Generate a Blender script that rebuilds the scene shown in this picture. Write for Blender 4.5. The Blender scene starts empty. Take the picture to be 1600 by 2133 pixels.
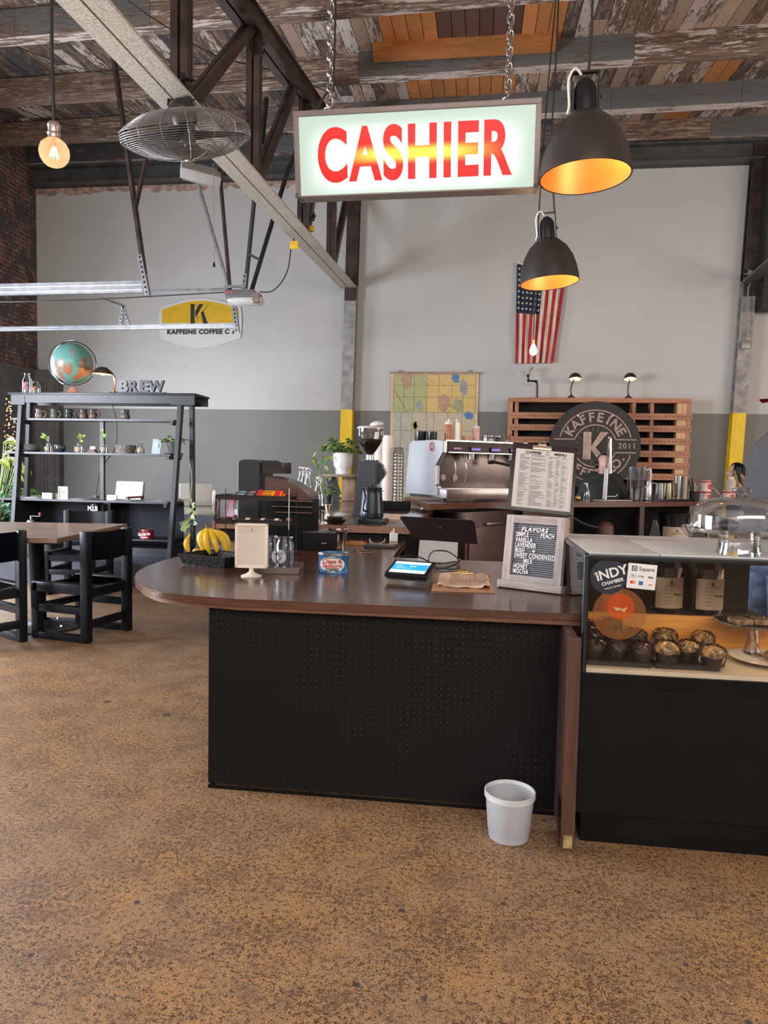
import bpy, bmesh, math, random
from mathutils import Vector, Matrix, Euler
PI = math.pi
rnd = random.Random(7)
SC = bpy.context.scene
COL = SC.collection
def rad(a): return math.radians(a)

# ------------------------------------------------------------------ camera
F_PX, CAM_H = 1479.0, 1.28
YAW, PITCH, ROLL = rad(7.4), rad(-3.43), rad(1.12)
_f = Vector((-math.sin(YAW)*math.cos(PITCH), math.cos(YAW)*math.cos(PITCH), math.sin(PITCH)))
_r = Vector((math.cos(YAW), math.sin(YAW), 0)); _u = _r.cross(_f)
_r2 = _r*math.cos(ROLL) + _u*math.sin(ROLL); _u2 = _u*math.cos(ROLL) - _r*math.sin(ROLL)
CAMP = Vector((0, 0, CAM_H))
cd = bpy.data.cameras.new('camera'); cam = bpy.data.objects.new('camera', cd); COL.objects.link(cam)
cd.sensor_fit = 'HORIZONTAL'; cd.sensor_width = 36; cd.lens = 36*F_PX/1600
cd.clip_start = .05; cd.clip_end = 200
cam.matrix_world = Matrix.Translation(CAMP) @ Matrix((_r2, _u2, -_f)).transposed().to_4x4()
SC.camera = cam
def ray(x, y): return _f + _r2*((x-800)/F_PX) + _u2*((1066.5-y)/F_PX)
def PZ(x, y, z): d = ray(x, y); return CAMP + d*((z-CAM_H)/d.z)      # point of the horizontal plane z
def PY(x, y, Y): d = ray(x, y); return CAMP + d*(Y/d.y)             # point of the plane Y
def PX(x, y, X): d = ray(x, y); return CAMP + d*(X/d.x)             # point of the plane X

# ------------------------------------------------------------------ light
SC.view_settings.view_transform = 'Standard'; SC.view_settings.look = 'None'
SC.view_settings.exposure = 0.3
SC.view_settings.use_curve_mapping = False
w = bpy.data.worlds.new('world'); SC.world = w; w.use_nodes = True
bg = w.node_tree.nodes['Background']; bg.inputs[0].default_value = (.93, .93, 1, 1); bg.inputs[1].default_value = .75
def area(name, loc, target, sx, sy, power, col, spread=180):
    l = bpy.data.lights.new(name, 'AREA'); l.shape = 'RECTANGLE'; l.size = sx; l.size_y = sy
    l.energy = power; l.color = col; l.spread = rad(spread)
    o = bpy.data.objects.new(name, l); COL.objects.link(o); o.location = loc
    o.rotation_euler = (Vector(target)-Vector(loc)).to_track_quat('-Z', 'Y').to_euler()
    return o
# daylight: open roll-up door in the left wall, glazing further forward on the left, the shop front behind the viewer
area('daylight_garage_door', (-7.75, 8.45, 1.75), (-1, 7.6, .3), 2.1, 2.7, 260, (.80, .87, 1))
area('daylight_left_glazing', (-7.4, 3.2, 1.9), (-1.5, 4.6, .2), 2.8, 2.4, 700, (.84, .90, 1))
area('daylight_shop_front', (1.5, -4.5, 4.4), (.3, 4, .6), 9, 2.6, 560, (1, .93, .85))
area('daylight_right_window', (8.2, 5.0, 2.6), (0, 10, 2.5), 5, 3.0, 230, (1, .86, .74))

# ------------------------------------------------------------------ materials
def _mix(nt, fac, a, b, typ='MIX'):
    n = nt.nodes.new('ShaderNodeMix'); n.data_type = 'RGBA'; n.blend_type = typ
    for s, v in ((0, fac), (6, a), (7, b)):
        if hasattr(v, 'links'): nt.links.new(v, n.inputs[s])
        elif isinstance(v, (int, float)): n.inputs[s].default_value = v
        else: n.inputs[s].default_value = (*v, 1)
    return n.outputs[2]
def _noise(nt, scale, detail=4, vec=None, rough=.55, dist=0, out=0):
    n = nt.nodes.new('ShaderNodeTexNoise'); n.inputs['Scale'].default_value = scale
    n.inputs['Detail'].default_value = detail; n.inputs['Roughness'].default_value = rough
    n.inputs['Distortion'].default_value = dist
    if vec is not None: nt.links.new(vec, n.inputs['Vector'])
    return n.outputs[out]
def _ramp(nt, src, stops):
    n = nt.nodes.new('ShaderNodeValToRGB'); cr = n.color_ramp
    while len(cr.elements) < len(stops): cr.elements.new(.5)
    for e, (p, c) in zip(cr.elements, stops):
        e.position = p; e.color = (*c, 1) if not isinstance(c, (int, float)) else (c, c, c, 1)
    nt.links.new(src, n.inputs[0]); return n.outputs[0]
def _vec(nt, scale=(1, 1, 1), kind='Object', rot=(0, 0, 0)):
    t = nt.nodes.new('ShaderNodeTexCoord'); m = nt.nodes.new('ShaderNodeMapping')
    m.inputs['Scale'].default_value = scale; m.inputs['Rotation'].default_value = rot
    nt.links.new(t.outputs[kind], m.inputs[0]); return m.outputs[0]
def _bump(nt, src, strength, dist=.01):
    n = nt.nodes.new('ShaderNodeBump'); n.inputs['Strength'].default_value = strength
    n.inputs['Distance'].default_value = dist; nt.links.new(src, n.inputs['Height']); return n.outputs[0]
def base(name):
    m = bpy.data.materials.new(name); m.use_nodes = True; nt = m.node_tree
    return m, nt, nt.nodes['Principled BSDF']
MT = {}
def M(name, col, rough=.5, metal=0, var=.12, vs=6, bump=0, bs=60, trans=0, ior=1.45, alpha=1, emis=0, ecol=None, coat=0, streak=None, spec=None, col2=None):
    if name in MT: return MT[name]
    m, nt, b = base(name); MT[name] = m
    vec = _vec(nt, streak or (1, 1, 1))
    c2 = col2 or tuple(max(0, c*(1-var*2.2)) for c in col)
    c = _mix(nt, _ramp(nt, _noise(nt, vs, 5, vec), [(.32, 0), (.68, 1)]), c2, col)
    nt.links.new(c, b.inputs['Base Color'])
    b.inputs['Roughness'].default_value = rough; b.inputs['Metallic'].default_value = metal
    b.inputs['IOR'].default_value = ior; b.inputs['Transmission Weight'].default_value = trans
    b.inputs['Alpha'].default_value = alpha; b.inputs['Coat Weight'].default_value = coat
    b.inputs['Coat Roughness'].default_value = .12
    if spec is not None: b.inputs['Specular IOR Level'].default_value = spec
    if emis: b.inputs['Emission Color'].default_value = (*(ecol or col), 1); b.inputs['Emission Strength'].default_value = emis
    if bump: nt.links.new(_bump(nt, _noise(nt, bs, 4, vec), bump), b.inputs['Normal'])
    return m
def wood(name, c1, c2, rough=.5, axis=0, scale=1, bump=.15, coat=0, ring=6):
    if name in MT: return MT[name]
    m, nt, b = base(name); MT[name] = m
    sc = [14*scale]*3; sc[axis] = 1.1*scale
    v = _vec(nt, tuple(sc)); n = _noise(nt, ring/3, 6, v, .6, .6)
    c = _mix(nt, _ramp(nt, n, [(.3, 0), (.5, .75), (.72, 1)]), c1, c2)
    v2 = _vec(nt, tuple(8*s for s in sc)); n2 = _noise(nt, 1.2, 3, v2)
    c = _mix(nt, _ramp(nt, n2, [(.35, .35), (.6, 0)]), c, tuple(x*.45 for x in c1))
    nt.links.new(c, b.inputs['Base Color']); b.inputs['Roughness'].default_value = rough
    b.inputs['Coat Weight'].default_value = coat; b.inputs['Coat Roughness'].default_value = .1
    nt.links.new(_bump(nt, n2, bump, .003), b.inputs['Normal'])
    return m
def glassy(name, tint=(.95, .97, .97), rough=.03, fac=.14, fres=.5):
    """thin clear glass or plastic: see-through with a glossy surface"""
    if name in MT: return MT[name]
    m = bpy.data.materials.new(name); m.use_nodes = True; nt = m.node_tree; MT[name] = m
    nt.nodes.clear(); out = nt.nodes.new('ShaderNodeOutputMaterial')
    tr = nt.nodes.new('ShaderNodeBsdfTransparent'); tr.inputs[0].default_value = (*tint, 1)
    gl = nt.nodes.new('ShaderNodeBsdfGlossy'); gl.inputs['Roughness'].default_value = rough
    lw = nt.nodes.new('ShaderNodeFresnel'); lw.inputs[0].default_value = 1.0+fres*.9
    mr = nt.nodes.new('ShaderNodeMapRange'); mr.inputs[3].default_value = fac*.55; mr.inputs[4].default_value = .9
    nt.links.new(lw.outputs[0], mr.inputs[0])
    mx = nt.nodes.new('ShaderNodeMixShader'); nt.links.new(mr.outputs[0], mx.inputs[0])
    nt.links.new(tr.outputs[0], mx.inputs[1]); nt.links.new(gl.outputs[0], mx.inputs[2]); nt.links.new(mx.outputs[0], out.inputs[0])
    return m

def film(name, col, fac):
    """thin translucent printed film"""
    if name in MT: return MT[name]
    m = bpy.data.materials.new(name); m.use_nodes = True; nt = m.node_tree; MT[name] = m
    nt.nodes.clear(); out = nt.nodes.new('ShaderNodeOutputMaterial')
    tr = nt.nodes.new('ShaderNodeBsdfTransparent'); df = nt.nodes.new('ShaderNodeBsdfDiffuse'); df.inputs[0].default_value = (*col, 1)
    mx = nt.nodes.new('ShaderNodeMixShader'); mx.inputs[0].default_value = fac
    nt.links.new(tr.outputs[0], mx.inputs[1]); nt.links.new(df.outputs[0], mx.inputs[2]); nt.links.new(mx.outputs[0], out.inputs[0])
    return m

# ------------------------------------------------------------------ mesh builder
def spline(pts, n=6):
    P = [Vector(p) for p in pts]; out = []
    for i in range(len(P)-1):
        a = P[max(i-1, 0)]; b = P[i]; c = P[i+1]; d = P[min(i+2, len(P)-1)]
        for k in range(n):
            t = k/n
            out.append(.5*((2*b)+(c-a)*t+(2*a-5*b+4*c-d)*t*t+(3*b-a-3*c+d)*t**3))
    out.append(P[-1]); return out
def _lerp(a, t):
    t *= len(a)-1; i = min(int(t), len(a)-2); return a[i]+(a[i+1]-a[i])*(t-i)
class B:
    def __init__(s): s.bm = bmesh.new(); s.mi = 0
    def m(s, i): s.mi = i; return s
    def _mk(s, vs, fs, X=None):
        bv = [s.bm.verts.new(X @ Vector(v) if X is not None else v) for v in vs]
        for f in fs:
            try: fc = s.bm.faces.new([bv[i] for i in f]); fc.material_index = s.mi
            except ValueError: pass
        return bv
    def box(s, c, d, bev=0, R=None, tap=None):
        """c centre, d full size, tap (tx, ty): scale of the top face"""
        x, y, z = (a/2 for a in d); tx, ty = tap or (1, 1)
        vs = [(-x, -y, -z), (x, -y, -z), (x, y, -z), (-x, y, -z), (-x*tx, -y*ty, z), (x*tx, -y*ty, z), (x*tx, y*ty, z), (-x*tx, y*ty, z)]
        X = Matrix.Translation(c) @ (Euler(R).to_matrix().to_4x4() if R else Matrix())
        bv = s._mk(vs, [(0, 3, 2, 1), (4, 5, 6, 7), (0, 1, 5, 4), (1, 2, 6, 5), (2, 3, 7, 6), (3, 0, 4, 7)], X)
        if bev:
            es = list({e for v in bv for e in v.link_edges})
            r = bmesh.ops.bevel(s.bm, geom=es, offset=min(bev, min(d)*.45), segments=2, affect='EDGES', profile=.6)
            for f in r['faces']: f.material_index = s.mi
        return s
    def b2(s, lo, hi, bev=0): return s.box([(a+b)/2 for a, b in zip(lo, hi)], [abs(b-a) for a, b in zip(lo, hi)], bev)
    def bar(s, p0, p1, w, h=None, up=(0, 0, 1), bev=0):
        """rectangular bar from p0 to p1, w across, h along up"""
        p0, p1 = Vector(p0), Vector(p1); h = h or w; d = (p1-p0); L = d.length; d.normalize()
        u = Vector(up); u = u - d*u.dot(d)
        if u.length < 1e-4: u = Vector((1, 0, 0)) - d*d.x
        u.normalize(); a = d.cross(u)
        X = Matrix.Translation((p0+p1)/2) @ Matrix((d, a, u)).transposed().to_4x4()
        x, y, z = L/2, w/2, h/2
        vs = [(-x, -y, -z), (x, -y, -z), (x, y, -z), (-x, y, -z), (-x, -y, z), (x, -y, z), (x, y, z), (-x, y, z)]
        bv = s._mk(vs, [(0, 3, 2, 1), (4, 5, 6, 7), (0, 1, 5, 4), (1, 2, 6, 5), (2, 3, 7, 6), (3, 0, 4, 7)], X)
        if bev:
            r = bmesh.ops.bevel(s.bm, geom=list({e for v in bv for e in v.link_edges}), offset=bev, segments=2, affect='EDGES')
            for f in r['faces']: f.material_index = s.mi
        return s
    def lathe(s, prof, c=(0, 0, 0), n=32, R=None, sx=1, sy=1, flute=0, nf=0):
        X = Matrix.Translation(c) @ (Euler(R).to_matrix().to_4x4() if R else Matrix())
        vs = []; rings = []
        for r, z in prof:
            if r < 1e-6: rings.append([len(vs)]); vs.append((0, 0, z))
            else:
                st = len(vs)
                for k in range(n):
                    a = 2*PI*k/n; rr = r*(1+(flute*math.cos(nf*a) if flute else 0))
                    vs.append((rr*math.cos(a)*sx, rr*math.sin(a)*sy, z))
                rings.append(list(range(st, st+n)))
        fs = []
        for a, b in zip(rings, rings[1:]):
            if len(a) == 1 and len(b) == 1: continue
            for k in range(n):
                k2 = (k+1) % n
                if len(a) == 1: fs.append((a[0], b[k2], b[k]))
                elif len(b) == 1: fs.append((a[k], a[k2], b[0]))
                else: fs.append((a[k], a[k2], b[k2], b[k]))
        s._mk(vs, fs, X); return s
    def cyl(s, p0, p1, r0, r1=None, n=20, cap=True):
        r1 = r0 if r1 is None else r1; p0, p1 = Vector(p0), Vector(p1); d = p1-p0; L = d.length
        q = d.to_track_quat('Z', 'Y').to_euler()
        pr = [(r0, 0), (r1, L)]
        if cap: pr = [(0, 0)] + pr + [(0, L)]
        return s.lathe(pr, p0, n, q)
    def sph(s, c, r, n=20, R=None):
        r = (r, r, r) if isinstance(r, (int, float)) else r; h = n//2
        pr = [(math.sin(PI*i/h), -math.cos(PI*i/h)) for i in range(h+1)]; pr[0] = (0, -1); pr[-1] = (0, 1)
        k = len(s.bm.verts); s.lathe(pr, (0, 0, 0), n); s.bm.verts.ensure_lookup_table()
        X = Matrix.Translation(c) @ (Euler(R).to_matrix().to_4x4() if R else Matrix()) @ Matrix.Diagonal((*r, 1))
        for v in s.bm.verts[k:]: v.co = X @ v.co
        return s
    def tube(s, pts, r, n=8, closed=False, sm=0, rs=None):
        P = spline(pts, sm) if sm else [Vector(p) for p in pts]
        if closed and (P[0]-P[-1]).length < 1e-6: P.pop()
        N = len(P); vs = []; up = None
        for i, p in enumerate(P):
            if closed: t = P[(i+1) % N]-P[i-1]
            else: t = P[min(i+1, N-1)]-P[max(i-1, 0)]
            t.normalize()
            if up is None: up = Vector((0, 0, 1)) if abs(t.z) < .9 else Vector((1, 0, 0))
            up = (up-t*up.dot(t)); up.normalize(); w_ = t.cross(up)
            rr = r if rs is None else _lerp(rs, i/max(1, N-1))
            for k in range(n): a = 2*PI*k/n; vs.append(p+up*(math.cos(a)*rr)+w_*(math.sin(a)*rr))
        fs = []
        for i in range(N if closed else N-1):
            j = (i+1) % N
            for k in range(n): k2 = (k+1) % n; fs.append((i*n+k, i*n+k2, j*n+k2, j*n+k))
        if not closed: fs += [tuple(range(n))[::-1], tuple(range((N-1)*n, N*n))]
        s._mk(vs, fs); return s
    def prism(s, poly, a, b, plane='xy', bev=0):
        """2D outline extruded from a to b along the third axis"""
        def V(p, t): return {'xy': (p[0], p[1], t), 'xz': (p[0], t, p[1]), 'yz': (t, p[0], p[1])}[plane]
        n = len(poly); vs = [V(p, a) for p in poly]+[V(p, b) for p in poly]
        fs = [tuple(range(n)), tuple(range(n, 2*n))[::-1]]+[(i, (i+1) % n, n+(i+1) % n, n+i) for i in range(n)]
        bv = s._mk(vs, fs)
        if bev:
            es = [e for e in {e for v in bv for e in v.link_edges} if len({(v in bv[:n]) for v in e.verts}) == 1]
            r = bmesh.ops.bevel(s.bm, geom=es, offset=bev, segments=2, affect='EDGES')
            for f in r['faces']: f.material_index = s.mi
        return s
    def grid(s, fn, nu, nv):
        vs = [fn(i/nu, j/nv) for j in range(nv+1) for i in range(nu+1)]
        s._mk(vs, [(j*(nu+1)+i, j*(nu+1)+i+1, (j+1)*(nu+1)+i+1, (j+1)*(nu+1)+i) for j in range(nv) for i in range(nu)]); return s
    def xf(s, X):
        for v in s.bm.verts: v.co = X @ v.co
        return s
    def o(s, name, mat, par=None, ang=38, loc=None, rot=None):
        bmesh.ops.recalc_face_normals(s.bm, faces=s.bm.faces)
        me = bpy.data.meshes.new(name); s.bm.to_mesh(me); s.bm.free()
        for m_ in (mat if isinstance(mat, (list, tuple)) else [mat]): me.materials.append(m_)
        if ang:
            me.polygons.foreach_set('use_smooth', [True]*len(me.polygons)); me.set_sharp_from_angle(angle=rad(ang))
        ob = bpy.data.objects.new(name, me); COL.objects.link(ob)
        if par: ob.parent = par
        if loc is not None: ob.location = loc
        if rot is not None: ob.rotation_euler = rot
        return ob
def tag(o, label, cat, group=None, kind=None):
    if label: o['label'] = label
    if cat: o['category'] = cat
    if group: o['group'] = group
    if kind: o['kind'] = kind
    return o
def thing(name, label, cat, loc=(0, 0, 0), rz=0, group=None):
    o = bpy.data.objects.new(name, None); COL.objects.link(o); o.empty_display_size = .1
    o.location = loc; o.rotation_euler = (0, 0, rz); return tag(o, label, cat, group)
def struct(o): o['kind'] = 'structure'; return o
def dup(root, loc, rz=None, label=None, group=None, scale=None):
    def cp(o, par):
        c = o.copy(); COL.objects.link(c)
        if par: c.parent = par
        for ch in list(o.children): cp(ch, c)
        return c
    r = cp(root, None); r.location = loc
    if rz is not None: r.rotation_euler = (0, 0, rz)
    if label: r['label'] = label
    if group: r['group'] = group
    if scale: r.scale = (scale,)*3
    return r
def text(name, s, size, mat, par=None, loc=(0, 0, 0), rot=(PI/2, 0, 0), ext=.0008, bold=0, align='CENTER', sx=1, shear=0, sp=1, font_y='CENTER', label=None):
    cu = bpy.data.curves.new(name, 'FONT'); cu.body = s; cu.size = size; cu.extrude = ext; cu.offset = bold
    cu.align_x = align; cu.align_y = font_y; cu.shear = shear; cu.space_character = sp; cu.resolution_u = 8 if size > .05 else 3
    t = bpy.data.objects.new(name, cu)
    me = bpy.data.meshes.new_from_object(t); bpy.data.objects.remove(t); bpy.data.curves.remove(cu)
    me.transform(Matrix.Diagonal((sx, 1, 1, 1)))
    me.materials.clear(); me.materials.append(mat); me.name = name
    o = bpy.data.objects.new(name, me); COL.objects.link(o)
    if par: o.parent = par
    o.location = loc; o.rotation_euler = rot
    if label: o['label'] = label
    return o

def frame(bl, br, tl):
    """matrix of an upright panel: origin at the middle of the lower edge, x along it, z up the panel; returns (matrix, width, height)"""
    x = (br-bl); w_ = x.length; x = x/w_; z = tl-bl; z = z-x*z.dot(x); h_ = z.length; z = z/h_; y = z.cross(x)
    return Matrix.Translation((bl+br)/2) @ Matrix((x, y, z)).transposed().to_4x4(), w_, h_
def place(o, X): o.matrix_world = X; return o
# ================================================================== setting
# floor: worn brown concrete
def floor_mat():
    m, nt, b = base('floor concrete'); v = _vec(nt)
    big = _ramp(nt, _noise(nt, .55, 5, v, .6), [(.35, 0), (.65, 1)])
    c = _mix(nt, big, (.37, .20, .085), (.27, .165, .10))
    c = _mix(nt, _ramp(nt, _noise(nt, 1.7, 6, v, .65, .4), [(.48, 0), (.72, .8)]), c, (.47, .225, .055))
    sp = _mix(nt, .42, _noise(nt, 62, 5, v, .7), _noise(nt, 175, 3, v, .6)); sp = _mix(nt, .17, sp, _noise(nt, 4.5, 5, v, .65)); sp2 = _noise(nt, 240, 3, v, .6)
    c = _mix(nt, _ramp(nt, sp, [(.455, 1), (.51, 0)]), c, (.060, .030, .017))
    c = _mix(nt, _ramp(nt, sp2, [(.54, 0), (.62, .65)]), c, (.72, .46, .22))
    c = _mix(nt, _ramp(nt, _noise(nt, 9, 6, v, .7), [(.36, .5), (.5, 0)]), c, (.22, .125, .075))
    vo = nt.nodes.new('ShaderNodeTexVoronoi'); vo.inputs['Scale'].default_value = 2.2; nt.links.new(v, vo.inputs['Vector'])
    vo2 = nt.nodes.new('ShaderNodeTexVoronoi'); vo2.inputs['Scale'].default_value = 7.5; nt.links.new(v, vo2.inputs['Vector'])
    pit = _mix(nt, 1.0, _ramp(nt, vo.outputs['Distance'], [(.035, 1), (.06, 0)]), _ramp(nt, vo2.outputs['Distance'], [(.05, 1), (.09, 0)]), 'LIGHTEN')
    c = _mix(nt, pit, c, (.07, .055, .05))
    c = _mix(nt, _ramp(nt, _noise(nt, 3.2, 8, v, .7, 1.2), [(.44, 0), (.47, .0), (.485, .35), (.5, 0)]), c, (.16, .10, .07))
    nt.links.new(c, b.inputs['Base Color'])
    r = _ramp(nt, _noise(nt, 1.1, 6, v, .6), [(.3, .42), (.7, .66)]); nt.links.new(r, b.inputs['Roughness'])
    b.inputs['Specular IOR Level'].default_value = .45
    h = _mix(nt, .5, sp, _noise(nt, 22, 5, v)); h = _mix(nt, pit, h, (0, 0, 0))
    nt.links.new(_bump(nt, h, .5, .006), b.inputs['Normal']); return m
o = struct(B().b2((-8.1, -6, -.1), (8.6, 12.2, 0)).o('floor', floor_mat(), ang=0))
# raised floor at the back left
plat_m = M('platform paint', (.075, .085, .11), .45, var=.25, vs=3)
platfl = M('platform boards', (.30, .26, .22), .4, var=.25, vs=2)
pf = [(-8, 6.75), (-3.44, 7.02), (-1.9, 7.1), (-1.9, 12), (-8, 12)]
struct(B().prism(pf, 0, .235).o('floor_platform', plat_m, ang=0))
struct(B().prism([(-7.95, 8.6), (-1.95, 8.7), (-1.95, 11.99), (-7.95, 11.99)], .235, .24).o('floor_platform_boards', platfl, ang=0))

# back wall
def wall_mat(name, col, col2, bump=.1):
    m, nt, b = base(name); v = _vec(nt)
    c = _mix(nt, _ramp(nt, _noise(nt, .7, 6, v, .6), [(.3, 0), (.7, 1)]), col2, col)
    c = _mix(nt, _ramp(nt, _noise(nt, 5, 8, v, .75, .5), [(.66, 0), (.74, .35)]), c, tuple(x*.7 for x in col))
    nt.links.new(c, b.inputs['Base Color']); b.inputs['Roughness'].default_value = .55
    nt.links.new(_bump(nt, _noise(nt, 14, 5, v), bump, .01), b.inputs['Normal']); return m
white_w = wall_mat('wall white plaster', (.47, .455, .43), (.42, .41, .39))
grey_w = wall_mat('wall grey green', (.17, .165, .145), (.15, .145, .128))
wb = B().m(0).b2((-8.1, 12, 2.27), (8.6, 12.2, 7.2)).m(1).b2((-8.1, 11.995, 0), (8.6, 12.2, 2.27))
struct(wb.o('wall_back', [white_w, grey_w], ang=0))
edge_m = M('bare plaster edge', (.50, .34, .27), .8, var=.3, vs=9)
def rag(x0, x1, z, n, amp, seed):      # ragged torn paint line under the steel beam
    q = random.Random(seed); top = [(x0, z), (x1, z)]
    low = [(x1-(x1-x0)*i/n, z-.03-amp*q.random()) for i in range(n+1)]
    return top+low
struct(B().prism(rag(-7.9, -2.4, 6.12, 60, .10, 3), 11.985, 12.001, 'xz').o('trim_torn_plaster', edge_m, ang=0))
struct(B().b2((-7.9, 11.94, .24), (-2.0, 11.995, .40)).o('baseboard_back', plat_m, ang=0))
# left wall: brick beyond the door opening and above it
def brick_mat():
    m, nt, b = base('old brick'); t = nt.nodes.new('ShaderNodeTexCoord'); mp = nt.nodes.new('ShaderNodeMapping')
    sx = nt.nodes.new('ShaderNodeSeparateXYZ'); cx = nt.nodes.new('ShaderNodeCombineXYZ')
    nt.links.new(t.outputs['Object'], sx.inputs[0])
    ad = nt.nodes.new('ShaderNodeMath'); ad.operation = 'ADD'; nt.links.new(sx.outputs[0], ad.inputs[0]); nt.links.new(sx.outputs[1], ad.inputs[1])
    nt.links.new(ad.outputs[0], cx.inputs[0]); nt.links.new(sx.outputs[2], cx.inputs[1])
    br = nt.nodes.new('ShaderNodeTexBrick'); br.inputs['Scale'].default_value = 1; br.inputs['Brick Width'].default_value = .21
    br.inputs['Row Height'].default_value = .075; br.inputs['Mortar Size'].default_value = .008
    br.inputs['Color1'].default_value = (.20, .075, .05, 1); br.inputs['Color2'].default_value = (.11, .05, .04, 1); br.inputs['Mortar'].default_value = (.26, .23, .21, 1)
    nt.links.new(cx.outputs[0], br.inputs['Vector'])
    n = _noise(nt, 2.4, 8, cx.outputs[0], .75, .5)
    c = _mix(nt, _ramp(nt, n, [(.47, 0), (.52, .9)]), br.outputs['Color'], (.06, .055, .06))
    c = _mix(nt, _ramp(nt, _noise(nt, 6, 8, cx.outputs[0], .8, .2), [(.57, 0), (.62, .7)]), c, (.34, .30, .28))
    nt.links.new(c, b.inputs['Base Color']); b.inputs['Roughness'].default_value = .85
    inv = nt.nodes.new('ShaderNodeMath'); inv.operation = 'SUBTRACT'; inv.inputs[0].default_value = 1; nt.links.new(br.outputs['Fac'], inv.inputs[1])
    nt.links.new(_bump(nt, inv.outputs[0], .8, .012), b.inputs['Normal']); return m
brick = brick_mat()
lw_ = B().b2((-8.15, 9.7, 0), (-7.9, 12.0, 7.2)).b2((-8.15, -6, 3.3), (-7.9, 9.7, 7.2)).b2((-8.15, 5.7, 0), (-7.9, 7.2, 3.3)).b2((-8.15, -6, 0), (-7.9, -1.2, 3.3))
struct(lw_.o('wall_left', brick, ang=0))
wr = B().b2((8.6, -6, 0), (8.8, 12.2, .9)).b2((8.6, -6, 4.4), (8.8, 12.2, 7.2)).b2((8.6, 7.6, .9), (8.8, 12.2, 4.4)).b2((8.6, -6, .9), (8.8, 2.4, 4.4))
struct(wr.o('wall_right', brick, ang=0))
# dark panelled door case in the far left corner
dm = M('grey door paint', (.13, .12, .115), .5, var=.15)
x0, x1 = -7.9, PY(120, 1000, 11.8).x
d = struct(B().b2((x0, 11.84, .24), (x1, 12, 2.93)).o('door_1', dm))
b = B()
for i in range(2):
    for (z0, z1) in ((.45, .95), (1.05, 1.75), (1.85, 2.7)):
        xa = x0+.05+i*(x1-x0-.06)/2; xb = xa+(x1-x0-.12)/2-.03
        for q in (((xa, z0), (xb, z0)), ((xb, z0), (xb, z1)), ((xb, z1), (xa, z1)), ((xa, z1), (xa, z0))):
            b.bar((q[0][0], 11.835, q[0][1]), (q[1][0], 11.835, q[1][1]), .02, .02)
b.o('panel_moulding', dm, d)
struct(B().b2((-7.9, 10.6, 0), (-7.86, 11.84, 2.93)).o('trim_left_panel', dm, ang=0))

# ------------------------------------------------------------------ ceiling: old boards on timber beams
SLP = .108
def zc(Y): return 1.28+3.894+SLP*Y            # underside of the beams
def board_mat(name, stretch, grain=90):
    m, nt, b = base(name); at = nt.nodes.new('ShaderNodeVertexColor'); at.layer_name = 'Col'
    v = _vec(nt, stretch); vc = _vec(nt, tuple(.35+.65*(x/max(stretch)) for x in stretch))
    g = _noise(nt, grain, 6, v, .65, .3); g0 = _noise(nt, grain*.22, 5, v, .6, .8)
    bare = _mix(nt, _ramp(nt, g0, [(.3, 0), (.7, 1)]), (.10, .060, .042), (.40, .275, .19))
    bare = _mix(nt, _ramp(nt, g, [(.4, .75), (.6, 0)]), bare, (.045, .028, .022))
    pm = _mix(nt, .55, _noise(nt, 3.6, 9, vc, .78, .3), _noise(nt, grain*.35, 5, v, .7))
    sub = nt.nodes.new('ShaderNodeMath'); sub.operation = 'SUBTRACT'; nt.links.new(at.outputs['Alpha'], sub.inputs[0]); nt.links.new(pm, sub.inputs[1])
    mr = nt.nodes.new('ShaderNodeMapRange'); mr.inputs[1].default_value = -.015; mr.inputs[2].default_value = .015; nt.links.new(sub.outputs[0], mr.inputs[0])
    pc = _mix(nt, _ramp(nt, g, [(.38, .35), (.55, 0)]), at.outputs['Color'], (.08, .06, .05))
    c = _mix(nt, mr.outputs[0], bare, pc)
    nt.links.new(c, b.inputs['Base Color']); b.inputs['Roughness'].default_value = .75
    nt.links.new(_bump(nt, _mix(nt, .6, mr.outputs[0], g), .6, .01), b.inputs['Normal']); return m
WHT, CHA, BRN, TAN, ORG = (.62, .55, .50), (.06, .06, .068), (.12, .055, .038), (.46, .33, .24), (.58, .23, .065)
def orange_zone(x, y):
    def X_(px, py, Y): return PY(px, py, Y).x
    if 7.5 < y < 9.0:
        Y = 8.2; a, b_, c_, d_ = (X_(p, 90, Y) for p in (797, 912, 1098, 1188))
        return ORG if a < x < b_ or c_ < x < d_ else (BRN if b_ <= x <= c_ else None)
    if 9.0 < y < 10.5:
        if X_(833, 195, 9.5) < x < X_(1085, 195, 9.5) or X_(1490, 170, 9.8) < x < X_(1540, 170, 9.8): return ORG
    if y > 10.5 and X_(1405, 278, 11.2) < x < X_(1450, 278, 11.2): return ORG
    return None
cb = B(); lay = cb.bm.loops.layers.float_color.new('Col')
q = random.Random(11); x = -8.05
BH = .30
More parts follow.
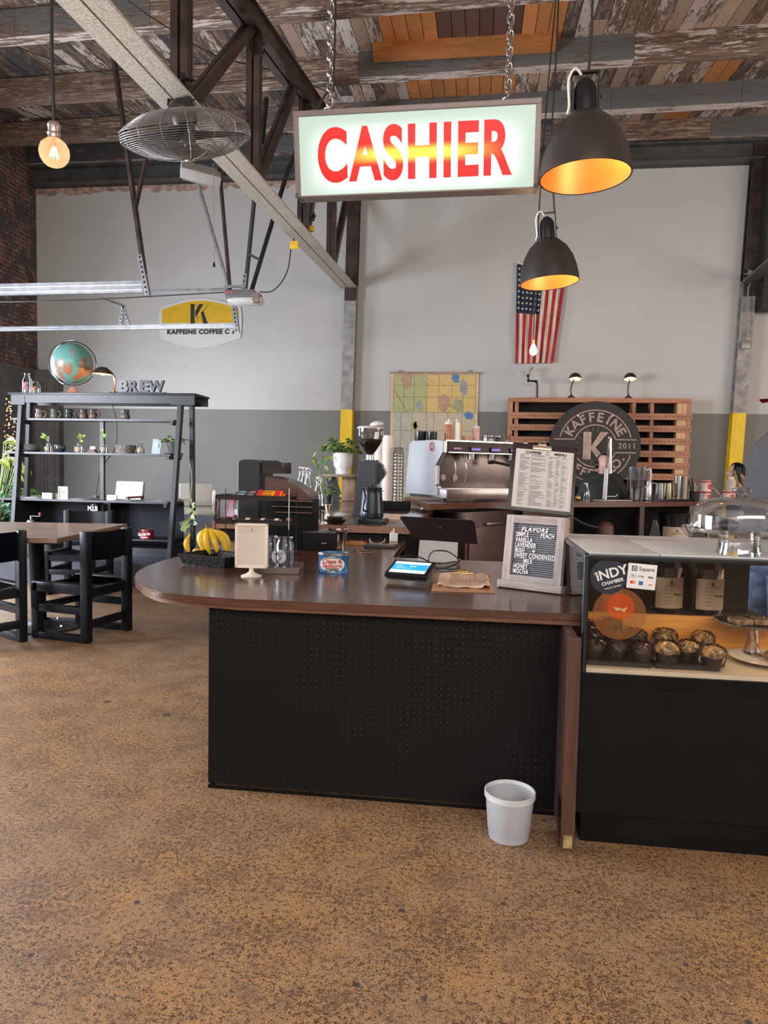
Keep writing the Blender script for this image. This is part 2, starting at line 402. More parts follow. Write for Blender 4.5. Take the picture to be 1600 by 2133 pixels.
while x < 8.6:
    wd = .15+.03*q.random()
    cuts = sorted([-6, 12.1]+[-4+q.random()*2+i*2.3 for i in range(8)]+([7.5, 9.05, 10.55] if True else []))
    for y0, y1 in zip(cuts, cuts[1:]):
        if y1-y0 < .05: continue
        oz = orange_zone(x+wd/2, (y0+y1)/2); t = q.random()
        left = x < -2.6
        if oz: col, al = oz, (.95 if oz is ORG else .62)
        elif left: col, al = (CHA, .44+.10*q.random()) if t < .6 else (WHT, .44+.10*q.random())
        else: col, al = (WHT, .44+.12*q.random()) if t < .5 else ((CHA, .40+.12*q.random()) if t < .66 else (TAN, .5+.15*q.random()))
        f = .75+.4*q.random(); dz = q.random()*.008
        n0 = len(cb.bm.faces)
        z0, z1 = zc(y0)+BH+dz, zc(y1)+BH+dz; xa, xb = x+.004, x+wd-.004
        cb._mk([(xa, y0+.003, z0), (xb, y0+.003, z0), (xb, y1-.003, z1), (xa, y1-.003, z1), (xa, y0, z0+.03), (xb, y0, z0+.03), (xb, y1, z1+.03), (xa, y1, z1+.03)],
               [(0, 3, 2, 1), (4, 5, 6, 7), (0, 1, 5, 4), (1, 2, 6, 5), (2, 3, 7, 6), (3, 0, 4, 7)])
        cb.bm.faces.ensure_lookup_table()
        for fc in cb.bm.faces[n0:]:
            for l in fc.loops: l[lay] = (col[0]*f, col[1]*f, col[2]*f, al)
    x += wd
struct(cb.o('ceiling', board_mat('ceiling boards', (1, .09, 1)), ang=0))
struct(B().prism([(-6, zc(-6)+.36), (12.2, zc(12.2)+.36), (12.2, zc(12.2)+.5), (-6, zc(-6)+.5)], -8.1, 8.6, 'yz').o('ceiling_roof_deck', M('roof deck dark', (.03, .025, .02), .9), ang=0))
beam_m = board_mat('beam timber', (.09, 1, 1), 80)
def timber(name, ya, yb, z, h, th, cols, seed):
    """beam along X, segments of old paint"""
    q = random.Random(seed); b = B(); ly = b.bm.loops.layers.float_color.new('Col'); xs = [-8.1, -5.2, -3.6, -1.6, .3, 1.7, 3.4, 5.5, 8.6]
    for i, (xa, xb) in enumerate(zip(xs, xs[1:])):
        n0 = len(b.bm.faces); Ya = ya+(yb-ya)*(xa+8.1)/16.7; Yb = ya+(yb-ya)*(xb+8.1)/16.7
        b._mk([(xa, Ya, z), (xb-.004, Yb, z), (xb-.004, Yb+th, z), (xa, Ya+th, z), (xa, Ya, z+h), (xb-.004, Yb, z+h), (xb-.004, Yb+th, z+h), (xa, Ya+th, z+h)],
              [(0, 3, 2, 1), (4, 5, 6, 7), (0, 1, 5, 4), (1, 2, 6, 5), (2, 3, 7, 6), (3, 0, 4, 7)])
        col, al = cols[i % len(cols)]; b.bm.faces.ensure_lookup_table()
        for fi, fc in enumerate(b.bm.faces[n0:]):
            for l in fc.loops: l[ly] = (*(WHT if fi == 0 else col), al-.02*(fi == 0)+.04*q.random())
    return struct(b.o(name, beam_m, ang=0))
G1 = (.13, .13, .125)
ys = [(7.55, 7.2), (9.1, 8.85), (10.62, 10.45), (11.93, 11.72)]
timber('trim_1', 7.62, 7.15, zc(7.4), BH, .16, [(G1, .49), (G1, .50), (WHT, .45), (WHT, .46), (G1, .50), (G1, .50), (TAN, .45), (TAN, .45)], 1)
timber('trim_2', 9.2, 8.75, zc(9), BH, .16, [(TAN, .4), (TAN, .42), (TAN, .45), (G1, .51), (G1, .54), (WHT, .44), (TAN, .46), (WHT, .44)], 2)
timber('trim_3', 10.65, 10.3, zc(10.5), BH, .16, [(TAN, .42), (BRN, .45), (G1, .45), (G1, .52), (G1, .55), (G1, .56), (G1, .55), (G1, .54)], 3)
timber('trim_4', 11.72, 11.72, zc(12)-.02, BH, .16, [(CHA, .54), (CHA, .5), (G1, .55), (G1, .56), (G1, .52), (TAN, .45), (G1, .52), (G1, .55)], 4)
timber('trim_5', 5.9, 5.6, zc(5.8), BH, .16, [(G1, .5), (TAN, .5)], 5)
# new orange board let into the second beam
a, c = PY(778, 150, 8.88), PY(1156, 130, 8.88)
struct(B().b2((a.x, 8.80, zc(9)+.12), (c.x, 8.93, zc(9)+BH)).o('trim_new_board', wood('new pine', (.36, .13, .035), (.55, .23, .07), .55, 0), ang=0))

# ------------------------------------------------------------------ steel: wall beam, columns, truss
steel_g = M('grey painted steel', (.10, .10, .095), .45, .3, var=.2, vs=4)
steel_b = M('brown painted steel', (.075, .048, .040), .42, .3, var=.3, vs=5)
steel_w = M('weathered pale steel', (.36, .335, .31), .6, .1, var=.22, vs=9, bump=.2)
steel_y = M('yellowed chord paint', (.60, .54, .44), .6, 0, var=.22, vs=60, bump=.15)
yel = M('yellow column paint', (.83, .53, .0), .45, var=.1)
za, zb = 6.12, 6.42
bw = B().b2((-7.9, 11.86, za), (8.5, 11.99, zb)).b2((-7.9, 11.74, za), (8.5, 11.99, za+.025)).b2((-7.9, 11.74, zb-.03), (8.5, 11.99, zb))
struct(bw.o('trim_steel_beam', steel_g, ang=0))
def rivets(b, pts, r=.016, ax=(0, -1, 0)):
    for p in pts: b.sph(p, (r, r*.7, r), 8)
def column(name, pxt, pxb, Yc, wd):
    top = PY(pxt, 400, Yc); bot = PY(pxb, 860, Yc); s_ = (top.x-bot.x)/(top.z-bot.z)
    X_ = lambda z: bot.x+s_*(z-bot.z)
    h = wd/2; zj = 4.33
    b = B().m(0)
    def seg(z0, z1, m):
        b.m(m)
        for (o0, o1, y0, y1) in ((-h, h, Yc, Yc+.02), (-h, h, Yc+.13, Yc+.15), (-.012, .012, Yc+.02, Yc+.13)):
            b._mk([(X_(z0)+o0, y0, z0), (X_(z0)+o1, y0, z0), (X_(z0)+o1, y1, z0), (X_(z0)+o0, y1, z0), (X_(z1)+o0, y0, z1), (X_(z1)+o1, y0, z1), (X_(z1)+o1, y1, z1), (X_(z1)+o0, y1, z1)],
                  [(0, 3, 2, 1), (4, 5, 6, 7), (0, 1, 5, 4), (1, 2, 6, 5), (2, 3, 7, 6), (3, 0, 4, 7)])
    seg(0, 2.27, 1); seg(2.27, zj, 2); seg(zj, 6.5, 0)
    b.m(0).box((X_(zj+.02)+0, Yc-.01, zj-.12), (wd, .02, .28))
    rivets(b, [(X_(zj)+dx, Yc-.02, zj-.2+.055*i) for dx in (-.05, .05) for i in range(3)])
    rivets(b, [(X_(z)+dx, Yc-.004, z) for dx in (-h*.6, h*.6) for z in [zj+.3+.33*i for i in range(6)]])
    return struct(b.o(name, [steel_b, yel, steel_w], ang=30)), X_
c1, X1 = column('trim_column_left', 737, 722, 11.82, .20)
c2, X2 = column('trim_column_right', 1578, 1541, 11.82, .20)
XT = -2.21
def T(px, py): return PX(px, py, XT)
def chan(b, p0, p1, w, gap=.03, d=.06):        # two channels back to back
    for sx in (-1, 1):
        o_ = Vector((sx*(gap/2+d/2), 0, 0)); b.bar(Vector(p0)+o_, Vector(p1)+o_, d, w, up=(0, -1, .001) if abs((Vector(p1)-Vector(p0)).normalized().z) > .9 else (0, 0, 1))
tr = thing('roof_truss', 'riveted steel roof truss running from the left column towards the viewer', 'truss', (XT, 11.8, 3.7))
def TL(p): return Vector(p)-Vector((XT, 11.8, 3.7))
p0, p1 = T(727, 600), T(150, -24)
b = B()
for sx in (-1, 1):
    o_ = Vector((sx*.075, 0, 0)); b.bar(TL(p0)+o_, TL(p1)+o_, .135, .02); b.bar(TL(p0)+o_+Vector((-sx*.06, 0, .06)), TL(p1)+o_+Vector((-sx*.06, 0, .06)), .012, .12)
b.o('bottom_chord', steel_y, tr)
q0, q1 = T(487, 0), T(640, 208); dq = (q1-q0)/(q1.y-q0.y)
qa, qb = q0+dq*(4.4-q0.y), q0+dq*(11.8-q0.y)
b = B(); chan(b, TL(qa), TL(qb), .16, .02, .09); b.box(TL((qa+qb)/2)+Vector((0, 0, .085)), (.01, .01, .01))
b.bar(TL(qa)+Vector((0, 0, .08)), TL(qb)+Vector((0, 0, .08)), .26, .015)
b.o('top_chord', steel_b, tr)
def chord_z(Y, top): 
    if top: return (q0+dq*(Y-q0.y)).z
    t = (Y-p0.y)/(p1.y-p0.y); return (p0+(p1-p0)*t).z
def vpost(px, py, ytop=None):
    Y = T(px, py).y; b = B(); chan(b, TL((XT, Y, chord_z(Y, 0)+.04)), TL((XT, Y, chord_z(Y, 1))), .10, .02, .055)
    b.box(TL((XT, Y, chord_z(Y, 1)-.12)), (.012, .34, .34)); rivets(b, [TL((XT+.085, Y+dy, chord_z(Y, 1)-.05-.08*i)) for dy in (-.03, .03) for i in range(3)])
    b.o('post', steel_b, tr)
for px, py in ((378, 195), (528, 345), (632, 440), (690, 530)): vpost(px, py)
def diag(a, c):
    Ya, Yc = T(*a).y, T(*c).y; b = B(); chan(b, TL((XT, Ya, chord_z(Ya, 0)+.03)), TL((XT, Yc, chord_z(Yc, 1)-.05)), .09, .01, .04); b.o('brace', steel_b, tr)
for a, c in (((388, 195), (520, 62)), ((533, 335), (612, 215)), ((637, 440), (672, 262)), ((693, 525), (735, 400))): diag(a, c)
# thin rods and wires under the roof
wire_m = M('black wire', (.012, .011, .011), .5)
def wire(px, r, label, Ys, n=6, z=None):
    pts = [PY(x_, y_, Y_) for (x_, y_), Y_ in zip(px, Ys)]
    return tag(B().tube(pts, r, 6, sm=n).o('cable', wire_m), label, 'cable')
wire([(0, 85), (90, 118), (200, 150), (290, 162)], .006, 'black sagging cable under the ceiling boards left of the truss', [8, 8.1, 8.2, 8.3])
wire([(0, 207), (70, 238), (150, 262), (255, 268)], .006, 'lower black cable sagging across the ceiling beams at the far left', [9.6]*4)
wire([(265, 0), (330, 45), (450, 115), (580, 150), (680, 190)], .006, 'black cable crossing from the truss towards the left sign chain', [6.6, 6.8, 7.4, 8, 8.4])
wire([(415, 175), (500, 168), (582, 163)], .006, 'taut black cable across the timber beam above the fan', [8]*3)
# ================================================================== service counter
top_w = wood('dark counter wood', (.050, .020, .011), (.105, .043, .024), .22, 0, .5, .18, .18)
edge_w = wood('brown edge wood', (.10, .040, .020), (.17, .072, .036), .35, 0, 1)
blk = M('matte black paint', (.008, .0072, .0072), .55, var=.2, bump=.05, spec=.12)
blkg = M('glossy black plastic', (.012, .012, .013), .22, var=.05)
blkm = M('satin black metal', (.018, .018, .02), .35, .4, var=.1)
dgrey = M('dark grey plastic', (.045, .045, .05), .45)
navy = M('navy black shelf paint', (.022, .024, .030), .40, var=.2)
chrome = M('bright steel', (.72, .71, .70), .16, 1, var=.05)
steel = M('brushed steel', (.48, .47, .46), .32, 1, var=.08)
white = M('white plastic', (.78, .76, .73), .4, var=.04)
paper = M('white paper', (.80, .77, .72), .7, var=.04)
cream = M('cream card', (.70, .60, .50), .6, var=.05)
ink = M('black ink', (.015, .015, .015), .6)
inkg = M('grey ink', (.10, .10, .10), .6)
glass = glassy('clear glass', (.95, .97, .97), .02, .07)
glassb = glassy('bottle glass', (.88, .92, .90), .03, .14)
plas = glassy('clear plastic', (.90, .89, .88), .12, .08)
gold = M('brass', (.60, .36, .14), .25, .9, var=.1)
red = M('red print', (.55, .02, .02), .45)
green = M('leaf green', (.12, .30, .045), .45, var=.35, vs=9)
green2 = M('pale leaf green', (.36, .50, .12), .45, var=.3, vs=9)
# worktop: an L with a rounded nose at the left
zt = .78
pts = [(.392, 2.57), (-.98, 2.57)]
nose = [(-1.2, 2.63), (-1.36, 2.76), (-1.49, 2.95), (-1.58, 3.18), (-1.62, 3.45), (-1.62, 3.7)]
outline = [(.392, 2.57), (-.30, 2.57)]+[(p.x, p.y) for p in spline([(-.9, 2.57, 0)]+[(a, b_, 0) for a, b_ in nose], 4)]+[(-1.62, 5.0), (-.49, 5.0), (-.47, 4.0), (.392, 3.98)]
wt = thing('service_worktop', 'dark glossy wooden cashier worktop with rounded left end over the black pegboard', 'worktop', (-.5, 2.57, zt))
def LC(poly, c): return [(x-c[0], y-c[1]) for x, y in poly]
B().prism(LC(outline, (-.5, 2.57)), -.028, 0, 'xy', .006).o('top', top_w, wt)
ins = [(x*.988-.004, y+.012) if y < 3.6 else (x, y) for x, y in outline]
B().prism(LC(ins, (-.5, 2.57)), -.045, -.028, 'xy').o('edge_moulding', edge_w, wt)
def peg_mat(name, col, hole, s):
    m, nt, b = base(name); t = nt.nodes.new('ShaderNodeTexCoord'); sx = nt.nodes.new('ShaderNodeSeparateXYZ'); nt.links.new(t.outputs['Object'], sx.inputs[0])
    def cell(o):
        a = nt.nodes.new('ShaderNodeMath'); a.operation = 'PINGPONG'; a.inputs[1].default_value = s/2; nt.links.new(o, a.inputs[0])
        p = nt.nodes.new('ShaderNodeMath'); p.operation = 'POWER'; p.inputs[1].default_value = 2; nt.links.new(a.outputs[0], p.inputs[0]); return p.outputs[0]
    ad = nt.nodes.new('ShaderNodeMath'); ad.operation = 'ADD'; nt.links.new(cell(sx.outputs[0]), ad.inputs[0]); nt.links.new(cell(sx.outputs[2]), ad.inputs[1])
    lt = nt.nodes.new('ShaderNodeMath'); lt.operation = 'LESS_THAN'; lt.inputs[1].default_value = (s*.10)**2; nt.links.new(ad.outputs[0], lt.inputs[0])
    n = _ramp(nt, _noise(nt, 1.6, 3, _vec(nt)), [(.42, 0), (.62, 1)])
    mu = nt.nodes.new('ShaderNodeMath'); mu.operation = 'MULTIPLY'; nt.links.new(lt.outputs[0], mu.inputs[0]); nt.links.new(n, mu.inputs[1])
    nt.links.new(_mix(nt, mu.outputs[0], col, hole), b.inputs['Base Color']); b.inputs['Roughness'].default_value = .6; b.inputs['Specular IOR Level'].default_value = .12
    return m
peg = peg_mat('black pegboard', (.009, .0078, .0078), (.07, .065, .06), .0254)
cb_ = thing('counter_base', 'black pegboard counter front under the cashier worktop', 'counter', (-.34, 2.65, 0))
B().b2((-.69, 0, .02), (.66, .018, .733)).o('pegboard_front', peg, cb_)
B().b2((-.69, .018, 0), (-.675, 1.3, .733)).b2((-.675, 1.28, 0), (.66, 1.3, .733)).o('carcass', blk, cb_)
B().b2((-.69, -.002, 0), (.66, .0, .014)).o('kick_strip', blk, cb_)
B().b2((.66, -.24, .012), (.69, 1.3, .733)).o('end_panel', wood('end panel wood', (.035, .018, .013), (.065, .032, .022), .45, 2, 1), cb_)
B().b2((.655, -.25, .012), (.70, -.24, .733), ).o('end_trim', wood('red brown strip', (.060, .024, .015), (.105, .045, .026), .4, 2, 1), cb_)
B().b2((.662, -.256, .012), (.692, -.249, .055)).o('bare_foot', M('bare chipped wood', (.45, .33, .14), .8, var=.3, vs=30), cb_)
# ------------------------------------------------------------------ pastry case
cy0, cy1, cx0, cx1 = 2.46, 3.22, .37, 2.35
pc = thing('pastry_case', 'black glass-fronted pastry display case to the right of the counter', 'display case', (cx0, cy0, 0))
blkv = M('black laminate with specks', (.009, .0072, .0072), .4, var=.1, spec=.15)
W, D = cx1-cx0, cy1-cy0
B().b2((.02, .02, 0), (W, D, .11)).o('plinth', blk, pc)
B().b2((0, 0, .11), (W, D, .60)).o('cabinet_front', blkv, pc)
B().b2((0, -.004, .555), (W, 0, .60)).o('front_lip', blk, pc)
fl = M('cream shelf', (.62, .50, .36), .35, var=.12)
B().b2((.012, .01, .60), (W, .40, .615)).o('deck', fl, pc)
pipe = M('dark steel pipe', (.06, .07, .08), .22, .8, var=.1)
zt2 = 1.012
b = B().cyl((.008, .01, .58), (.008, .01, zt2-.012), .011).cyl((.008, .01, zt2-.012), (.008, D, zt2-.012), .011).cyl((.008, D, .6), (.008, D, zt2-.012), .011).sph((.008, .01, zt2-.012), .0115, 12)
b.o('tube_frame', pipe, pc)
B().b2((.01, 0, zt2-.024), (W, .022, zt2-.004), .004).b2((.01, D-.02, zt2-.03), (W, D, zt2-.006), .003).o('top_rail', blkg, pc)
wp = M('white laminate', (.60, .585, .55), .3, var=.06)
B().b2((.012, .016, zt2-.008), (.247, D, zt2), .002).o('top_panel', wp, pc)
B().b2((.250, .016, zt2-.008), (W, D, zt2), .002).o('top_panel', wp, pc)
B().b2((.016, .012, .61), (W, .016, zt2-.02)).o('front_glass', glassy('case glass', (.96, .96, .95), .01, .01, .25), pc)
B().b2((.004, .02, .61), (.008, D, zt2-.02)).o('side_glass', glassy('side glass', (.95, .95, .94), .01, .01, .12), pc)
honey = wood('honey wood', (.56, .20, .03), (.72, .31, .055), .4, 0, .6)
B().b2((.012, .40, .60), (W, .415, .735)).o('rear_board', honey, pc)
B().b2((.79, .385, .60), (.845, .425, .955)).o('rear_post', wood('post honey wood', (.34, .14, .04), (.48, .22, .07), .45, 2, 1), pc)
B().b2((.012, .42, .70), (.79, .72, .718)).b2((.012, .715, .718), (.79, .73, .96)).o('rear_ledge', wood('dark ledge', (.05, .028, .02), (.08, .045, .03), .5, 0), pc)
# stickers on the front glass
def GP(px, py): p = PY(px, py, cy0+.008); return (p.x-cx0, .0085, p.z)
def disc(name, px, py, r, m, par, th=.0012, y=0, n=40, sz=1):
    c = GP(px, py); return B().lathe([(0, 0), (r, 0), (r, th), (0, th)], (c[0], c[1]-y, c[2]), n, (PI/2, 0, 0)).o(name, m, par)
st = disc('round_sticker', 1268, 1201, .0605, M('navy sticker', (.012, .016, .03), .4, var=0), pc)
R_ = (PI/2, rad(-17), 0)
c0 = GP(1274, 1194); text('lettering', 'iNDY', .045, white, st, (c0[0], c0[1]-.002, c0[2]), R_, bold=.0010)
c0 = GP(1276, 1212); text('lettering', 'CHAMBER', .0165, white, st, (c0[0], c0[1]-.002, c0[2]), R_, bold=.0004)
c0 = GP(1277, 1223); text('lettering', 'PROUD MEMBER', .0075, white, st, (c0[0], c0[1]-.002, c0[2]), R_)
c0 = GP(1240, 1195); b = B()
for k in range(3): b.bar((c0[0]-.006*math.cos(k*PI/3), c0[1]-.002, c0[2]-.006*math.sin(k*PI/3)), (c0[0]+.006*math.cos(k*PI/3), c0[1]-.002, c0[2]+.006*math.sin(k*PI/3)), .001, .002)
b.o('star', M('tan star', (.65, .45, .25), .6), st)
c0 = GP(1337, 1201); sq = B().box((0, 0, 0), (.094, .0014, .085), .008).o('payment_sticker', white, pc, loc=c0, rot=(0, rad(3.5), 0))
b = B().m(0).box((-.026, -.0012, .026), (.017, .001, .017), .0).m(1).box((-.026, -.0018, .026), (.011, .001, .011)).m(0).box((-.026, -.0024, .026), (.005, .001, .005)); b.o('square_logo', [ink, white], sq)
text('lettering', 'Square', .0185, inkg, sq, (.014, -.0014, .0255), bold=.0001)
text('lettering', 'Pay', .007, ink, sq, (-.028, -.0014, .0005)); text('lettering', 'G Pay', .008, ink, sq, (-.003, -.0014, 0)); text('lettering', 'VISA', .009, ink, sq, (.028, -.0014, -.001), bold=.0002, shear=.2)
B().bar((-.038, -.001, .006), (-.018, -.001, .006), .0006, .0006).bar((-.038, -.001, -.006), (-.018, -.001, -.006), .0006, .0006).bar((-.038, -.001, .006), (-.038, -.001, -.006), .0006, .0006).bar((-.018, -.001, .006), (-.018, -.001, -.006), .0006, .0006).o('card_outline', ink, sq)
B().m(0).lathe([(0, 0), (.0055, 0), (0, .001)], (-.0315, -.001, -.0215), 20, (PI/2, 0, 0)).m(1).lathe([(0, 0), (.0055, 0), (0, .0012)], (-.0245, -.001, -.0215), 20, (PI/2, 0, 0)).o('card_logo', [M('logo red', (.75, .03, .02), .5), M('logo orange', (.85, .22, .03), .5)], sq)
B().box((-.001, -.001, -.0225), (.014, .001, .013)).o('card_logo', M('card blue', (.03, .12, .42), .5), sq)
B().m(0).box((.028, -.001, -.022), (.020, .001, .010)).m(1).box((.030, -.0015, -.0255), (.014, .001, .003)).o('card_logo', [paper, M('card red', (.6, .1, .08), .5)], sq)
ob = film('orange film', (.34, .14, .05), .30); ob2 = film('red film', (.75, .12, .03), .32); ob3 = glassy('brown film', (.35, .22, .17), .3, .05)
st3 = disc('round_film_sticker', 1290, 1279, .088, ob, pc, .0006)
c0 = GP(1293, 1264); B().lathe([(0, 0), (.045, 0), (0, .0006)], (c0[0], c0[1]-.0015, c0[2]), 32, (PI/2, 0, 0)).o('bird_roundel', ob2, st3)
b = B(); x_, y_, z_ = GP(1292, 1268); b.prism([(x_-.024, z_+.006), (x_-.012, z_-.008), (x_, z_-.004), (x_+.014, z_-.012), (x_+.024, z_+.008), (x_+.008, z_+.0), (x_-.008, z_+.004)], y_-.003, y_-.0025, 'xz').o('bird_shape', film('pale film', (.7, .45, .25), .6), st3)
c0 = GP(1292, 1306); text('lettering', '1 BIRDS', .022, M('brown print', (.10, .05, .035), .6), st3, (c0[0], c0[1]-.002, c0[2]), (PI/2, rad(3), 0), sp=1.05)
cl_ = bpy.data.lights.new('case_fill_light', 'AREA'); cl_.shape = 'RECTANGLE'; cl_.size = 1.6; cl_.size_y = .03; cl_.energy = 2.2; cl_.color = (1, .72, .45)  # added warm fill to brighten the case inside, no fixture there
clo = bpy.data.objects.new('case_fill_light', cl_); COL.objects.link(clo); clo.location = (cx0+.9, cy0+.05, zt2-.03); clo.rotation_euler = (rad(-25), 0, 0)
# jars of beans inside, seen through the glass
kraft = M('kraft label', (.52, .36, .22), .7, var=.06)
bean = M('dark coffee beans', (.025, .014, .010), .4, var=.5, vs=60, bump=.9, bs=90)
def K_shape(s, x=0, z=0):    # slab K
    return [[(x+a*s, z+c*s) for a, c in ((-.42, -.5), (-.14, -.5), (-.14, .5), (-.42, .5))], [(x+a*s, z+c*s) for a, c in ((-.14, -.02), (.18, .5), (.46, .5), (.02, -.06), (.44, -.5), (.14, -.5), (-.14, -.14))]]
for i, (px, s_, lab) in enumerate(((1384, 'House', 'glass jar of coffee beans with tan label behind the payment sticker'), (1467, 'Mocha', 'glass jar of coffee beans with tan label, nearer the wooden post in the case'))):
    p = PY(px, 1250, 3.06); j = thing('coffee_jar', lab, 'jar', (p.x, 3.06, .718), rad(8), 'bean jars in the pastry case')
    B().lathe([(0, 0), (.068, 0), (.072, .01), (.072, .185), (.055, .205), (.052, .215), (.058, .218)], n=28).o('jar_body', glassy('jar glass', (.55, .48, .42), .05, .10), j)
    B().lathe([(0, .01), (.067, .012), (.067, .16), (0, .16)], n=24).o('coffee_beans', bean, j)
    lb = B().grid(lambda u, v: Vector((.0735*math.sin(rad(-50+100*u)), -.0735*math.cos(rad(-50+100*u)), .02+.125*v)), 14, 1).o('paper_label', kraft, j)
    b = B()
    for pl in K_shape(.016, 0, .125): b.prism(pl, -.0745, -.0738, 'xz')
    b.box((0, -.0742, .112), (.06, .0006, .0012))
    for k in range(5): b.box((-.018, -.0735, .095-.014*k), (.03, .0006, .0010))
    b.o('label_print', ink, lb); text('handwriting', s_, .013, ink, lb, (.022, -.0735, .078), shear=.3)
p = PZ(1256, 1262, .70); rb = thing('red_bag', 'small bright red bag at the left end inside the pastry case', 'bag', (p.x, 2.99, .718))
B().box((0, 0, .06), (.085, .05, .12), .01, tap=(.9, .6)).o('bag_body', M('glossy red', (.75, .015, .01), .3, var=.1), rb)
B().box((0, -.028, .085), (.035, .004, .022)).o('bag_label', kraft, rb)
# trays of wrapped muffins
tray_m = M('dark serving tray', (.02, .015, .013), .35)
def tray(pxa, pxb, lab):
    a, b_ = PZ(*pxa, .617), PZ(*pxb, .617); y1 = a.y+.27
    t = thing('serving_tray', lab, 'tray', ((a.x+b_.x)/2, (a.y+y1)/2, .615)); w = abs(b_.x-a.x)-.006; d = .27
    B().box((0, 0, .003), (w-.02, d-.02, .006), .002).o('tray_base', tray_m, t)
    b = B(); r_ = [(-w/2, -d/2), (w/2, -d/2), (w/2, d/2), (-w/2, d/2)]
    for i in range(4): p, q = r_[i], r_[(i+1) % 4]; b.bar((p[0], p[1], .010), (q[0], q[1], .010), .008, .016, bev=.003)
    b.o('tray_rim', tray_m, t)
    return t
tray((1222, 1384), (1361, 1393), 'black tray of dark wrapped muffins at the left of the case')
tray((1366, 1391), (1509, 1405), 'black tray of nut topped wrapped muffins near the white plate')
choc = M('chocolate muffin', (.06, .022, .013), .3, var=.5, vs=40, bump=.9, bs=60)
nut = M('golden crumb top', (.62, .36, .13), .5, var=.55, vs=45, bump=1, bs=70)
cup_m = M('dark muffin paper', (.035, .018, .012), .6, var=.3, vs=20)
wrapm = glassy('cling film', (.90, .89, .88), .12, .05, .35)
def muffin(name, lab, grp, topm):
    t = thing(name, lab, 'muffin', group=grp)
    B().lathe([(0, 0), (.026, 0), (.034, .045), (0, .045)], n=24, flute=.03, nf=12).o('muffin_case', cup_m, t)
    q = random.Random(3)
    B().grid(lambda u, v: Vector(((.040*math.sin(v*PI/2)+.002*math.sin(u*40))*math.cos(2*PI*u), (.040*math.sin(v*PI/2)+.002*math.cos(u*34))*math.sin(2*PI*u), .040+.030*math.cos(v*PI/2)+.0025*math.sin(u*31+v*9))), 28, 8).o('muffin_top', topm, t)
    B().grid(lambda u, v: Vector(((.034+.010*math.sin(min(1, v*1.3)*PI/1.6)+.002*math.sin(u*57+v*12)-.02*max(0, v-.8)*5*.8)*math.cos(2*PI*u), (.034+.010*math.sin(min(1, v*1.3)*PI/1.6)+.002*math.cos(u*49+v*17)-.02*max(0, v-.8)*5*.8)*math.sin(2*PI*u), .001+.073*min(1, v*1.02)+.002*math.sin(u*63+v*30))), 40, 14).o('plastic_wrap', wrapm, t, ang=20)
    return t
mc = muffin('wrapped_muffin', 'x', 'dark chocolate muffins on the left tray', choc)
mn = muffin('wrapped_muffin', 'x', 'crumb topped muffins on the right tray', nut)
def put(src, px, py, z, lab, first, sc=1):
    p = PZ(px, py, z); rz = rnd.random()*6
    if first: src.location = p; src.rotation_euler = (0, 0, rz); src['label'] = lab; src.scale = (sc,)*3; return src
    return dup(src, p, rz, lab, None, sc)
for i, (px, py, z, sc, lab) in enumerate([(1237, 1372, .622, 1.0, 'wrapped dark muffin at the front left corner of the left tray'), (1284, 1374, .622, 1.0, 'wrapped dark muffin second from the left in the front row'),
        (1336, 1381, .622, 1.02, 'shiny wrapped dark muffin third from the left in the front row'), (1236, 1348, .622, 1, 'dark muffin behind the front left one, against the case frame'),
        (1277, 1346, .622, 1, 'dark muffin in the second row under the 1 BIRDS lettering'), (1322, 1350, .622, 1, 'dark muffin in the second row right under the lettering'),
        (1233, 1332, .64, 1, 'dark muffin of the back row at the case frame'), (1272, 1322, .65, 1, 'dark muffin of the back row behind the orange sticker')]):
    put(mc, px, py, z, lab, i == 0, sc)
for i, (px, py, z, sc, lab) in enumerate([(1387, 1384, .622, 1.12, 'crumb topped muffin at the left of the right tray'), (1433, 1377, .622, 1.0, 'crumb topped muffin in the middle of the right tray'),
        (1483, 1391, .622, 1.05, 'wrapped muffin with shiny film at the right end of the tray'), (1463, 1356, .622, 1, 'crumb topped muffin at the back right of the tray'), (1384, 1352, .622, 1.05, 'crumb topped muffin at the back left of the right tray')]):
    put(mn, px, py, z, lab, i == 0, sc)
# glass cake stand with slices, plate with bun
gl2 = glassy('pressed glass', (.84, .80, .78), .08, .22)
c = PZ(1572, 1371, .615); cs = thing('cake_stand', 'low pressed glass cake stand with beaded rim inside the case', 'cake stand', (c.x, c.y+.03, .615))
zz = PY(1560, 1300, c.y+.03).z-.615
B().lathe([(.058, 0), (.05, .008), (.03, .02), (.022, .05), (.02, zz-.02), (.03, zz-.006)], n=28).o('foot', gl2, cs)
B().lathe([(0, zz-.004), (.10, zz-.004), (.128, zz+.008), (.128, zz+.012), (.10, zz), (0, zz)], n=40).o('plate', gl2, cs)
b = B(); [b.sph((.131*math.cos(a), .131*math.sin(a), zz+.010), .0048, 8) for a in [2*PI*k/54 for k in range(54)]]; b.o('beaded_rim', gl2, cs)
pas = M('brown pastry', (.34, .19, .10), .55, var=.4, vs=25, bump=.8, bs=50)
for k, (dx, dy, r_, lab) in enumerate(((-.045, .0, .2, 'square pastry slice on the left of the glass cake stand'), (.035, .01, -.15, 'square pastry slice on the right of the glass cake stand'))):
    tag(B().box((0, 0, .011), (.065, .07, .020), .005).o('pastry_slice', pas, loc=(c.x+dx, c.y+.03+dy, .615+zz+.0005), rot=(0, 0, r_)), lab, 'pastry', 'slices on the glass stand')
c = PZ(1598, 1392, .615); tag(B().lathe([(0, 0), (.05, 0), (.055, .006), (.125, .018), (.128, .021), (.122, .021), (.055, .009), (0, .008)], n=44).o('white_plate', M('white china', (.74, .66, .58), .15, var=.04), loc=(c.x+.03, c.y+.075, .615)), 'white china plate with a bun on the case deck', 'plate')
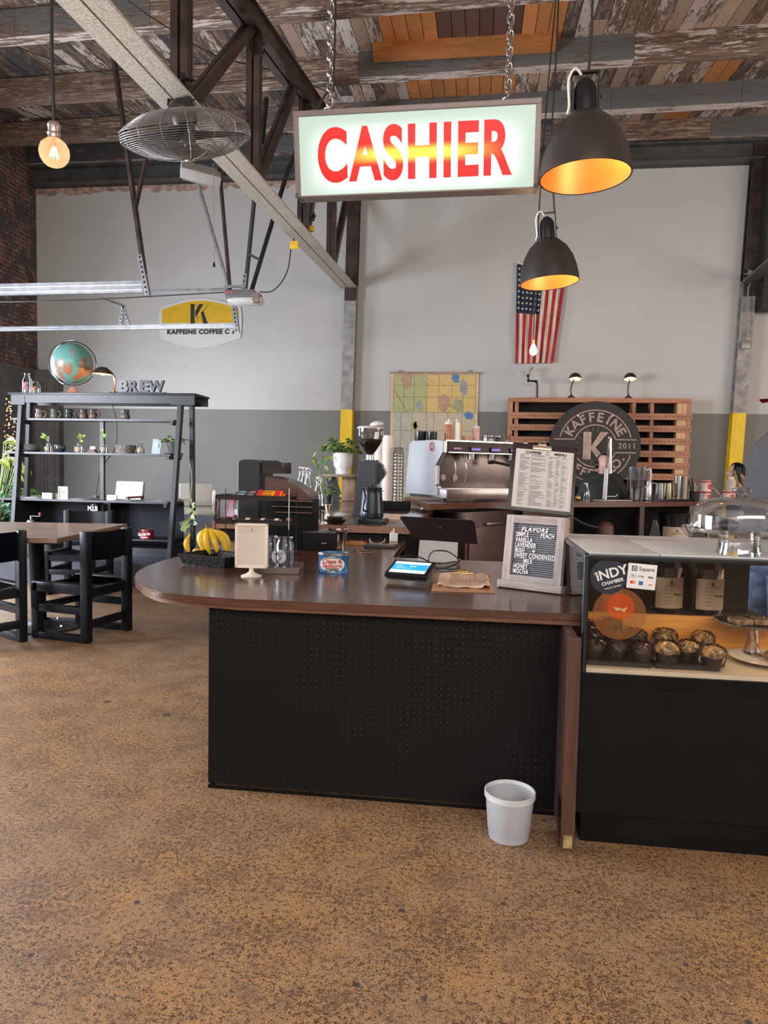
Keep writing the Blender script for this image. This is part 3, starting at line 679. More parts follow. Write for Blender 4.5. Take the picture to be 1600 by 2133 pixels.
tag(B().sph((0, 0, 0), (.045, .045, .022), 24).o('bun', pas, loc=(c.x+.055, c.y+.06, .615+.030)), 'round brown bun on the white plate', 'bun')
# ------------------------------------------------------------------ domed cake plate on top of the case
c = PZ(1538, 1160, 1.012); cy = c.y+.07; cx = PY(1541, 1110, cy).x
zr = PY(1541, 1108, cy).z-1.012; zd = PY(1541, 1036, cy).z-1.012
dk = thing('domed_cake_stand', 'large clear glass cake stand with dome on the white case top', 'cake stand', (cx, cy, 1.0125))
gd = glassy('dome glass', (.92, .91, .90), .04, .16, .6)
B().lathe([(.0, 0), (.070, 0), (.070, .008), (.066, .018), (.064, zr-.02), (.068, zr-.004)], n=40, flute=.02, nf=20).o('foot', gd, dk)
B().lathe([(0, zr-.004), (.14, zr-.004), (.176, zr+.012), (.184, zr+.014), (.184, zr+.003), (.17, zr-.018), (.165, zr-.018)], n=60, flute=.012, nf=30).o('plate', gd, dk)
H_ = zd-zr
B().lathe([(.158, zr+.006), (.158, zr+H_*.45), (.150, zr+H_*.68), (.130, zr+H_*.86), (.085, zr+H_*.97), (.03, zr+H_), (.0, zr+H_)], n=48).o('dome', gd, dk)
B().lathe([(0, zd), (.018, zd), (.014, zd+.006), (.030, zd+.020), (.032, zd+.028), (.02, zd+.034), (0, zd+.034)], n=24, flute=.05, nf=8).o('knob', glassy('cut glass', (.9, .9, .9), .05, .35, .6), dk)
# bucket on the floor
c = PZ(1061, 1761, 0); bk = thing('plastic_bucket', 'small translucent white plastic bucket on the concrete floor', 'bucket', (c.x, c.y+.06, 0))
bm_ = M('milky plastic', (.66, .67, .70), .35, trans=.45, var=.02, ior=1.2)
B().lathe([(0, 0), (.066, 0), (.070, .004), (.073, .03), (.0745, .032), (.084, .155), (.0815, .155), (.072, .034), (.064, .006), (0, .006)], n=48).o('bucket_wall', bm_, bk)
B().lathe([(.0825, .146), (.0885, .148), (.089, .166), (.0845, .168), (.082, .155)], n=48).o('rim', M('milky rim', (.74, .75, .76), .3, trans=.1), bk)
# ================================================================== things on the cashier worktop
ZT = .7805
def at(px, py, z=ZT): return PZ(px, py, z)
# rectangular black tray with bananas
a, c = at(372, 1176), at(495, 1188); ba = math.atan2(c.y-a.y, c.x-a.x)
ft = thing('fruit_tray', 'black rectangular fruit tray at the rounded end of the counter', 'tray', ((a.x+c.x)/2, (a.y+c.y)/2+.12, ZT), ba)
w_, d_ = .30, .23
wick = M('black woven plastic', (.016, .012, .011), .5, var=.4, vs=40, bump=.5, bs=55, spec=.3)
B().box((0, 0, .004), (w_*.88, d_*.86, .008), .003).o('tray_floor', wick, ft)
b = B(); P_ = [(-1, -1), (1, -1), (1, 1), (-1, 1)]
for i in range(4):
    p, q = P_[i], P_[(i+1) % 4]
    lo = [Vector((k[0]*w_*.44, k[1]*d_*.43, .004)) for k in (p, q)]; hi = [Vector((k[0]*w_*.5, k[1]*d_*.5, .052)) for k in (p, q)]
    n_ = Vector((-(p[0]+q[0])*.003, -(p[1]+q[1])*.003, 0))
    b._mk([lo[0], lo[1], hi[1], hi[0], lo[0]+n_, lo[1]+n_, hi[1]+n_, hi[0]+n_], [(0, 1, 2, 3), (4, 7, 6, 5), (0, 3, 7, 4), (1, 5, 6, 2), (3, 2, 6, 7), (0, 4, 5, 1)])
b.o('tray_side', wick, ft)
b = B()
for i in range(4): p, q = P_[i], P_[(i+1) % 4]; b.bar((p[0]*w_*.5, p[1]*d_*.5, .053), (q[0]*w_*.5, q[1]*d_*.5, .053), .008, .006, bev=.002)
b.o('tray_rim', blkg, ft)
bany = M('banana yellow', (.80, .50, .03), .45, var=.12, vs=14); banb = M('banana stem', (.20, .16, .04), .6, var=.4, vs=30)
def banana(b, root, tip, bend, r=.017):
    root, tip, bend = Vector(root), Vector(tip), Vector(bend); mid = (root+tip)/2+bend
    pts = [root, root.lerp(mid, .45)+bend*.12, mid, mid.lerp(tip, .5)+bend*.2, tip]
    b.tube(pts, r, 7, sm=5, rs=[.005, .007, r*.95, r, r*.98, r*.8, .004]); return b
bn = thing('banana_bunch', 'bunch of ripe yellow bananas standing in the black fruit tray', 'bananas', (at(440, 1165).x, at(440, 1165).y, ZT+.009), 0)
top = Vector((-.022, .01, .162))
for k, (tx, ty, bx, by) in enumerate(((-.030, .0, -.03, -.012), (-.018, -.035, -.022, -.02), (.012, -.045, -.004, -.035), (.055, -.040, .010, -.03), (.098, -.028, .022, -.012), (.09, .035, .02, .02))):
    z_ = .022 if k < 4 else .03
    banana(B(), top+Vector((.004*k-.01, 0, -.008)), (tx, ty, z_), (bx, by, .02)).o('banana', bany, bn)
B().cyl(top+Vector((0, 0, -.015)), top+Vector((-.012, 0, .018)), .010, .008, 8).o('bunch_stem', banb, bn)
B().sph((.062, -.043, .05), (.011, .003, .009), 12).o('fruit_sticker', M('blue sticker', (.05, .07, .14), .5), bn)
B().sph((.030, -.060, .035), (.011, .003, .009), 12).o('fruit_sticker', MT['blue sticker'], bn)
p = at(392, 1160); b1 = thing('banana', 'single short banana with a tall dark stem at the left of the tray', 'banana', (p.x+.01, p.y, ZT+.009))
banana(B(), (.0, 0, .115), (.004, -.02, .022), (-.016, -.008, 0), .016).o('banana_skin', bany, b1); B().cyl((0, 0, .112), (-.002, 0, .135), .0045, .003, 8).o('banana_stem', banb, b1)
p = at(408, 1165); b2_ = thing('fruit', 'small golden fruit leaning beside the single banana in the tray', 'fruit', (p.x+.006, p.y, ZT+.009))
B().sph((0, 0, .028), (.026, .020, .024), 16, (0, .5, 0)).o('fruit_skin', M('golden skin', (.70, .36, .06), .5, var=.3, vs=40), b2_)
# picture stand (its printed code is left out)
p = at(518, 1203); fs = thing('card_stand', 'cream plastic picture stand with a round foot on the worktop', 'card stand', (p.x, p.y+.04, ZT), rad(4))
fr_m = M('cream plastic', (.80, .68, .58), .35, var=.02)
fw, fh = PY(553, 1100, p.y+.04).x-PY(486, 1100, p.y+.04).x, PY(520, 1090, p.y+.04).z-PY(520, 1183, p.y+.04).z; zf = PY(520, 1183, p.y+.04).z-ZT
B().lathe([(0, 0), (.047, 0), (.048, .004), (.030, .010), (.012, .020), (.0095, .034), (.0105, zf), (0, zf)], n=32).o('foot', fr_m, fs)
B().m(0).b2((-fw/2, -.008, zf), (-fw/2+.013, .008, zf+fh), .002).b2((fw/2-.013, -.008, zf), (fw/2, .008, zf+fh), .002).b2((-fw/2, -.008, zf), (fw/2, .008, zf+.013), .002).b2((-fw/2, -.008, zf+fh-.013), (fw/2, .008, zf+fh), .002).o('frame', fr_m, fs)
pp = B().b2((-fw/2+.01, -.003, zf+.01), (fw/2-.01, .004, zf+fh-.01)).o('card', cream, fs)
b = B(); b.box((0, -.0035, zf+fh-.028), (.006, .0006, .006)); b.box((0, -.0035, zf+fh-.038), (.05, .0006, .0008)); b.o('card_print', inkg, pp)
# wire trays: jars, round price tag
mesh_m = peg_mat('perforated metal', (.20, .17, .15), (.62, .45, .34), .008)
a, c = at(545, 1193), at(602, 1196); tx_, ty_ = at(575, 1196).x, at(575, 1196).y+.11
mt = thing('mesh_tray', 'flat dark mesh tray with a jar behind the cream card stand', 'tray', (tx_, ty_, ZT), rad(8))
B().b2((-.135, -.10, .0), (.085, .10, .004)).o('tray_floor', mesh_m, mt)
b = B(); Q = [(-.14, -.105), (.09, -.105), (.09, .105), (-.14, .105)]
for i in range(4): p, q = Q[i], Q[(i+1) % 4]; b.bar((p[0], p[1], .016), (q[0], q[1], .016), .004, .024); b.tube([(p[0], p[1], .030), (q[0], q[1], .030)], .003, 6)
b.o('tray_side', M('bronze mesh rim', (.16, .12, .10), .35, .7), mt)
jg = thing('glass_jar', 'clear straight-sided glass tumbler jar beside the card stand', 'jar', (tx_+.008, ty_+.01, ZT+.005), 0, None)
JP = [(.0, 0), (.041, 0), (.044, .007), (.044, .125), (.036, .146), (.038, .156)]
B().lathe(JP, n=32).o('jar_glass', glassy('tumbler glass', (.86, .88, .93), .03, .16), jg)
B().lathe([(.038, .154), (.040, .156), (.038, .160), (.036, .156)], n=32).o('jar_rim', gl2, jg)
dup(jg, (tx_-.078, ty_+.038, ZT+.005), 0, 'second glass tumbler jar, half hidden behind the card stand')
p = at(588, 1186); tg = thing('price_tag', 'round cream price tag held upright in a wire ring', 'price tag', (p.x-.008, p.y-.035, ZT+.005), rad(-4))
zc_ = .062
tgd = B().lathe([(0, 0), (.036, 0), (.036, .003), (0, .003)], (0, 0, zc_), 36, (PI/2, 0, 0)).o('tag_disc', paper, tg)
for s_, z_, sz in (('HALF GLASS', .014, .0100), ('w/ice', .003, .0100), ('$16.00', -.010, .0115)): text('handwriting', s_, sz, ink, tgd, (0, -.0038, zc_+z_), (PI/2, rad(-6), 0), shear=.1)
B().tube([(.013*math.cos(a), -.006, .020+.013*math.sin(a)) for a in [2*PI*k/20 for k in range(20)]], .0013, 6, closed=True).tube([(.0, -.006, .007), (0, .0, .0015), (.02, .006, .0015)], .0013, 6).o('wire_ring', chrome, tg)
# two-tier wire snack rack
yR = at(530, 1160).y+.12
rk = thing('snack_rack', 'two-tier wire snack rack with tall scoop-shaped ends behind the bananas', 'rack', (PY(530, 1100, yR).x, yR, ZT))
xl, xr = PY(457, 1100, yR).x-rk.location.x, PY(608, 1100, yR).x-rk.location.x
z1, z2 = PY(530, 1092, yR).z-ZT, PY(530, 1042, yR).z-ZT
def basket(z, nm):
    b = B(); b.bar((xl, -.06, z+.014), (xr, -.06, z+.014), .003, .024); b.bar((xl, .10, z+.014), (xr, .10, z+.014), .003, .024)
    b.tube([(xl, -.062, z+.027), (xr, -.062, z+.027), (xr, .10, z+.027), (xl, .10, z+.027)], .0025, 6, closed=True)
    for k in range(26): x_ = xl+(xr-xl)*k/25; b.tube([(x_, -.06, z+.002), (x_, .10, z+.002)], .0012, 4)
    b.o(nm, M('black chromed wire', (.05, .04, .035), .2, .8), rk)
basket(z1, 'lower_basket'); basket(z2, 'upper_basket')
b = B()
for x_ in (xl, xr):
    b.tube([(x_, -.062, 0), (x_, -.062, z2+.03), ], .003, 6).tube([(x_, .10, 0), (x_, .10, z2+.06)], .003, 6).tube([(x_, -.062, .003), (x_, .10, .003)], .003, 6)
b.tube([(xl, -.062, .003), (xr, -.062, .003)], .003, 6).o('wire_legs', MT['black chromed wire'], rk)
B().lathe([(0, 0), (.006, .01), (.009, .06), (.008, .11), (0, .13)], (xl-.008, -.065, z2-.07), 12, sy=.4).o('scoop_end', chrome, rk)
B().bar((xr, -.066, z1-.02), (xr, -.066, z2+.075), .003, .005).o('upright', chrome, rk)
# snack bars on the rack
def bar_mat(name, c1, c2): return M(name, c1, .28, var=0, vs=30, col2=c2)
sb_t = bar_mat('teal wrapper', (.03, .12, .14), (.02, .06, .08)); sb_y = bar_mat('yellow wrapper', (.85, .52, .02), (.80, .42, .01)); sb_r = bar_mat('red wrapper', (.62, .02, .02), (.5, .02, .02)); nutp = bar_mat('nut picture', (.45, .22, .12), (.25, .08, .04))
def snack(name, lab, mats, w, x, y, z, rz, tilt, grp, s_=None, first=None):
    t = thing(name, lab, 'snack bar', (x, y, z), rz, grp); h = .026
    b = B().grid(lambda u, v: Vector(((u-.5)*w, (v-.5)*.042, .011*math.sin(v*PI)**.6*min(1, u*12, (1-u)*12)+.001)), 16, 8).box((0, 0, .001), (w, .04, .001)); b.o('wrapper', mats[0], t)
    b = B()
    for e in (-1, 1): b.box((e*(w/2+.004), 0, .001), (.010, .042, .001))
    b.box((w*.33, 0, .0118), (w*.26, .030, .0006)); b.o('wrapper_print', mats[1], t)
    if s_: text('lettering', s_, .016, mats[2], t, (-w*.13, -.003, .0135), (0, 0, 0), bold=.0004, sx=.9)
    t.rotation_euler = (tilt, 0, rz); return t
X0_, Y0_, Z0_ = rk.location
n_ = 0
for i, (dx, dy, dz) in enumerate(((-.055, -.02, .022), (-.04, .025, .024), (-.05, .0, .036))):
    lab = ('teal nut bar lying at the front of the upper basket', 'teal nut bar at the back of the upper basket', 'topmost teal nut bar in the upper basket')[i]
    snack('nut_bar', lab, (sb_t, nutp, paper), .125, X0_+dx, Y0_+dy, Z0_+z2+dz, .03-.04*i, .35, 'teal nut bars', 'LUNA')
for i, (dx, dy, dz) in enumerate(((.095, -.025, .026), (.09, .01, .040), (.10, .03, .026))):
    lab = ('yellow granola bar with red end at the front of the upper basket', 'yellow granola bar with red end leaning on top of the others', 'yellow granola bar at the back of the upper basket')[i]
    t = snack('granola_bar', lab, (sb_y, sb_r, sb_r), .135, X0_+dx, Y0_+dy, Z0_+z2+dz, .04-.03*i, .75, 'yellow granola bars', 'CRUNCH')
    B().box((-.055, 0, .0122), (.022, .034, .001)).o('red_end', sb_r, t)
for i, (dx, lab) in enumerate(((.10, 'dark nut bar in the lower basket nearest the orange one'), (.02, 'dark nut bar in the middle of the lower basket'), (-.07, 'dark nut bar at the left of the lower basket'))):
    snack('nut_bar', lab, (bar_mat('brown wrapper', (.10, .05, .04), (.05, .03, .03)), cream, paper), .10, X0_+dx, Y0_-.01, Z0_+z1+.02, .05, .4, 'dark nut bars', 'BAR' if 0 else None)
tag(B().box((0, 0, 0), (.022, .04, .02), .006).o('orange_sweet', M('orange wrapper', (.62, .16, .05), .4, var=.4, vs=60), loc=(X0_+xr-.012, Y0_-.03, Z0_+z1+.035)), 'small crumpled orange sweet at the right end of the lower basket', 'sweet')
p = PY(476, 1085, yR+.13); lf = thing('pink_leaflet', 'pink leaflet leaning behind the snack rack', 'leaflet', (p.x, yR+.13, ZT+.04))
B().prism([(-.03, 0), (.035, 0), (.035, .125), (-.002, .125)], 0, .002, 'xz').m(1).prism([(-.01, .03), (.03, .03), (.03, .11), (.008, .11)], -.001, 0, 'xz').o('leaflet_sheet', [M('pink print', (.72, .22, .32), .6), M('lilac print', (.58, .50, .62), .6)], lf); lf.location.z = PY(476, 1085, yR+.13).z
# tall black dispenser with a brown smoked cover and a curved body
yD = yR+.34
p = PY(523, 1090, yD); dsp = thing('black_dispenser', 'tall black dispenser with rounded top and smoked window behind the snack rack', 'dispenser', (p.x, yD, ZT))
wL, wR = PY(496, 1000, yD).x-p.x, PY(541, 1000, yD).x-p.x; hT = PY(520, 957, yD).z-ZT
B().prism([(wL, 0), (wR, 0), (wR, hT-.02), (wR-.02, hT-.004), (.0, hT), (wL+.02, hT-.002), (wL, hT-.02)], 0, .30, 'xz', .004).o('housing', M('blue black plastic', (.016, .017, .022), .38, var=.05), dsp)
smoke = M('smoked brown plastic', (.055, .030, .022), .12, var=.5, vs=6)
wR2 = PY(588, 960, yD+.06).x-p.x
B().prism([(wR, hT-.085), (wR2, hT-.085), (wR2, hT-.014), (wR2-.02, hT-.004), (wR, hT-.004)], .03, .28, 'xz', .004).o('smoked_window', smoke, dsp)
B().prism([(wL-.004, .10), (wL, .10), (wL, hT-.015), (wL-.004, hT-.02)], .005, .012, 'xz').o('bright_edge', chrome, dsp)
# arched bread-bin like box
yA = yD-.05
p = PY(600, 1090, yA); ab = thing('arched_box', 'black counter box with a brown arched roll lid right of the tall dispenser', 'box', (p.x, yA, ZT))
xa, xb = PY(552, 1000, yA).x-p.x, PY(645, 1050, yA).x-p.x; zA = PY(590, 993, yA).z-ZT; zB = PY(645, 1035, yA).z-ZT
arc = [(xa+(xb-xa)*t, zB+(zA-zB)*math.cos(t*PI/2)**.75) for t in [i/10 for i in range(11)]]
B().prism([(xa, zB-.02)]+arc+[(xb, zB-.02)], 0, .26, 'xz', .003).o('roll_lid', M('brown roll lid', (.12, .065, .045), .25, .2, var=.2), ab)
B().b2((xa, 0, 0), (xb, .26, zB-.02), .004).o('box_body', blk, ab)
b = B()
for k in range(3): z_ = zB-.03-.035*k; b.b2((xa+.03+.02*k, -.02, z_), (xb+.02, .0, z_+.006))
b.o('box_shelf', M('copper tray', (.30, .16, .11), .35, .6, var=.3, vs=20), ab)
# flat black case with closed laptop on top
a = at(622, 1148); cs_ = thing('black_cash_box', 'low black cash box with a flat lid beside the snack rack', 'box', (a.x+.10, a.y+.155, ZT), rad(8))
hB = .105
B().box((0, 0, hB/2), (.20, .22, hB), .004).o('box_body', blk, cs_)
B().box((.0, 0, hB+.006), (.20, .22, .012), .003).o('box_lid', M('worn black lid', (.035, .028, .025), .25, var=.3, vs=8), cs_)
B().box((.03, -.111, hB*.45), (.03, .003, .003)).o('slot', chrome, cs_)
# coffee tin
p = at(690, 1196); tin = thing('coffee_tin', 'blue oval coffee tin with white label reading Chase & Sanborn', 'tin', (p.x, p.y+.055, ZT), 0)
tb = M('tin blue', (.04, .16, .34), .35, .2, var=.15, vs=20); tw = M('tin white', (.78, .74, .68), .4); tm = M('tin metal', (.52, .50, .46), .3, .8, var=.3, vs=14)
tw_ = (PY(721, 1170, p.y+.05).x-PY(658, 1170, p.y+.05).x)/2; th_ = PY(690, 1150, p.y+.05).z-ZT
B().lathe([(0, 0), (tw_, 0), (tw_, .004), (tw_*.985, .006), (tw_*.985, th_*.84), (tw_, th_*.86), (tw_, th_*.98), (tw_*.95, th_), (tw_*.93, th_*.95), (tw_*.9, .01), (0, .01)], n=56, sy=.62).o('tin_body', tb, tin)
B().lathe([(tw_*1.005, th_*.86), (tw_*1.012, th_*.88), (tw_*1.012, th_*.99), (tw_*.96, th_*1.01)], n=56, sy=.62).o('tin_rim', tm, tin)
def onell(x, z, off=.0012): a_ = math.asin(max(-1, min(1, x/tw_))); return Vector((tw_*math.sin(a_)*1.0+0, -(tw_*.62+off)*math.cos(a_), z))
b = B(); N_ = 32; b.grid(lambda u, v: onell(tw_*.80*(v*math.cos(2*PI*u)), th_*.45+th_*.38*v*math.sin(2*PI*u), .0016), 40, 14); b.o('label_oval', tw, tin)
def bend_text(t, off): 
    for v in t.data.vertices: q_ = onell(v.co.x+t.location.x, v.co.y+t.location.z, off+v.co.z); v.co = q_
    t.location = (0, 0, 0); t.rotation_euler = (0, 0, 0); return t
for s_, z_, sz, m_, bo in (('Chase &', .60, .030, red, .0004), ('Sanborn', .39, .031, red, .0004), ('COFFEE', .18, .021, ink, .0006), ('PRESSURE PACKED', .77, .0085, ink, .0)):
    bend_text(text('lettering', s_, sz, m_, tin, (0, 0, th_*z_), bold=bo, sx=.95), .0048)
# plastic cup with lid
p = at(703, 1143); cu_ = thing('plastic_cup', 'clear plastic cup with lid and a little brown powder behind the tin', 'cup', (p.x, p.y+.02, ZT))
ch = PY(703, 1103, p.y).z-ZT; cr = (PY(723, 1110, p.y).x-PY(683, 1110, p.y).x)/2
B().lathe([(0, 0), (cr*.70, 0), (cr*.93, ch), (cr*.95, ch+.002)], n=30).o('cup_wall', plas, cu_)
B().lathe([(cr*.98, ch-.004), (cr*1.03, ch), (cr*1.0, ch+.010), (cr*.85, ch+.016), (0, ch+.018)], n=30).o('cup_lid', plas, cu_)
B().lathe([(0, .002), (cr*.68, .002), (cr*.72, .02), (0, .045)], n=24).o('powder', M('brown powder', (.28, .15, .10), .8, var=.3, vs=60), cu_)
# phone, napkins, laptop, adapter, cables
p = at(757, 1150); ph = thing('phone', 'dark phone lying flat behind the blue coffee tin', 'phone', (p.x, p.y, ZT), rad(28))
B().box((0, 0, .004), (.075, .15, .008), .003).o('phone_case', M('bronze case', (.22, .14, .09), .4, .3), ph); B().box((0, 0, .0083), (.068, .142, .0008)).o('phone_screen', M('dark glass', (.01, .012, .014), .05), ph)
p = at(738, 1133); tag(B().box((0, 0, .004), (.16, .14, .008), .002).box((.01, .015, .012), (.10, .06, .008), .003).o('paper_bag', M('orange kraft paper', (.52, .24, .07), .6, var=.25, vs=20), loc=(p.x, p.y, ZT), rot=(0, 0, rad(6))), 'flat orange brown paper bag with folded edge behind the plastic cup', 'paper bag')
p = at(797, 1139); lt = thing('tablet_computer', 'thin dark closed tablet with grey strip near the counter edge', 'tablet', (p.x-.01, p.y, ZT), rad(-4))
B().box((0, 0, .007), (.20, .15, .014), .004).o('tablet_shell', dgrey, lt); B().box((0, .01, .0147), (.17, .08, .001)).o('grey_strip', M('grey strip', (.28, .26, .25), .4), lt)
p = at(820, 1128); ad_ = thing('power_adapter', 'white square power adapter plugged at the counter edge', 'power adapter', (p.x, p.y, ZT), rad(15))
B().box((0, 0, .030), (.055, .028, .06), .005).o('adapter_body', white, ad_); B().box((-.012, 0, .065), (.012, .014, .014), .002).cyl((0, 0, .06), (0, 0, .09), .005).o('adapter_plug', white, ad_)
def cable(pts, z, r, m, lab, zz=None, sm=8):
    P3 = [PZ(x, y, (zz[i] if zz else z)) for i, (x, y) in enumerate(pts)]
    return tag(B().tube(P3, r, 6, sm=sm).o('cable', m), lab, 'cable')
cable([(818, 1103), (806, 1092), (785, 1092), (772, 1110), (772, 1128), (790, 1132), (802, 1124), (797, 1114), (780, 1118), (768, 1121), (745, 1116), (722, 1104)], .785, .0028, white, 'white charging cable looping from the adapter across the counter', [.85, .88, .87]+[.788]*9)
cable([(812, 1096), (806, 1082), (790, 1090), (770, 1104), (745, 1114), (728, 1100)], .79, .0035, wire_m, 'black cable from the kettle base hanging over the lower counter', [.80, .885, .86, .80, .79, .79])
# customer display terminal with blue screen
a, c, t_ = at(800, 1212), at(888, 1219), PZ(820, 1172, .83)
X_, w_, h_ = frame(Vector((a.x, a.y, ZT+.030)), Vector((c.x, c.y, ZT+.030)), Vector((a.x+.01, a.y+.14, ZT+.075)))
td = place(thing('payment_terminal', 'black payment terminal with lit blue and white screen facing up', 'payment terminal'), X_)
h_ = .150
B().box((0, 0, h_/2), (w_, .020, h_), .006).o('terminal_case', blkg, td)
B().box((0, .016, h_/2+.005), (w_*.96, .02, h_*.9), .006).o('terminal_back', dgrey, td)
def emit(name, col, s): return M(name, col, .4, var=0, emis=s, ecol=col)
scw = emit('screen white', (.72, .88, .95), .75); scb = emit('screen blue', (.02, .30, .78), .75)
s_ = B().m(0).box((0, -.0105, h_*.5), (w_*.84, .001, h_*.74)).m(1).box((0, -.0112, h_*.50), (w_*.84, .001, h_*.38)).o('screen', [scw, scb], td)
B().box((-w_*.25, -.012, h_*.55), (w_*.18, .0006, .003)).box((w_*.08, -.012, h_*.55), (w_*.12, .0006, .003)).box((0, -.012, h_*.5), (.001, .0006, h_*.3)).box((-w_*.2, -.012, h_*.42), (w_*.3, .0006, .0015)).o('screen_text', scw, s_)
cable([(822, 1178), (826, 1162), (850, 1157), (880, 1163), (902, 1178), (910, 1184), (925, 1184), (948, 1176), (955, 1165), (935, 1150), (915, 1147), (900, 1150), (893, 1165), (900, 1178), (912, 1188)], .8, .003, wire_m, 'black cable curled in front of the register stand', [.83, .88, .89, .87, .82, .80, .79, .80, .83, .92, .94, .93, .88, .80, .79])
cable([(880, 1180), (895, 1174), (920, 1174), (950, 1170), (957, 1180), (940, 1186), (905, 1180)], .79, .003, wire_m, 'second black cable lying flat by the register foot')
# register: display back on a grey stand
c = at(911, 1172); rg = thing('cash_register', 'black register screen seen from behind on a broad grey stand', 'cash register', (c.x, c.y+.02, ZT), rad(-8))
yg = c.y+.02; Z_ = lambda y: PY(911, y, yg).z-ZT
gm = M('grey stand', (.34, .31, .29), .4, .1, var=.04)
b = B(); hw = (PY(953, 1150, yg).x-PY(869, 1150, yg).x)/2
b.prism([(-hw, 0), (hw, 0), (hw*.96, Z_(1112)), (hw*.86, Z_(1105)), (-hw*.86, Z_(1105)), (-hw*.96, Z_(1112))], -.006, .006, 'xz', .002)
for v in b.bm.verts: v.co.y += v.co.z*.22
b.o('stand_plate', gm, rg)
B().box((0, .07, .004), (hw*1.9, .14, .008), .003).o('stand_foot', gm, rg)
xl_, xr_ = PY(835, 1080, yg).x-c.x, PY(988, 1080, yg).x-c.x; xl2, xr2 = PY(862, 1122, yg).x-c.x, PY(994, 1128, yg).x-c.x
b = B(); b.prism([(xl2, Z_(1127)), (xr2, Z_(1131)), (xr_+.01, Z_(1086)), (xr_-.004, Z_(1080)), (xl_+.01, Z_(1077)), (xl_, Z_(1081))], .0, .022, 'xz', .003)
for v in b.bm.verts: v.co.y += .02-(v.co.z-Z_(1130))*.5
b.o('screen_back', M('warm black plastic', (.022, .015, .014), .4), rg)
b = B(); zz1 = Z_(1096); b.box((.0, 0, 0), (.036, .003, .017), .003).o('logo_plate', blkg, rg, loc=(0.01, .02-(zz1-Z_(1130))*.5-.003, zz1), rot=(rad(-26), 0, 0))
# wooden clipboard with handwritten note
bl, br, tl, tr_ = at(892, 1232), at(1024, 1237), at(912, 1194), at(1027, 1199)
cl = thing('note_clipboard', 'wooden clipboard lying flat with a handwritten brown paper note', 'clipboard', ((bl+br+tl+tr_)/4), math.atan2(br.y-bl.y, br.x-bl.x))
w_ = (br-bl).length; d_ = (tl-bl).length*.92
B().box((0, 0, .002), (w_, d_+.01, .004), .001).o('board', wood('clipboard wood', (.32, .15, .07), (.46, .24, .12), .5, 1, 2), cl)
B().grid(lambda u, v: Vector(((u-.5)*w_*.88+.004, (v-.42)*d_*.86, .006+.004*math.sin(u*9+v*3)**2+(.010*(1-v)**3 if u > .85 or u < .12 else 0))), 24, 12).o('note_paper', M('tan paper', (.80, .56, .42), .75, var=.08), cl)
b = B(); q = random.Random(5)
for k in range(7):
    x_ = -w_*.22
    while x_ < w_*.40:
        L_ = .006+.012*q.random(); b.tube([(x_+L_*i/4, d_*(.33-.095*k)+.002*(q.random()-.5)*1.6+.002*math.sin(i*2.5), .0128) for i in range(5)], .0009, 4); x_ += L_+.004
b.o('handwriting', ink, cl)
b = B().box((0, d_*.46, .009), (.105, .012, .010), .002).box((0, d_*.52, .016), (.055, .03, .004), .002); b.cyl((0, d_*.60, .016), (0, d_*.60, .022), .016, .013, 20)
b.o('clip', gold, cl)
# FLAVORS letter board, turned towards the left
bl, br = at(1046, 1222), at(1168, 1237); tl = Vector((bl.x-.002, bl.y+.055, 0)); tl.z = 0
tp = PY(1046, 1071, bl.y+.05); tl = Vector((bl.x+.012, bl.y+.04, tp.z))
X_, w_, h_ = frame(bl, br, tl)
lb = place(thing('letter_board', 'grey felt letter board headed FLAVORS in a pale wooden frame', 'letter board'), X_)
gw = wood('pale grey wood', (.30, .24, .22), (.47, .40, .37), .6, 2, 1.6); gw2 = wood('pale grey wood along', (.26, .20, .18), (.42, .35, .32), .6, 0, 1.6)
f_ = .034
B().m(0).b2((-w_/2, -.012, .03), (-w_/2+f_, .018, h_)).b2((w_/2-f_, -.012, .03), (w_/2, .018, h_)).m(1).b2((-w_/2+f_, -.012, h_-f_), (w_/2-f_, .018, h_)).b2((-w_/2+f_, -.012, .03), (w_/2-f_, .018, .03+f_*.8)).o('frame', [gw, gw2], lb)
B().b2((-w_/2-.012, -.030, .0), (w_/2+.012, .030, .032), .002).o('foot_bar', gw2, lb)
B().b2((-w_/2+f_, .004, .05), (w_/2-f_, .012, h_-.02)).o('backing', M('dark felt groove', (.03, .03, .04), .9), lb); b = B()
zs = []; nR = 25
for k in range(nR+1): z_ = .058+(h_-f_-.060)*k/nR; b.bar((-w_/2+f_, .002, z_), (w_/2-f_, .002, z_), .006, (h_-f_-.06)/nR*.62)
b.o('felt', M('grey felt', (.21, .205, .23), .9, var=.1, vs=40), lb)
wx = w_/2-f_-.012; lh = (h_-f_-.06)/9.5; lm = M('white letters', (.85, .84, .82), .35, var=0)
z0 = h_-f_-.018
text('letters', 'FLAVORS', lh*1.05, lm, lb, (-.004, -.004, z0-lh*.35), shear=.25, bold=.0006, sp=1.25, ext=.0015)
for k, (s_, x_) in enumerate((('SIMPLE', -wx), ('VANILLA', -wx), ('LAVENDER', -wx), ('IRISH', -wx), ('SWEET CONDENSED', -wx), ('MILK', -wx+.045), ('HONEY', -wx), ('MOCHA', -wx))):
    text('letters', s_, lh*1.22, lm, lb, (x_, -.004, z0-lh*(1.35+k*.97)), align='LEFT', bold=.0003, sx=.62, sp=1.15, ext=.0015)
text('letters', 'PEACH', lh*1.22, lm, lb, (wx, -.004, z0-lh*1.35), align='RIGHT', bold=.0003, sx=.62, sp=1.15, ext=.0015)
zh = z0-lh*4.26; B().prism([(-wx+.088+.006*x_, zh+.006*y_) for x_, y_ in ((0, -1), (.9, .0), (.95, .6), (.5, .9), (0, .5), (-.5, .9), (-.95, .6), (-.9, 0))], -.005, -.003, 'xz').o('heart', lm, lb)
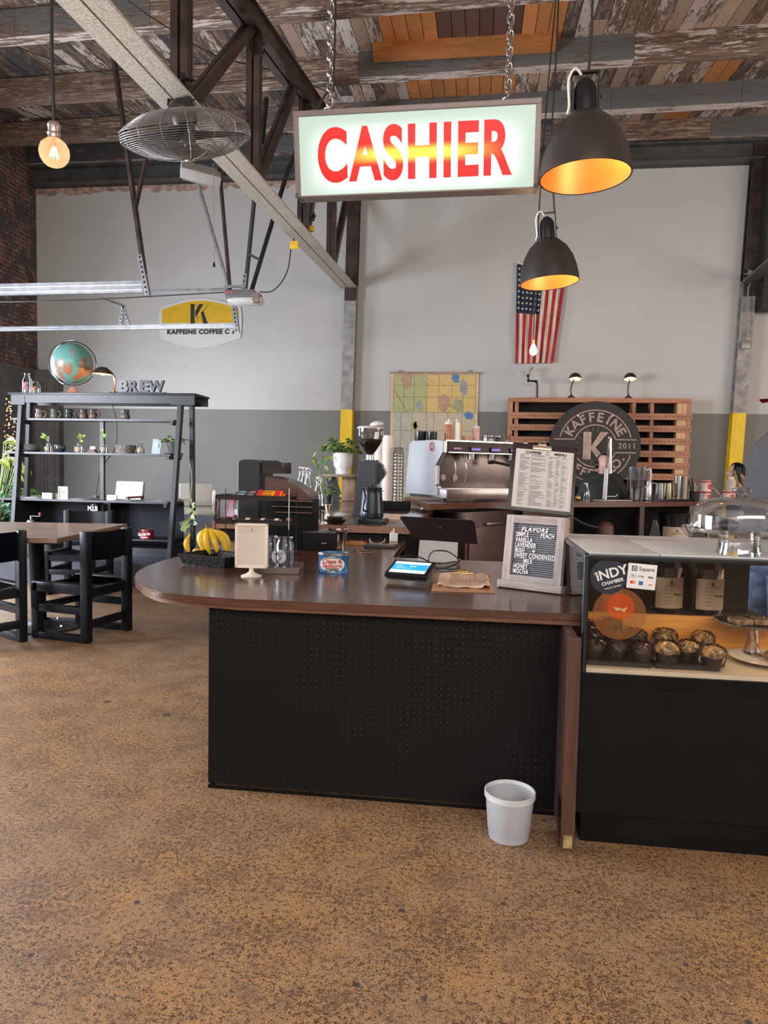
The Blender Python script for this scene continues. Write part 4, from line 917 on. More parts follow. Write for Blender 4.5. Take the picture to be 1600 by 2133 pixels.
# COFFEE MENU clipboard on an easel behind it
Ym = 3.34
bl, br, tl = PY(1056, 1061, Ym), PY(1194, 1075, Ym), PY(1073, 921, Ym+.10)
X_, w_, h_ = frame(bl, br, tl)
me_ = place(thing('menu_clipboard', 'tall black clipboard with the printed COFFEE MENU sheet behind the letter board', 'menu'), X_)
B().b2((-w_/2, 0, 0), (w_/2, .006, h_), .002).o('board', M('brown black board', (.022, .013, .012), .4), me_)
sh = B().b2((-w_/2+.018, -.003, .016), (w_/2-.016, -.001, h_-.030)).o('menu_sheet', M('grey white sheet', (.60, .55, .52), .6, var=.03), me_)
B().b2((-w_/2+.024, -.0055, .020), (w_/2-.028, -.0035, h_-.034)).o('menu_page', M('menu sheet paper', (.66, .62, .59), .6, var=.03), sh)
def F(u, v): return (-w_/2+.024+(w_-.052)*u, -.0062, .020+(h_-.054)*v)
text('lettering', 'COFFEE', .0165, ink, sh, F(.30, .955), bold=.0006, sx=1.25); text('lettering', 'MENU', .0165, ink, sh, F(.80, .955), bold=.0006, sx=1.25)
B().tube([(F(.565, .957)[0]+.008*math.cos(a), -.0062, F(.5, .957)[2]+.008*math.sin(a)) for a in [2*PI*k/20 for k in range(20)]], .0008, 4, closed=True).o('round_logo', ink, sh)
b = B(); q = random.Random(9)
cols = [.06, .27, .60, .73, .84, .95]
for u in cols: b.b2((F(u, 0)[0]-.0003, -.0062, F(0, .03)[2]), (F(u, 0)[0]+.0003, -.006, F(0, .91)[2]))
nr = 44
for k in range(nr+1):
    v = .03+.88*k/nr; z_ = F(0, v)[2]
    b.b2((F(.06, 0)[0], -.0062, z_-.00015), (F(.95, 0)[0], -.006, z_+.00015))
    for i in range(5):
        if q.random() < .80: u0, u1 = cols[i]+.008, cols[i]+(cols[i+1]-cols[i])*(.35+.55*q.random()); b.b2((F(u0, 0)[0], -.0062, z_+.0016), (F(u1, 0)[0], -.006, z_+.0032))
b.o('menu_table', M('print grey', (.13, .12, .12), .7), sh)
for k in range(4): text('lettering', ('. . . .', '- - - -')[k % 2], .008, ink, sh, F(.42, .2+.19*k))
b = B().b2((-.058, -.012, h_-.030), (.030, .004, h_-.008), .003).b2((-.034, -.010, h_-.010), (.006, .0, h_+.002), .003); b.tube([(-.014+.013*math.cos(a), -.004, h_+.002+.013*math.sin(a)) for a in [PI*k/10 for k in range(11)]], .0022, 6)
b.o('clip', M('bronze clip', (.42, .33, .25), .3, .8), me_)
# easel: dark stand with a small framed panel
Ye = 3.42
p = PY(1122, 1150, Ye); es = thing('menu_easel', 'dark easel with a wood-edged panel holding the menu clipboard', 'easel', (p.x, Ye, ZT))
a, c = PY(1083, 1066, Ye), PY(1188, 1074, Ye); hz = a.z-ZT
B().b2((a.x-p.x, 0, 0), (c.x-p.x, .012, hz-.004)).o('back_panel', blk, es)
tanw = wood('tan frame wood', (.30, .17, .10), (.46, .30, .19), .5, 0, 2)
B().b2((a.x-p.x, -.006, hz-.016), (c.x-p.x, .018, hz)).b2((c.x-p.x-.012, -.006, 0), (c.x-p.x, .018, hz)).b2((a.x-p.x, -.006, 0), (a.x-p.x+.012, .018, hz)).o('panel_frame', tanw, es)
B().b2((-.012, -.002, hz-.03), (.014, .10, hz+.03)).b2((-.006, .07, hz), (.006, .09, hz+.3)).o('neck', blk, es)
# ================================================================== raised bar counter behind
zu = .88
uc = thing('bar_counter', 'long raised dark wooden bar counter running back from the cashier worktop', 'counter', (-1.2, 4.95, 0))
B().b2((-.70, 0, zu-.05), (.735, 4.3, zu), .006).o('top', wood('dark bar wood', (.060, .030, .020), (.11, .058, .038), .18, 1, .5, .1, .6), uc)
B().b2((.735, 0, zu-.05), (.745, 4.3, zu-.001)).b2((-.70, -.008, zu-.05), (.735, 0, zu-.001)).o('edge_strip', wood('bar edge wood', (.16, .07, .04), (.26, .12, .07), .35, 1, 1), uc)
B().b2((-.66, .04, 0), (.70, 4.28, zu-.05)).o('carcass', blk, uc)
zu += .0005
def U(px, py): return PZ(px, py, zu)
# kettle on base
p = U(776, 1092); ky = p.y+.09; kx = PY(775, 1050, ky).x
kb = thing('kettle_base', 'square black electric base under the black kettle', 'power_base', (kx+.015, ky, zu))  # the kettle's own electric base
bw_ = (PY(806, 1085, ky).x-PY(748, 1085, ky).x); B().box((0, 0, .018), (bw_, bw_*.8, .036), .006).o('base_block', blkm, kb); B().cyl((0, 0, .036), (0, 0, .040), .06, n=32).o('heating_plate', dgrey, kb); B().cyl((bw_*.3, -bw_*.4-.003, .018), (bw_*.3, -bw_*.4+.002, .018), .007, n=16).o('knob', dgrey, kb)
kz = zu+.041; Kh = PY(775, 1017, ky).z-kz; Kr = (PY(801, 1070, ky).x-PY(752, 1070, ky).x)/2
kt = thing('kettle', 'matte black gooseneck kettle with flat lid standing on its base', 'kettle', (kx, ky, kz))
B().lathe([(0, 0), (Kr*.92, 0), (Kr, .012), (Kr*.98, .04), (Kr*.84, Kh*.82), (Kr*.80, Kh*.95), (Kr*.84, Kh*.985), (Kr*.80, Kh), (0, Kh)], n=40).o('body', M('satin black kettle', (.022, .026, .034), .28, .3, var=.05), kt)
B().lathe([(0, Kh), (Kr*.86, Kh), (Kr*.86, Kh+.005), (.015, Kh+.009), (.006, Kh+.012), (.009, Kh+.022), (0, Kh+.024)], n=32).o('lid', blkm, kt)
B().tube([(0, Kr*.8, Kh*.9), (0, Kr*1.5, Kh*.95), (0, Kr*1.75, Kh*.6), (0, Kr*1.5, Kh*.2)], .009, 8, sm=6).o('handle', blkm, kt)
B().tube([(-Kr*.45, -Kr*.8, Kh*.22), (-Kr*.52, -Kr*1.35, Kh*.35), (-Kr*.4, -Kr*1.1, Kh*.7), (-Kr*.45, -Kr*1.6, Kh*.98), (-Kr*.5, -Kr*1.9, Kh)], .006, 8, sm=6).o('spout', blkm, kt)
# grinder
gy = 5.95; g0 = PY(770, 1058, gy)
def gz(py): return PY(770, py, gy).z-zu
gr_ = thing('coffee_grinder', 'tall dark grey coffee grinder with clear hopper of beans', 'coffee grinder', (g0.x, gy, zu)); k_ = gy/F_PX
body_m = M('dark slate metal', (.045, .050, .058), .35, .3, var=.03)
b = B(); zt_, zm = gz(960), gz(1050)
b.prism([(-31*k_, 0), (-31*k_, .02), (-22*k_, zt_-.01), (-18*k_, zt_), (14*k_, zt_), (18*k_, zt_-.01), (18*k_, zt_*.35), (10*k_, zt_*.3), (10*k_, 0)], -.10, .12, 'xz', .012); b.o('body', body_m, gr_)
zh0, zh1 = gz(1003), gz(962)
B().prism([(12*k_, zh1), (24*k_, zh1-.01), (34*k_, zh1-.085), (33*k_, zh1-.10), (18*k_, zh0-.02), (12*k_, zh0-.03)], -.07, .07, 'xz', .006).o('grind_head', M('dark head plastic', (.018, .018, .020), .25), gr_)
B().b2((27*k_, -.04, zh1-.07), (27.5*k_+.004, .04, zh1-.02)).o('display', M('grey display', (.22, .21, .20), .3), gr_)
B().tube([(14*k_, -.03, gz(1022)), (22*k_, -.05, gz(1022)), (30*k_, -.03, gz(1022))], .004, 6).b2((8*k_, -.05, gz(1030)), (24*k_, .05, gz(1024))).o('holder_fork', chrome, gr_)
B().lathe([(0, zt_), (.075, zt_), (.078, zt_+.006), (.035, zt_+.012), (.034, gz(948)), (.05, gz(946)), (0, gz(946))], (-.004, 0, 0), 28).o('collar', chrome, gr_)
zb_, zt3 = gz(946), gz(893); rt = 28*k_
B().lathe([(.028, zb_), (rt*.45, zb_+.03), (rt*.80, zb_+.09), (rt*.97, zb_+.15), (rt, zt3)], (-.004, 0, 0), 36).o('hopper', glassy('smoky hopper', (.82, .80, .78), .04, .12), gr_)
zf_ = gz(915)
B().lathe([(0, zb_+.002), (.026, zb_+.002), (rt*.44, zb_+.031), (rt*.78, zb_+.09), (rt*.90, zf_-.01), (rt*.86, zf_), (0, zf_+.004)], (-.004, 0, 0), 32).o('coffee_beans', bean, gr_)
B().lathe([(0, zt3), (rt*1.02, zt3), (rt*1.03, zt3+.006), (rt*.9, zt3+.018), (0, zt3+.02)], (-.004, 0, 0), 36).o('hopper_lid', M('pinkish white plastic', (.66, .56, .52), .35), gr_)
p = PY(786, 888, gy); B2 = tag(B().lathe([(0, 0), (.04, 0), (.047, .008), (.045, .025), (.02, .042), (0, .045)], n=24, sx=1.25).o('plastic_dome', M('off white lid', (.70, .66, .60), .3), loc=(p.x, gy-.02, zu+zt3+.021), rot=(0, rad(-8), 0)), 'cream plastic dome resting on top of the grinder hopper', 'dome')
# small things on the bar
def bottle(name, lab, loc, r, h, liq, lm_, capm, grp=None, ring=True):
    t = thing(name, lab, 'bottle', loc, 0, grp)
    B().lathe([(0, 0), (r, 0), (r*1.02, .006), (r*.98, h*.42), (r*.80, h*.60), (r*.42, h*.80), (r*.34, h*.93), (r*.42, h*.95), (r*.40, h*.97)], n=26).o('glass_body', glassb, t)
    if liq: 
        def rr(z): return r*.93 if z < .42 else r*.93-(z-.42)/.38*r*.53
        B().lathe([(0, .004), (r*.92, .004), (rr(liq), h*liq*.99), (0, h*liq)] if liq <= .42 else [(0, .004), (r*.92, .004), (r*.93, h*.42), (rr(liq), h*liq), (0, h*liq)], n=22).o('syrup', lm_, t)
    B().lathe([(0, h*.965), (r*.40, h*.965), (r*.42, h*.985), (r*.30, h), (0, h)], n=18).o('stopper', capm, t)
    if ring: B().tube([(r*.42, 0, h*.86), (r*.5, 0, h*.93), (r*.3, 0, h*1.005), (-r*.3, 0, h*1.005), (-r*.5, 0, h*.93), (-r*.42, 0, h*.86)], .0018, 5).o('wire_bail', chrome, t)
    return t
syr = M('dark syrup', (.035, .010, .008), .1, var=.1)
for px, py, top, liq, lab in ((663, 1080, 993, .30, 'swing-top bottle a third full of dark syrup, nearest on the bar'), (641, 1064, 974, .50, 'swing-top bottle half full of dark syrup behind the nearest one'),
                              (633, 1060, 973, None, 'empty swing-top bottle between two others at the left of the bar'), (626, 1058, 972, None, 'leftmost empty swing-top bottle behind the arched box')):
    p = U(px, py); y_ = p.y+.05; h_ = PY(px, top, y_).z-zu; r_ = (PY(px+13, py, y_).x-PY(px-13, py, y_).x)/2*(1 if py > 1070 else .9)
    bottle('swing_top_bottle', lab, (PY(px, py, y_).x, y_, zu), r_, h_, liq, syr, M('pink cap', (.72, .55, .55), .4), 'swing-top bottles on the bar')
p = U(681, 1083); tag(B().lathe([(0, 0), (.022, 0), (.020, .03), (.010, .055), (.026, .12), (.024, .12), (.008, .058), (0, .058)], n=22).o('measuring_cup', M('copper steel', (.65, .42, .32), .2, .9), loc=(p.x, p.y+.03, zu)), 'copper coloured double measuring cup beside the syrup bottle', 'measuring cup')
p = U(697, 1092); bd = tag(B().lathe([(0, 0), (.05, 0), (.085, .03), (.09, .032), (.082, .032), (.05, .006), (0, .006)], n=30).o('black_dish', blkg, loc=(p.x, p.y+.03, zu)), 'shallow black dish holding a metal sieve', 'dish')
tag(B().lathe([(.06, .0), (.065, .004), (.05, -.012), (0, -.018)], n=24).bar((.0, 0, .004), (-.11, .03, .05), .01, .003).o('metal_sieve', steel, loc=(p.x-.002, p.y+.03, zu+.048)), 'small metal sieve lying in the black dish', 'sieve')
p = U(750, 1054); gp = thing('portafilter_cup', 'small faceted glass cup of brown grounds left of the kettle', 'cup', (p.x, p.y+.04, zu))
B().lathe([(0, 0), (.040, 0), (.062, .085), (.060, .085), (.038, .004), (0, .004)], n=12).o('cup_glass', glassy('ridged glass', (.75, .72, .70), .1, .25), gp); B().lathe([(0, .07), (.057, .072), (.03, .092), (0, .098)], n=20).o('grounds', M('cinnamon grounds', (.30, .10, .05), .9, var=.4, vs=80), gp)
p = U(820, 1056); sc_ = thing('coffee_scale', 'flat grey black coffee scale on the bar right of the kettle', 'scale', (p.x, p.y+.05, zu), rad(-3)); B().box((0, 0, .018), (.17, .15, .034), .004).o('scale_body', dgrey, sc_); B().box((.05, -.077, .018), (.04, .003, .010)).o('scale_display', M('lcd', (.3, .32, .34), .3), sc_)
cl_m = M('peach cloth', (.72, .50, .38), .8, var=.1, vs=30)
p = U(817, 1082)
for k in range(3): tag(B().box((0, 0, .0065), (.125, .10, .012), .005).o('folded_cloth', cl_m, loc=(p.x+.003*k, p.y+.04, zu+.0135*k), rot=(0, 0, .05*k)), ('lowest folded peach cloth in the pile by the kettle', 'middle folded peach cloth in the pile by the kettle', 'topmost folded peach cloth in the pile by the kettle')[k], 'cloth', 'folded cloths beside the kettle')
p = U(888, 1046); tp_ = thing('tamper', 'small chrome coffee tamper standing on the bar edge', 'tamper', (p.x-.03, p.y, zu)); B().lathe([(0, 0), (.035, 0), (.035, .014), (.012, .024), (.010, .05)], n=24).o('tamper_base', chrome, tp_); B().lathe([(.010, .05), (.026, .075), (.024, .10), (0, .108)], n=20).o('tamper_handle', blkg, tp_)
p = U(866, 1042); tag(B().lathe([(0, 0), (.06, 0), (.10, .012), (.098, .014), (.06, .004), (0, .004)], n=30).o('small_plate', M('beige dish', (.45, .36, .29), .4), loc=(p.x-.03, p.y, zu)), 'small beige plate at the right edge of the bar', 'plate')
# plant on plywood pedestal at the far end of the bar
py_ = 8.75; c = PY(714, 988, py_)
ply = wood('zebra plywood', (.13, .07, .04), (.34, .21, .13), .5, 2, 1.4)
ps = thing('plywood_pedestal', 'round-topped zebra plywood pedestal at the far end of the bar', 'pedestal', (c.x+.05, py_, zu)); hp = c.z-zu-.0
B().lathe([(0, hp-.03), (.30, hp-.03), (.31, hp-.015), (.30, hp), (0, hp)], n=44).o('pedestal_top', wood('pedestal top wood', (.20, .13, .09), (.36, .25, .18), .4, 0, 1), ps)
B().box((.04, 0, (hp-.03)/2), (.17, .17, hp-.03), .01).o('column', ply, ps)
B().bar((-.20, 0, hp-.04), (-.10, 0, 0), .015, .12, up=(1, 0, 0)).o('brace', dgrey, ps)
b = B(); b.box((-.06, 0, .06), (.04, .05, .03)).o('coloured_block', yel, ps)
pot = thing('potted_plant', 'green trailing plant in a ribbed white footed pot on the plywood pedestal', 'plant', (c.x+.0, py_, c.z+.001)); kp = py_/F_PX
ph_ = (988-943)*kp
B().lathe([(0, 0), (15*kp, 0), (15*kp, ph_*.24), (17*kp, ph_*.30), (19.5*kp, ph_*.42), (21*kp, ph_), (19.5*kp, ph_), (18*kp, ph_*.5), (0, ph_*.45)], n=60, flute=.008, nf=30).o('pot', M('matt white pot', (.72, .70, .70), .5, var=.03), pot)
B().lathe([(0, ph_*.9), (19*kp, ph_*.9)], n=20).o('soil', M('soil', (.03, .02, .015), .9), pot)
def leaf(b, base_, dir_, L, wd, n=(0, 0, 1), droop=.3):
    d = Vector(dir_).normalized(); n = Vector(n); s_ = d.cross(n)
    if s_.length < .01: s_ = Vector((1, 0, 0))
    s_.normalize(); n = s_.cross(d); base_ = Vector(base_)
    ts = [0, .15, .4, .7, 1]; ws = [.1, .8, 1, .6, .03]
    C_ = [base_+d*L*t-n*0-Vector((0, 0, 1))*droop*L*t*t for t in ts]
    vs = []
    for c_, w_ in zip(C_, ws): vs += [c_-s_*wd/2*w_+n*wd*.12*w_, c_, c_+s_*wd/2*w_+n*wd*.12*w_]
    fs = []
    for i in range(4): fs += [(3*i, 3*i+1, 3*i+4, 3*i+3), (3*i+1, 3*i+2, 3*i+5, 3*i+4)]
    b._mk(vs, fs)
def foliage(par, n, spread, h, L, seed, mats, z0=0, trail=()):
    q = random.Random(seed); b = B(); st = B()
    for i in range(n):
        a = q.random()*2*PI; r = spread*(.3+.9*q.random()); z = z0+h*(.15+.85*q.random())*(1-.35*r/spread)
        tipp = Vector((r*math.cos(a), r*math.sin(a), z)); b.mi = 0 if q.random() < .7 else 1
        if i % 3 == 0: st.mi = 0; st.tube([(0, 0, z0), tipp*.5+Vector((0, 0, z0*.5+.02)), tipp], .003, 4, sm=3)
        leaf(b, tipp, (math.cos(a)+q.random()-.5, math.sin(a)+q.random()-.5, .3*q.random()-.1), L*(.7+.6*q.random()), L*(.55+.3*q.random()), (q.random()-.5, q.random()-.5, 1), .4)
    for tr_ in trail:
        pts = spline(tr_, 5); st.tube(pts, .003, 4)
        for k in range(3, len(pts), 3): b.mi = k % 2; d = (q.random()-.5, q.random()-.7, -.3); leaf(b, pts[k], d, L*.8, L*.55, (0, -1, .5), .3)
    b.o('leaves', mats, par, ang=0); st.o('stems', mats[1], par, ang=0)
foliage(pot, 110, .20, .22, .085, 4, [green, green2], ph_*.95, [[(-.05, -.05, ph_+.03), (-.20, -.12, ph_+.09), (-.33, -.12, ph_-.03), (-.36, -.12, ph_-.10)], [(-.10, -.10, ph_), (-.17, -.15, ph_-.08), (-.20, -.15, ph_-.2), (-.12, -.15, ph_-.28)], [(-.14, -.1, ph_+.02), (-.26, -.15, ph_-.1), (-.26, -.16, -.05), (-.22, -.16, -.12)]])
p = PY(683, 1012, 8.3); t = thing('cutting_plant', 'small leafy cutting hanging at the left foot of the pedestal', 'plant', (p.x, 8.3, zu)); B().lathe([(0, 0), (.04, 0), (.05, .08), (.048, .08), (0, .07)], n=16).o('pot', dgrey, t); foliage(t, 30, .10, .16, .07, 8, [green, green2], .07)
# ------------------------------------------------------------------ espresso counter (runs diagonally)
ze = .97
ec = [(-.42, 6.50), (-.02, 7.12), (.33, 7.60), (1.06, 7.81), (1.8, 8.24), (2.7, 9.0), (3.15, 9.38), (2.85, 9.78), (1.6, 8.98), (.6, 8.8), (-.8, 8.6), (-.8, 7.9)]
eo = (0.3, 7.7, 0)
et = thing('back_bar_counter', 'dark wooden back bar counter carrying the espresso machine and the sink', 'counter', eo)
ecl = [(x-eo[0], y-eo[1]) for x, y in ec]
B().prism(ecl, ze-.055, ze, 'xy', .004).o('top', wood('red brown bar wood', (.075, .028, .018), (.14, .055, .035), .3, 0, .6, .1, .2), et)
def inset(poly, d):
    cx_ = sum(p[0] for p in poly)/len(poly); cy_ = sum(p[1] for p in poly)/len(poly); return [(x+(cx_-x)*d, y+(cy_-y)*d) for x, y in poly]
# open shelving: back board, uprights, lower shelf
b = B(); bk_ = ecl[7:]+[]
b.prism([(x, y) for x, y in ((.20, .85), (1.25, 1.15), (2.45, 1.95), (2.43, 1.99), (1.23, 1.19), (.18, .9))], 0, ze-.055, 'xy').prism([(.1, .1), (.2, .1), (.2, .88), (.1, .88)], 0, ze-.055).o('back_board', blk, et)
B().prism([(.2, .12), (.76, .18), (1.5, .62), (2.4, 1.36), (2.75, 1.7), (2.45, 1.95), (1.25, 1.14), (.2, .84)], .40, .42).o('lower_shelf', blk, et)
for k, (px, yy) in enumerate(((1190, 7.88), (1337, 8.30))):
    p = PY(px, 1060, yy); B().box((p.x-eo[0], p.y+.10-eo[1], (ze-.055)/2), (.05, .26, ze-.055)).o('upright', wood('dark upright wood', (.05, .03, .02), (.085, .05, .035), .5, 2), et)
fr = thing('undercounter_fridge', 'dull brown stainless under-counter fridge below the espresso machine', 'fridge', (-.06, 7.15, 0), rad(52))
B().box((.42, .25, .44), (.9, .45, .86), .01).o('cabinet', M('dull brown steel', (.10, .062, .055), .35, .5, var=.1), fr); B().box((.42, .014, .40), (.82, .02, .62), .006).o('door', M('brown steel door', (.14, .09, .08), .3, .5, var=.1), fr); B().box((.42, -.004, .74), (.3, .02, .02), .004).o('handle', steel, fr)
# espresso machine: corner nearest the viewer
zm0 = ze+.005; ey = 7.12
c = PY(911, 1010, ey); em = thing('espresso_machine', 'wide steel espresso machine with blue-lit buttons, its brushed side panel facing left', 'espresso machine', (c.x, ey, ze), rad(33))
sil = M('brushed silver panel', (.50, .50, .52), .36, .7, var=.08, vs=1.5); dks = M('dark machine steel', (.16, .13, .12), .3, .7, var=.15)
mh = .62; md = .70; mw = 1.05
b = B(); 
side = [(0, .06), (md, .06), (md*.98, .15), (md*.90, mh-.03), (md*.82, mh), (.12, mh), (.0, mh-.01), (-.10, mh-.02), (-.10, mh-.13), (.06, mh-.26), (.06, .17), (0, .15)]
B().prism([(y, z) for y, z in side], 0, .05, 'yz', .008).o('side_panel', sil, em)
B().prism([(y, z) for y, z in side], mw-.05, mw, 'yz', .008).o('side_panel', sil, em)
B().b2((.05, .10, .12), (mw-.05, md, mh-.015), .01).o('body', dks, em)
B().b2((.02, -.16, .03), (mw-.02, md*.9, .13), .012).o('base_tray', M('grey base steel', (.26, .23, .22), .25, .85, var=.1), em)
B().b2((.03, -.155, .128), (mw-.03, .12, .138)).o('drip_grate', steel, em)
for x_ in (.08, mw-.08): B().cyl((x_, 0, 0), (x_, 0, .035), .025).o('foot', blkm, em)
B().prism([(-.10, mh-.02), (-.12, mh-.12), (.10, mh-.13), (.10, mh-.02)], .05, mw-.05, 'yz', .004).o('front_panel', M('brown black panel', (.05, .032, .028), .25, .3), em)
B().b2((.05, -.125, mh-.132), (mw-.05, -.10, mh-.124)).b2((.03, -.10, mh-.018), (mw-.03, .12, mh-.006)).o('chrome_trim', chrome, em)
blu = emit('violet button light', (.16, .10, 1.0), 2.2)
def keypad(x, n, m=blu):
    kp_ = B().box((0, 0, 0), (.115, .012, .06), .004).o('keypad', dgrey, em, loc=(x, -.128, mh-.095))
    b = B()
    for i in range(n): b.box((-.042+.084*i/(n-1), -.008, .004), (.011, .004, .016))
    b.o('lit_buttons', m, kp_)
for x_ in (.36, .60, .84): keypad(x_, 5)
b = B(); [b.box((.12+.022*i, -.125, mh-.088), (.012, .006, .014)) for i in range(1, 4)]; b.o('indicator', M('pink indicator', (.5, .25, .22), .4, emis=.6), em)
B().box((.12, -.125, mh-.088), (.013, .006, .015)).o('indicator', blu, em)
for x_ in (.36, .60, .84):
    B().cyl((x_, -.05, mh-.13), (x_, -.05, mh-.19), .038, .034, 20).o('group_head', steel, em)
pf_ = B().cyl((.60, -.05, mh-.20), (.60, -.05, mh-.235), .036, .030, 20).tube([(.60, -.08, mh-.21), (.66, -.17, mh-.23), (.70, -.23, mh-.245)], .014, 8).o('portafilter', blkm, em)
for x_, y_ in ((.13, -.06), (.24, -.08)): B().tube([(x_, -.04, mh-.13), (x_, y_-.03, mh-.19), (x_+.01, y_-.06, mh-.30), (x_-.02, y_-.08, mh-.42)], .005, 6, sm=5).o('steam_wand', chrome, em)
for x_ in (.12, .26): B().cyl((x_, .092, .24), (x_, .10, .24), .032).cyl((x_, .088, .24), (x_, .094, .24), .026).o('pressure_gauge', M('gauge face', (.24, .19, .17), .3, .4), em)
p_ = B().lathe([(0, 0), (.045, 0), (.045, .003), (0, .003)], n=30, R=(0, -PI/2, 0)).o('round_badge', M('badge red', (.45, .03, .04), .4), em, loc=(-.001, .12, mh-.07))
B().tube([(-.004, .048*math.cos(a), .048*math.sin(a)) for a in [2*PI*k/30 for k in range(30)]], .003, 5, closed=True).o('badge_ring', paper, p_)
text('badge_lettering', 'RS', .045, paper, p_, (-.0045, 0, 0), (PI/2, 0, -PI/2), bold=.001)
# things standing on the machine (its top is at ze+mh)
zm1 = ze+mh+.001
def onM(px, dy=.28, ref=None):   # point on the machine's top: px column, dy behind the front face
    best = None
    for i in range(200):
        x_ = i/200*mw; q_ = em.matrix_basis @ Vector((x_, dy, 0)) if False else Vector((c.x, ey, 0))+Euler((0, 0, rad(33))).to_matrix() @ Vector((x_, dy, 0))
        d = (q_-CAMP); px_ = 800+F_PX*d.dot(_r2)/d.dot(_f)
        if best is None or abs(px_-px) < best[0]: best = (abs(px_-px), q_)
    return best[1]
kM = ey/F_PX
for i, (px, r, h, lab) in enumerate(((876, 13, 20, 'left black coffee knock cup on the machine corner'), (900, 11, 19, 'right black cup on the machine beside the squeeze bottles'))):
    q_ = onM(px, .40 if i == 0 else .30); q_.x = PY(px, 900, q_.y).x
    tag(B().lathe([(0, 0), (r*kM*.95, 0), (r*kM, .01), (r*kM, h*kM), (r*kM*.9, h*kM), (r*kM*.88, .01), (0, .01)], n=26).o('black_cup', blkg, loc=(q_.x, q_.y, zm1)), lab, 'cup', 'black cups on the machine')
def squeeze(px, h, m, lab, dy):
    q_ = onM(px, dy); t = thing('squeeze_bottle', lab, 'bottle', (q_.x, q_.y, zm1), 0, 'squeeze bottles on the machine'); r = 8*kM; h = h*kM
    B().lathe([(0, 0), (r, 0), (r, h*.78), (r*.9, h*.84), (0, h*.84)], n=22).o('bottle_body', white if m is None else M('translucent white', (.70, .66, .62), .35), t)
    if m: B().lathe([(r*1.004, .004), (r*1.01, h*.74), (r*.99, h*.75)], n=22).o('sauce', m, t)
    B().lathe([(r*.95, h*.84), (r*.7, h*.88), (r*.25, h*.92), (r*.15, h), (0, h)], n=18).o('nozzle', white, t)
squeeze(926, 48, M('caramel sauce', (.42, .13, .05), .3), 'squeeze bottle of caramel sauce, left of the white one', .28)
squeeze(943, 48, None, 'plain white squeeze bottle beside the caramel one', .27)
squeeze(983, 40, M('pink sauce', (.62, .38, .32), .35), 'squeeze bottle with pinkish contents and dark foot, right of the mug', .25)
q_ = onM(962, .26); mg = thing('tan_mug', 'small tan mug on the machine between the squeeze bottles', 'mug', (q_.x, q_.y, zm1)); B().lathe([(0, 0), (.035, 0), (.042, .06), (.038, .06), (0, .01)], n=22).o('mug_body', M('tan glaze', (.55, .33, .20), .3), mg); B().tube([(.04, 0, .045), (.065, 0, .04), (.06, 0, .015), (.038, 0, .012)], .005, 6, sm=4).o('mug_handle', MT['tan glaze'], mg)
for px, lab in ((1000, 'steel shaker jar on the machine, second from the menu board'), (1014, 'glass-lidded small jar on the machine beside the menu clipboard'), (1029, 'low dark jar on the machine near the menu clipboard')):
    q_ = onM(px, .24); j = thing('small_jar', lab, 'jar', (q_.x, q_.y, zm1)); B().lathe([(0, 0), (.032, 0), (.034, .05), (.03, .06), (0, .062)], n=20).o('jar_body', steel if px == 1000 else glassb if px == 1014 else dgrey, j); B().lathe([(0, .062), (.031, .062), (.031, .072), (.008, .08), (0, .082)], n=18).o('jar_lid', steel, j)
q_ = onM(1048, .22); j = thing('wire_whisks', 'small cup of copper coloured wire tools beside the menu clipboard', 'tool cup', (q_.x, q_.y, zm1)); B().lathe([(0, 0), (.025, 0), (.03, .05), (.028, .05), (0, .01)], n=18).o('cup', glassb, j)
b = B(); [b.tube([(0, 0, .01), (.03*math.cos(a), .02*math.sin(a), .07), (.045*math.cos(a), .03*math.sin(a), .10)], .003, 5) for a in [k*1.1 for k in range(6)]]; b.o('wire_tools', M('copper wire', (.75, .42, .22), .2, .9), j)
# paper and plastic cup stacks left of the machine
zst = .97
ub = tag(B().box((0, 0, (zst-zu)/2), (.46, .20, zst-zu), .004).o('cup_shelf', blk, loc=(PY(806, 1020, 7.0).x, 7.0, zu)), 'low black box raising the cup stacks beside the espresso machine', 'box')
def stack(px, lab, m, r0, top, bot, yy, n, grp, cat='paper cups'):
    p = PY(px, bot, yy); z0 = zst+.001; k = yy/F_PX; h = PY(px, top, yy).z-z0; b = B(); pr = [(0, 0)]; hc = .07; st_ = (h-hc)/n
    for i in range(n): pr += [(r0*k*1.03, st_*i), (r0*k*1.03, st_*i+st_*.35), (r0*k*.97, st_*i+st_*.5), (r0*k*.96, st_*(i+1))]
    pr += [(r0*k*1.03, h-hc), (r0*k*.80, h), (0, h)]
    return tag(b.lathe(pr, n=26).o('cup_stack', m, loc=(p.x, yy, z0)), lab, cat, grp)
pcup = M('white paper cup', (.74, .66, .60), .6, var=.04)
stack(806, 'tall stack of white paper cups against the wall map', pcup, 11, 907, 1012, 7.0, 22, 'cup stacks'); stack(788, 'stack of white paper cups behind the grinder hopper', pcup, 11, 900, 1012, 7.05, 22, 'cup stacks')
stack(829, 'stack of clear plastic cups next to the espresso machine', glassy('stacked plastic', (.74, .72, .68), .1, .22), 12, 932, 1012, 6.98, 14, 'cup stacks', 'plastic cups')
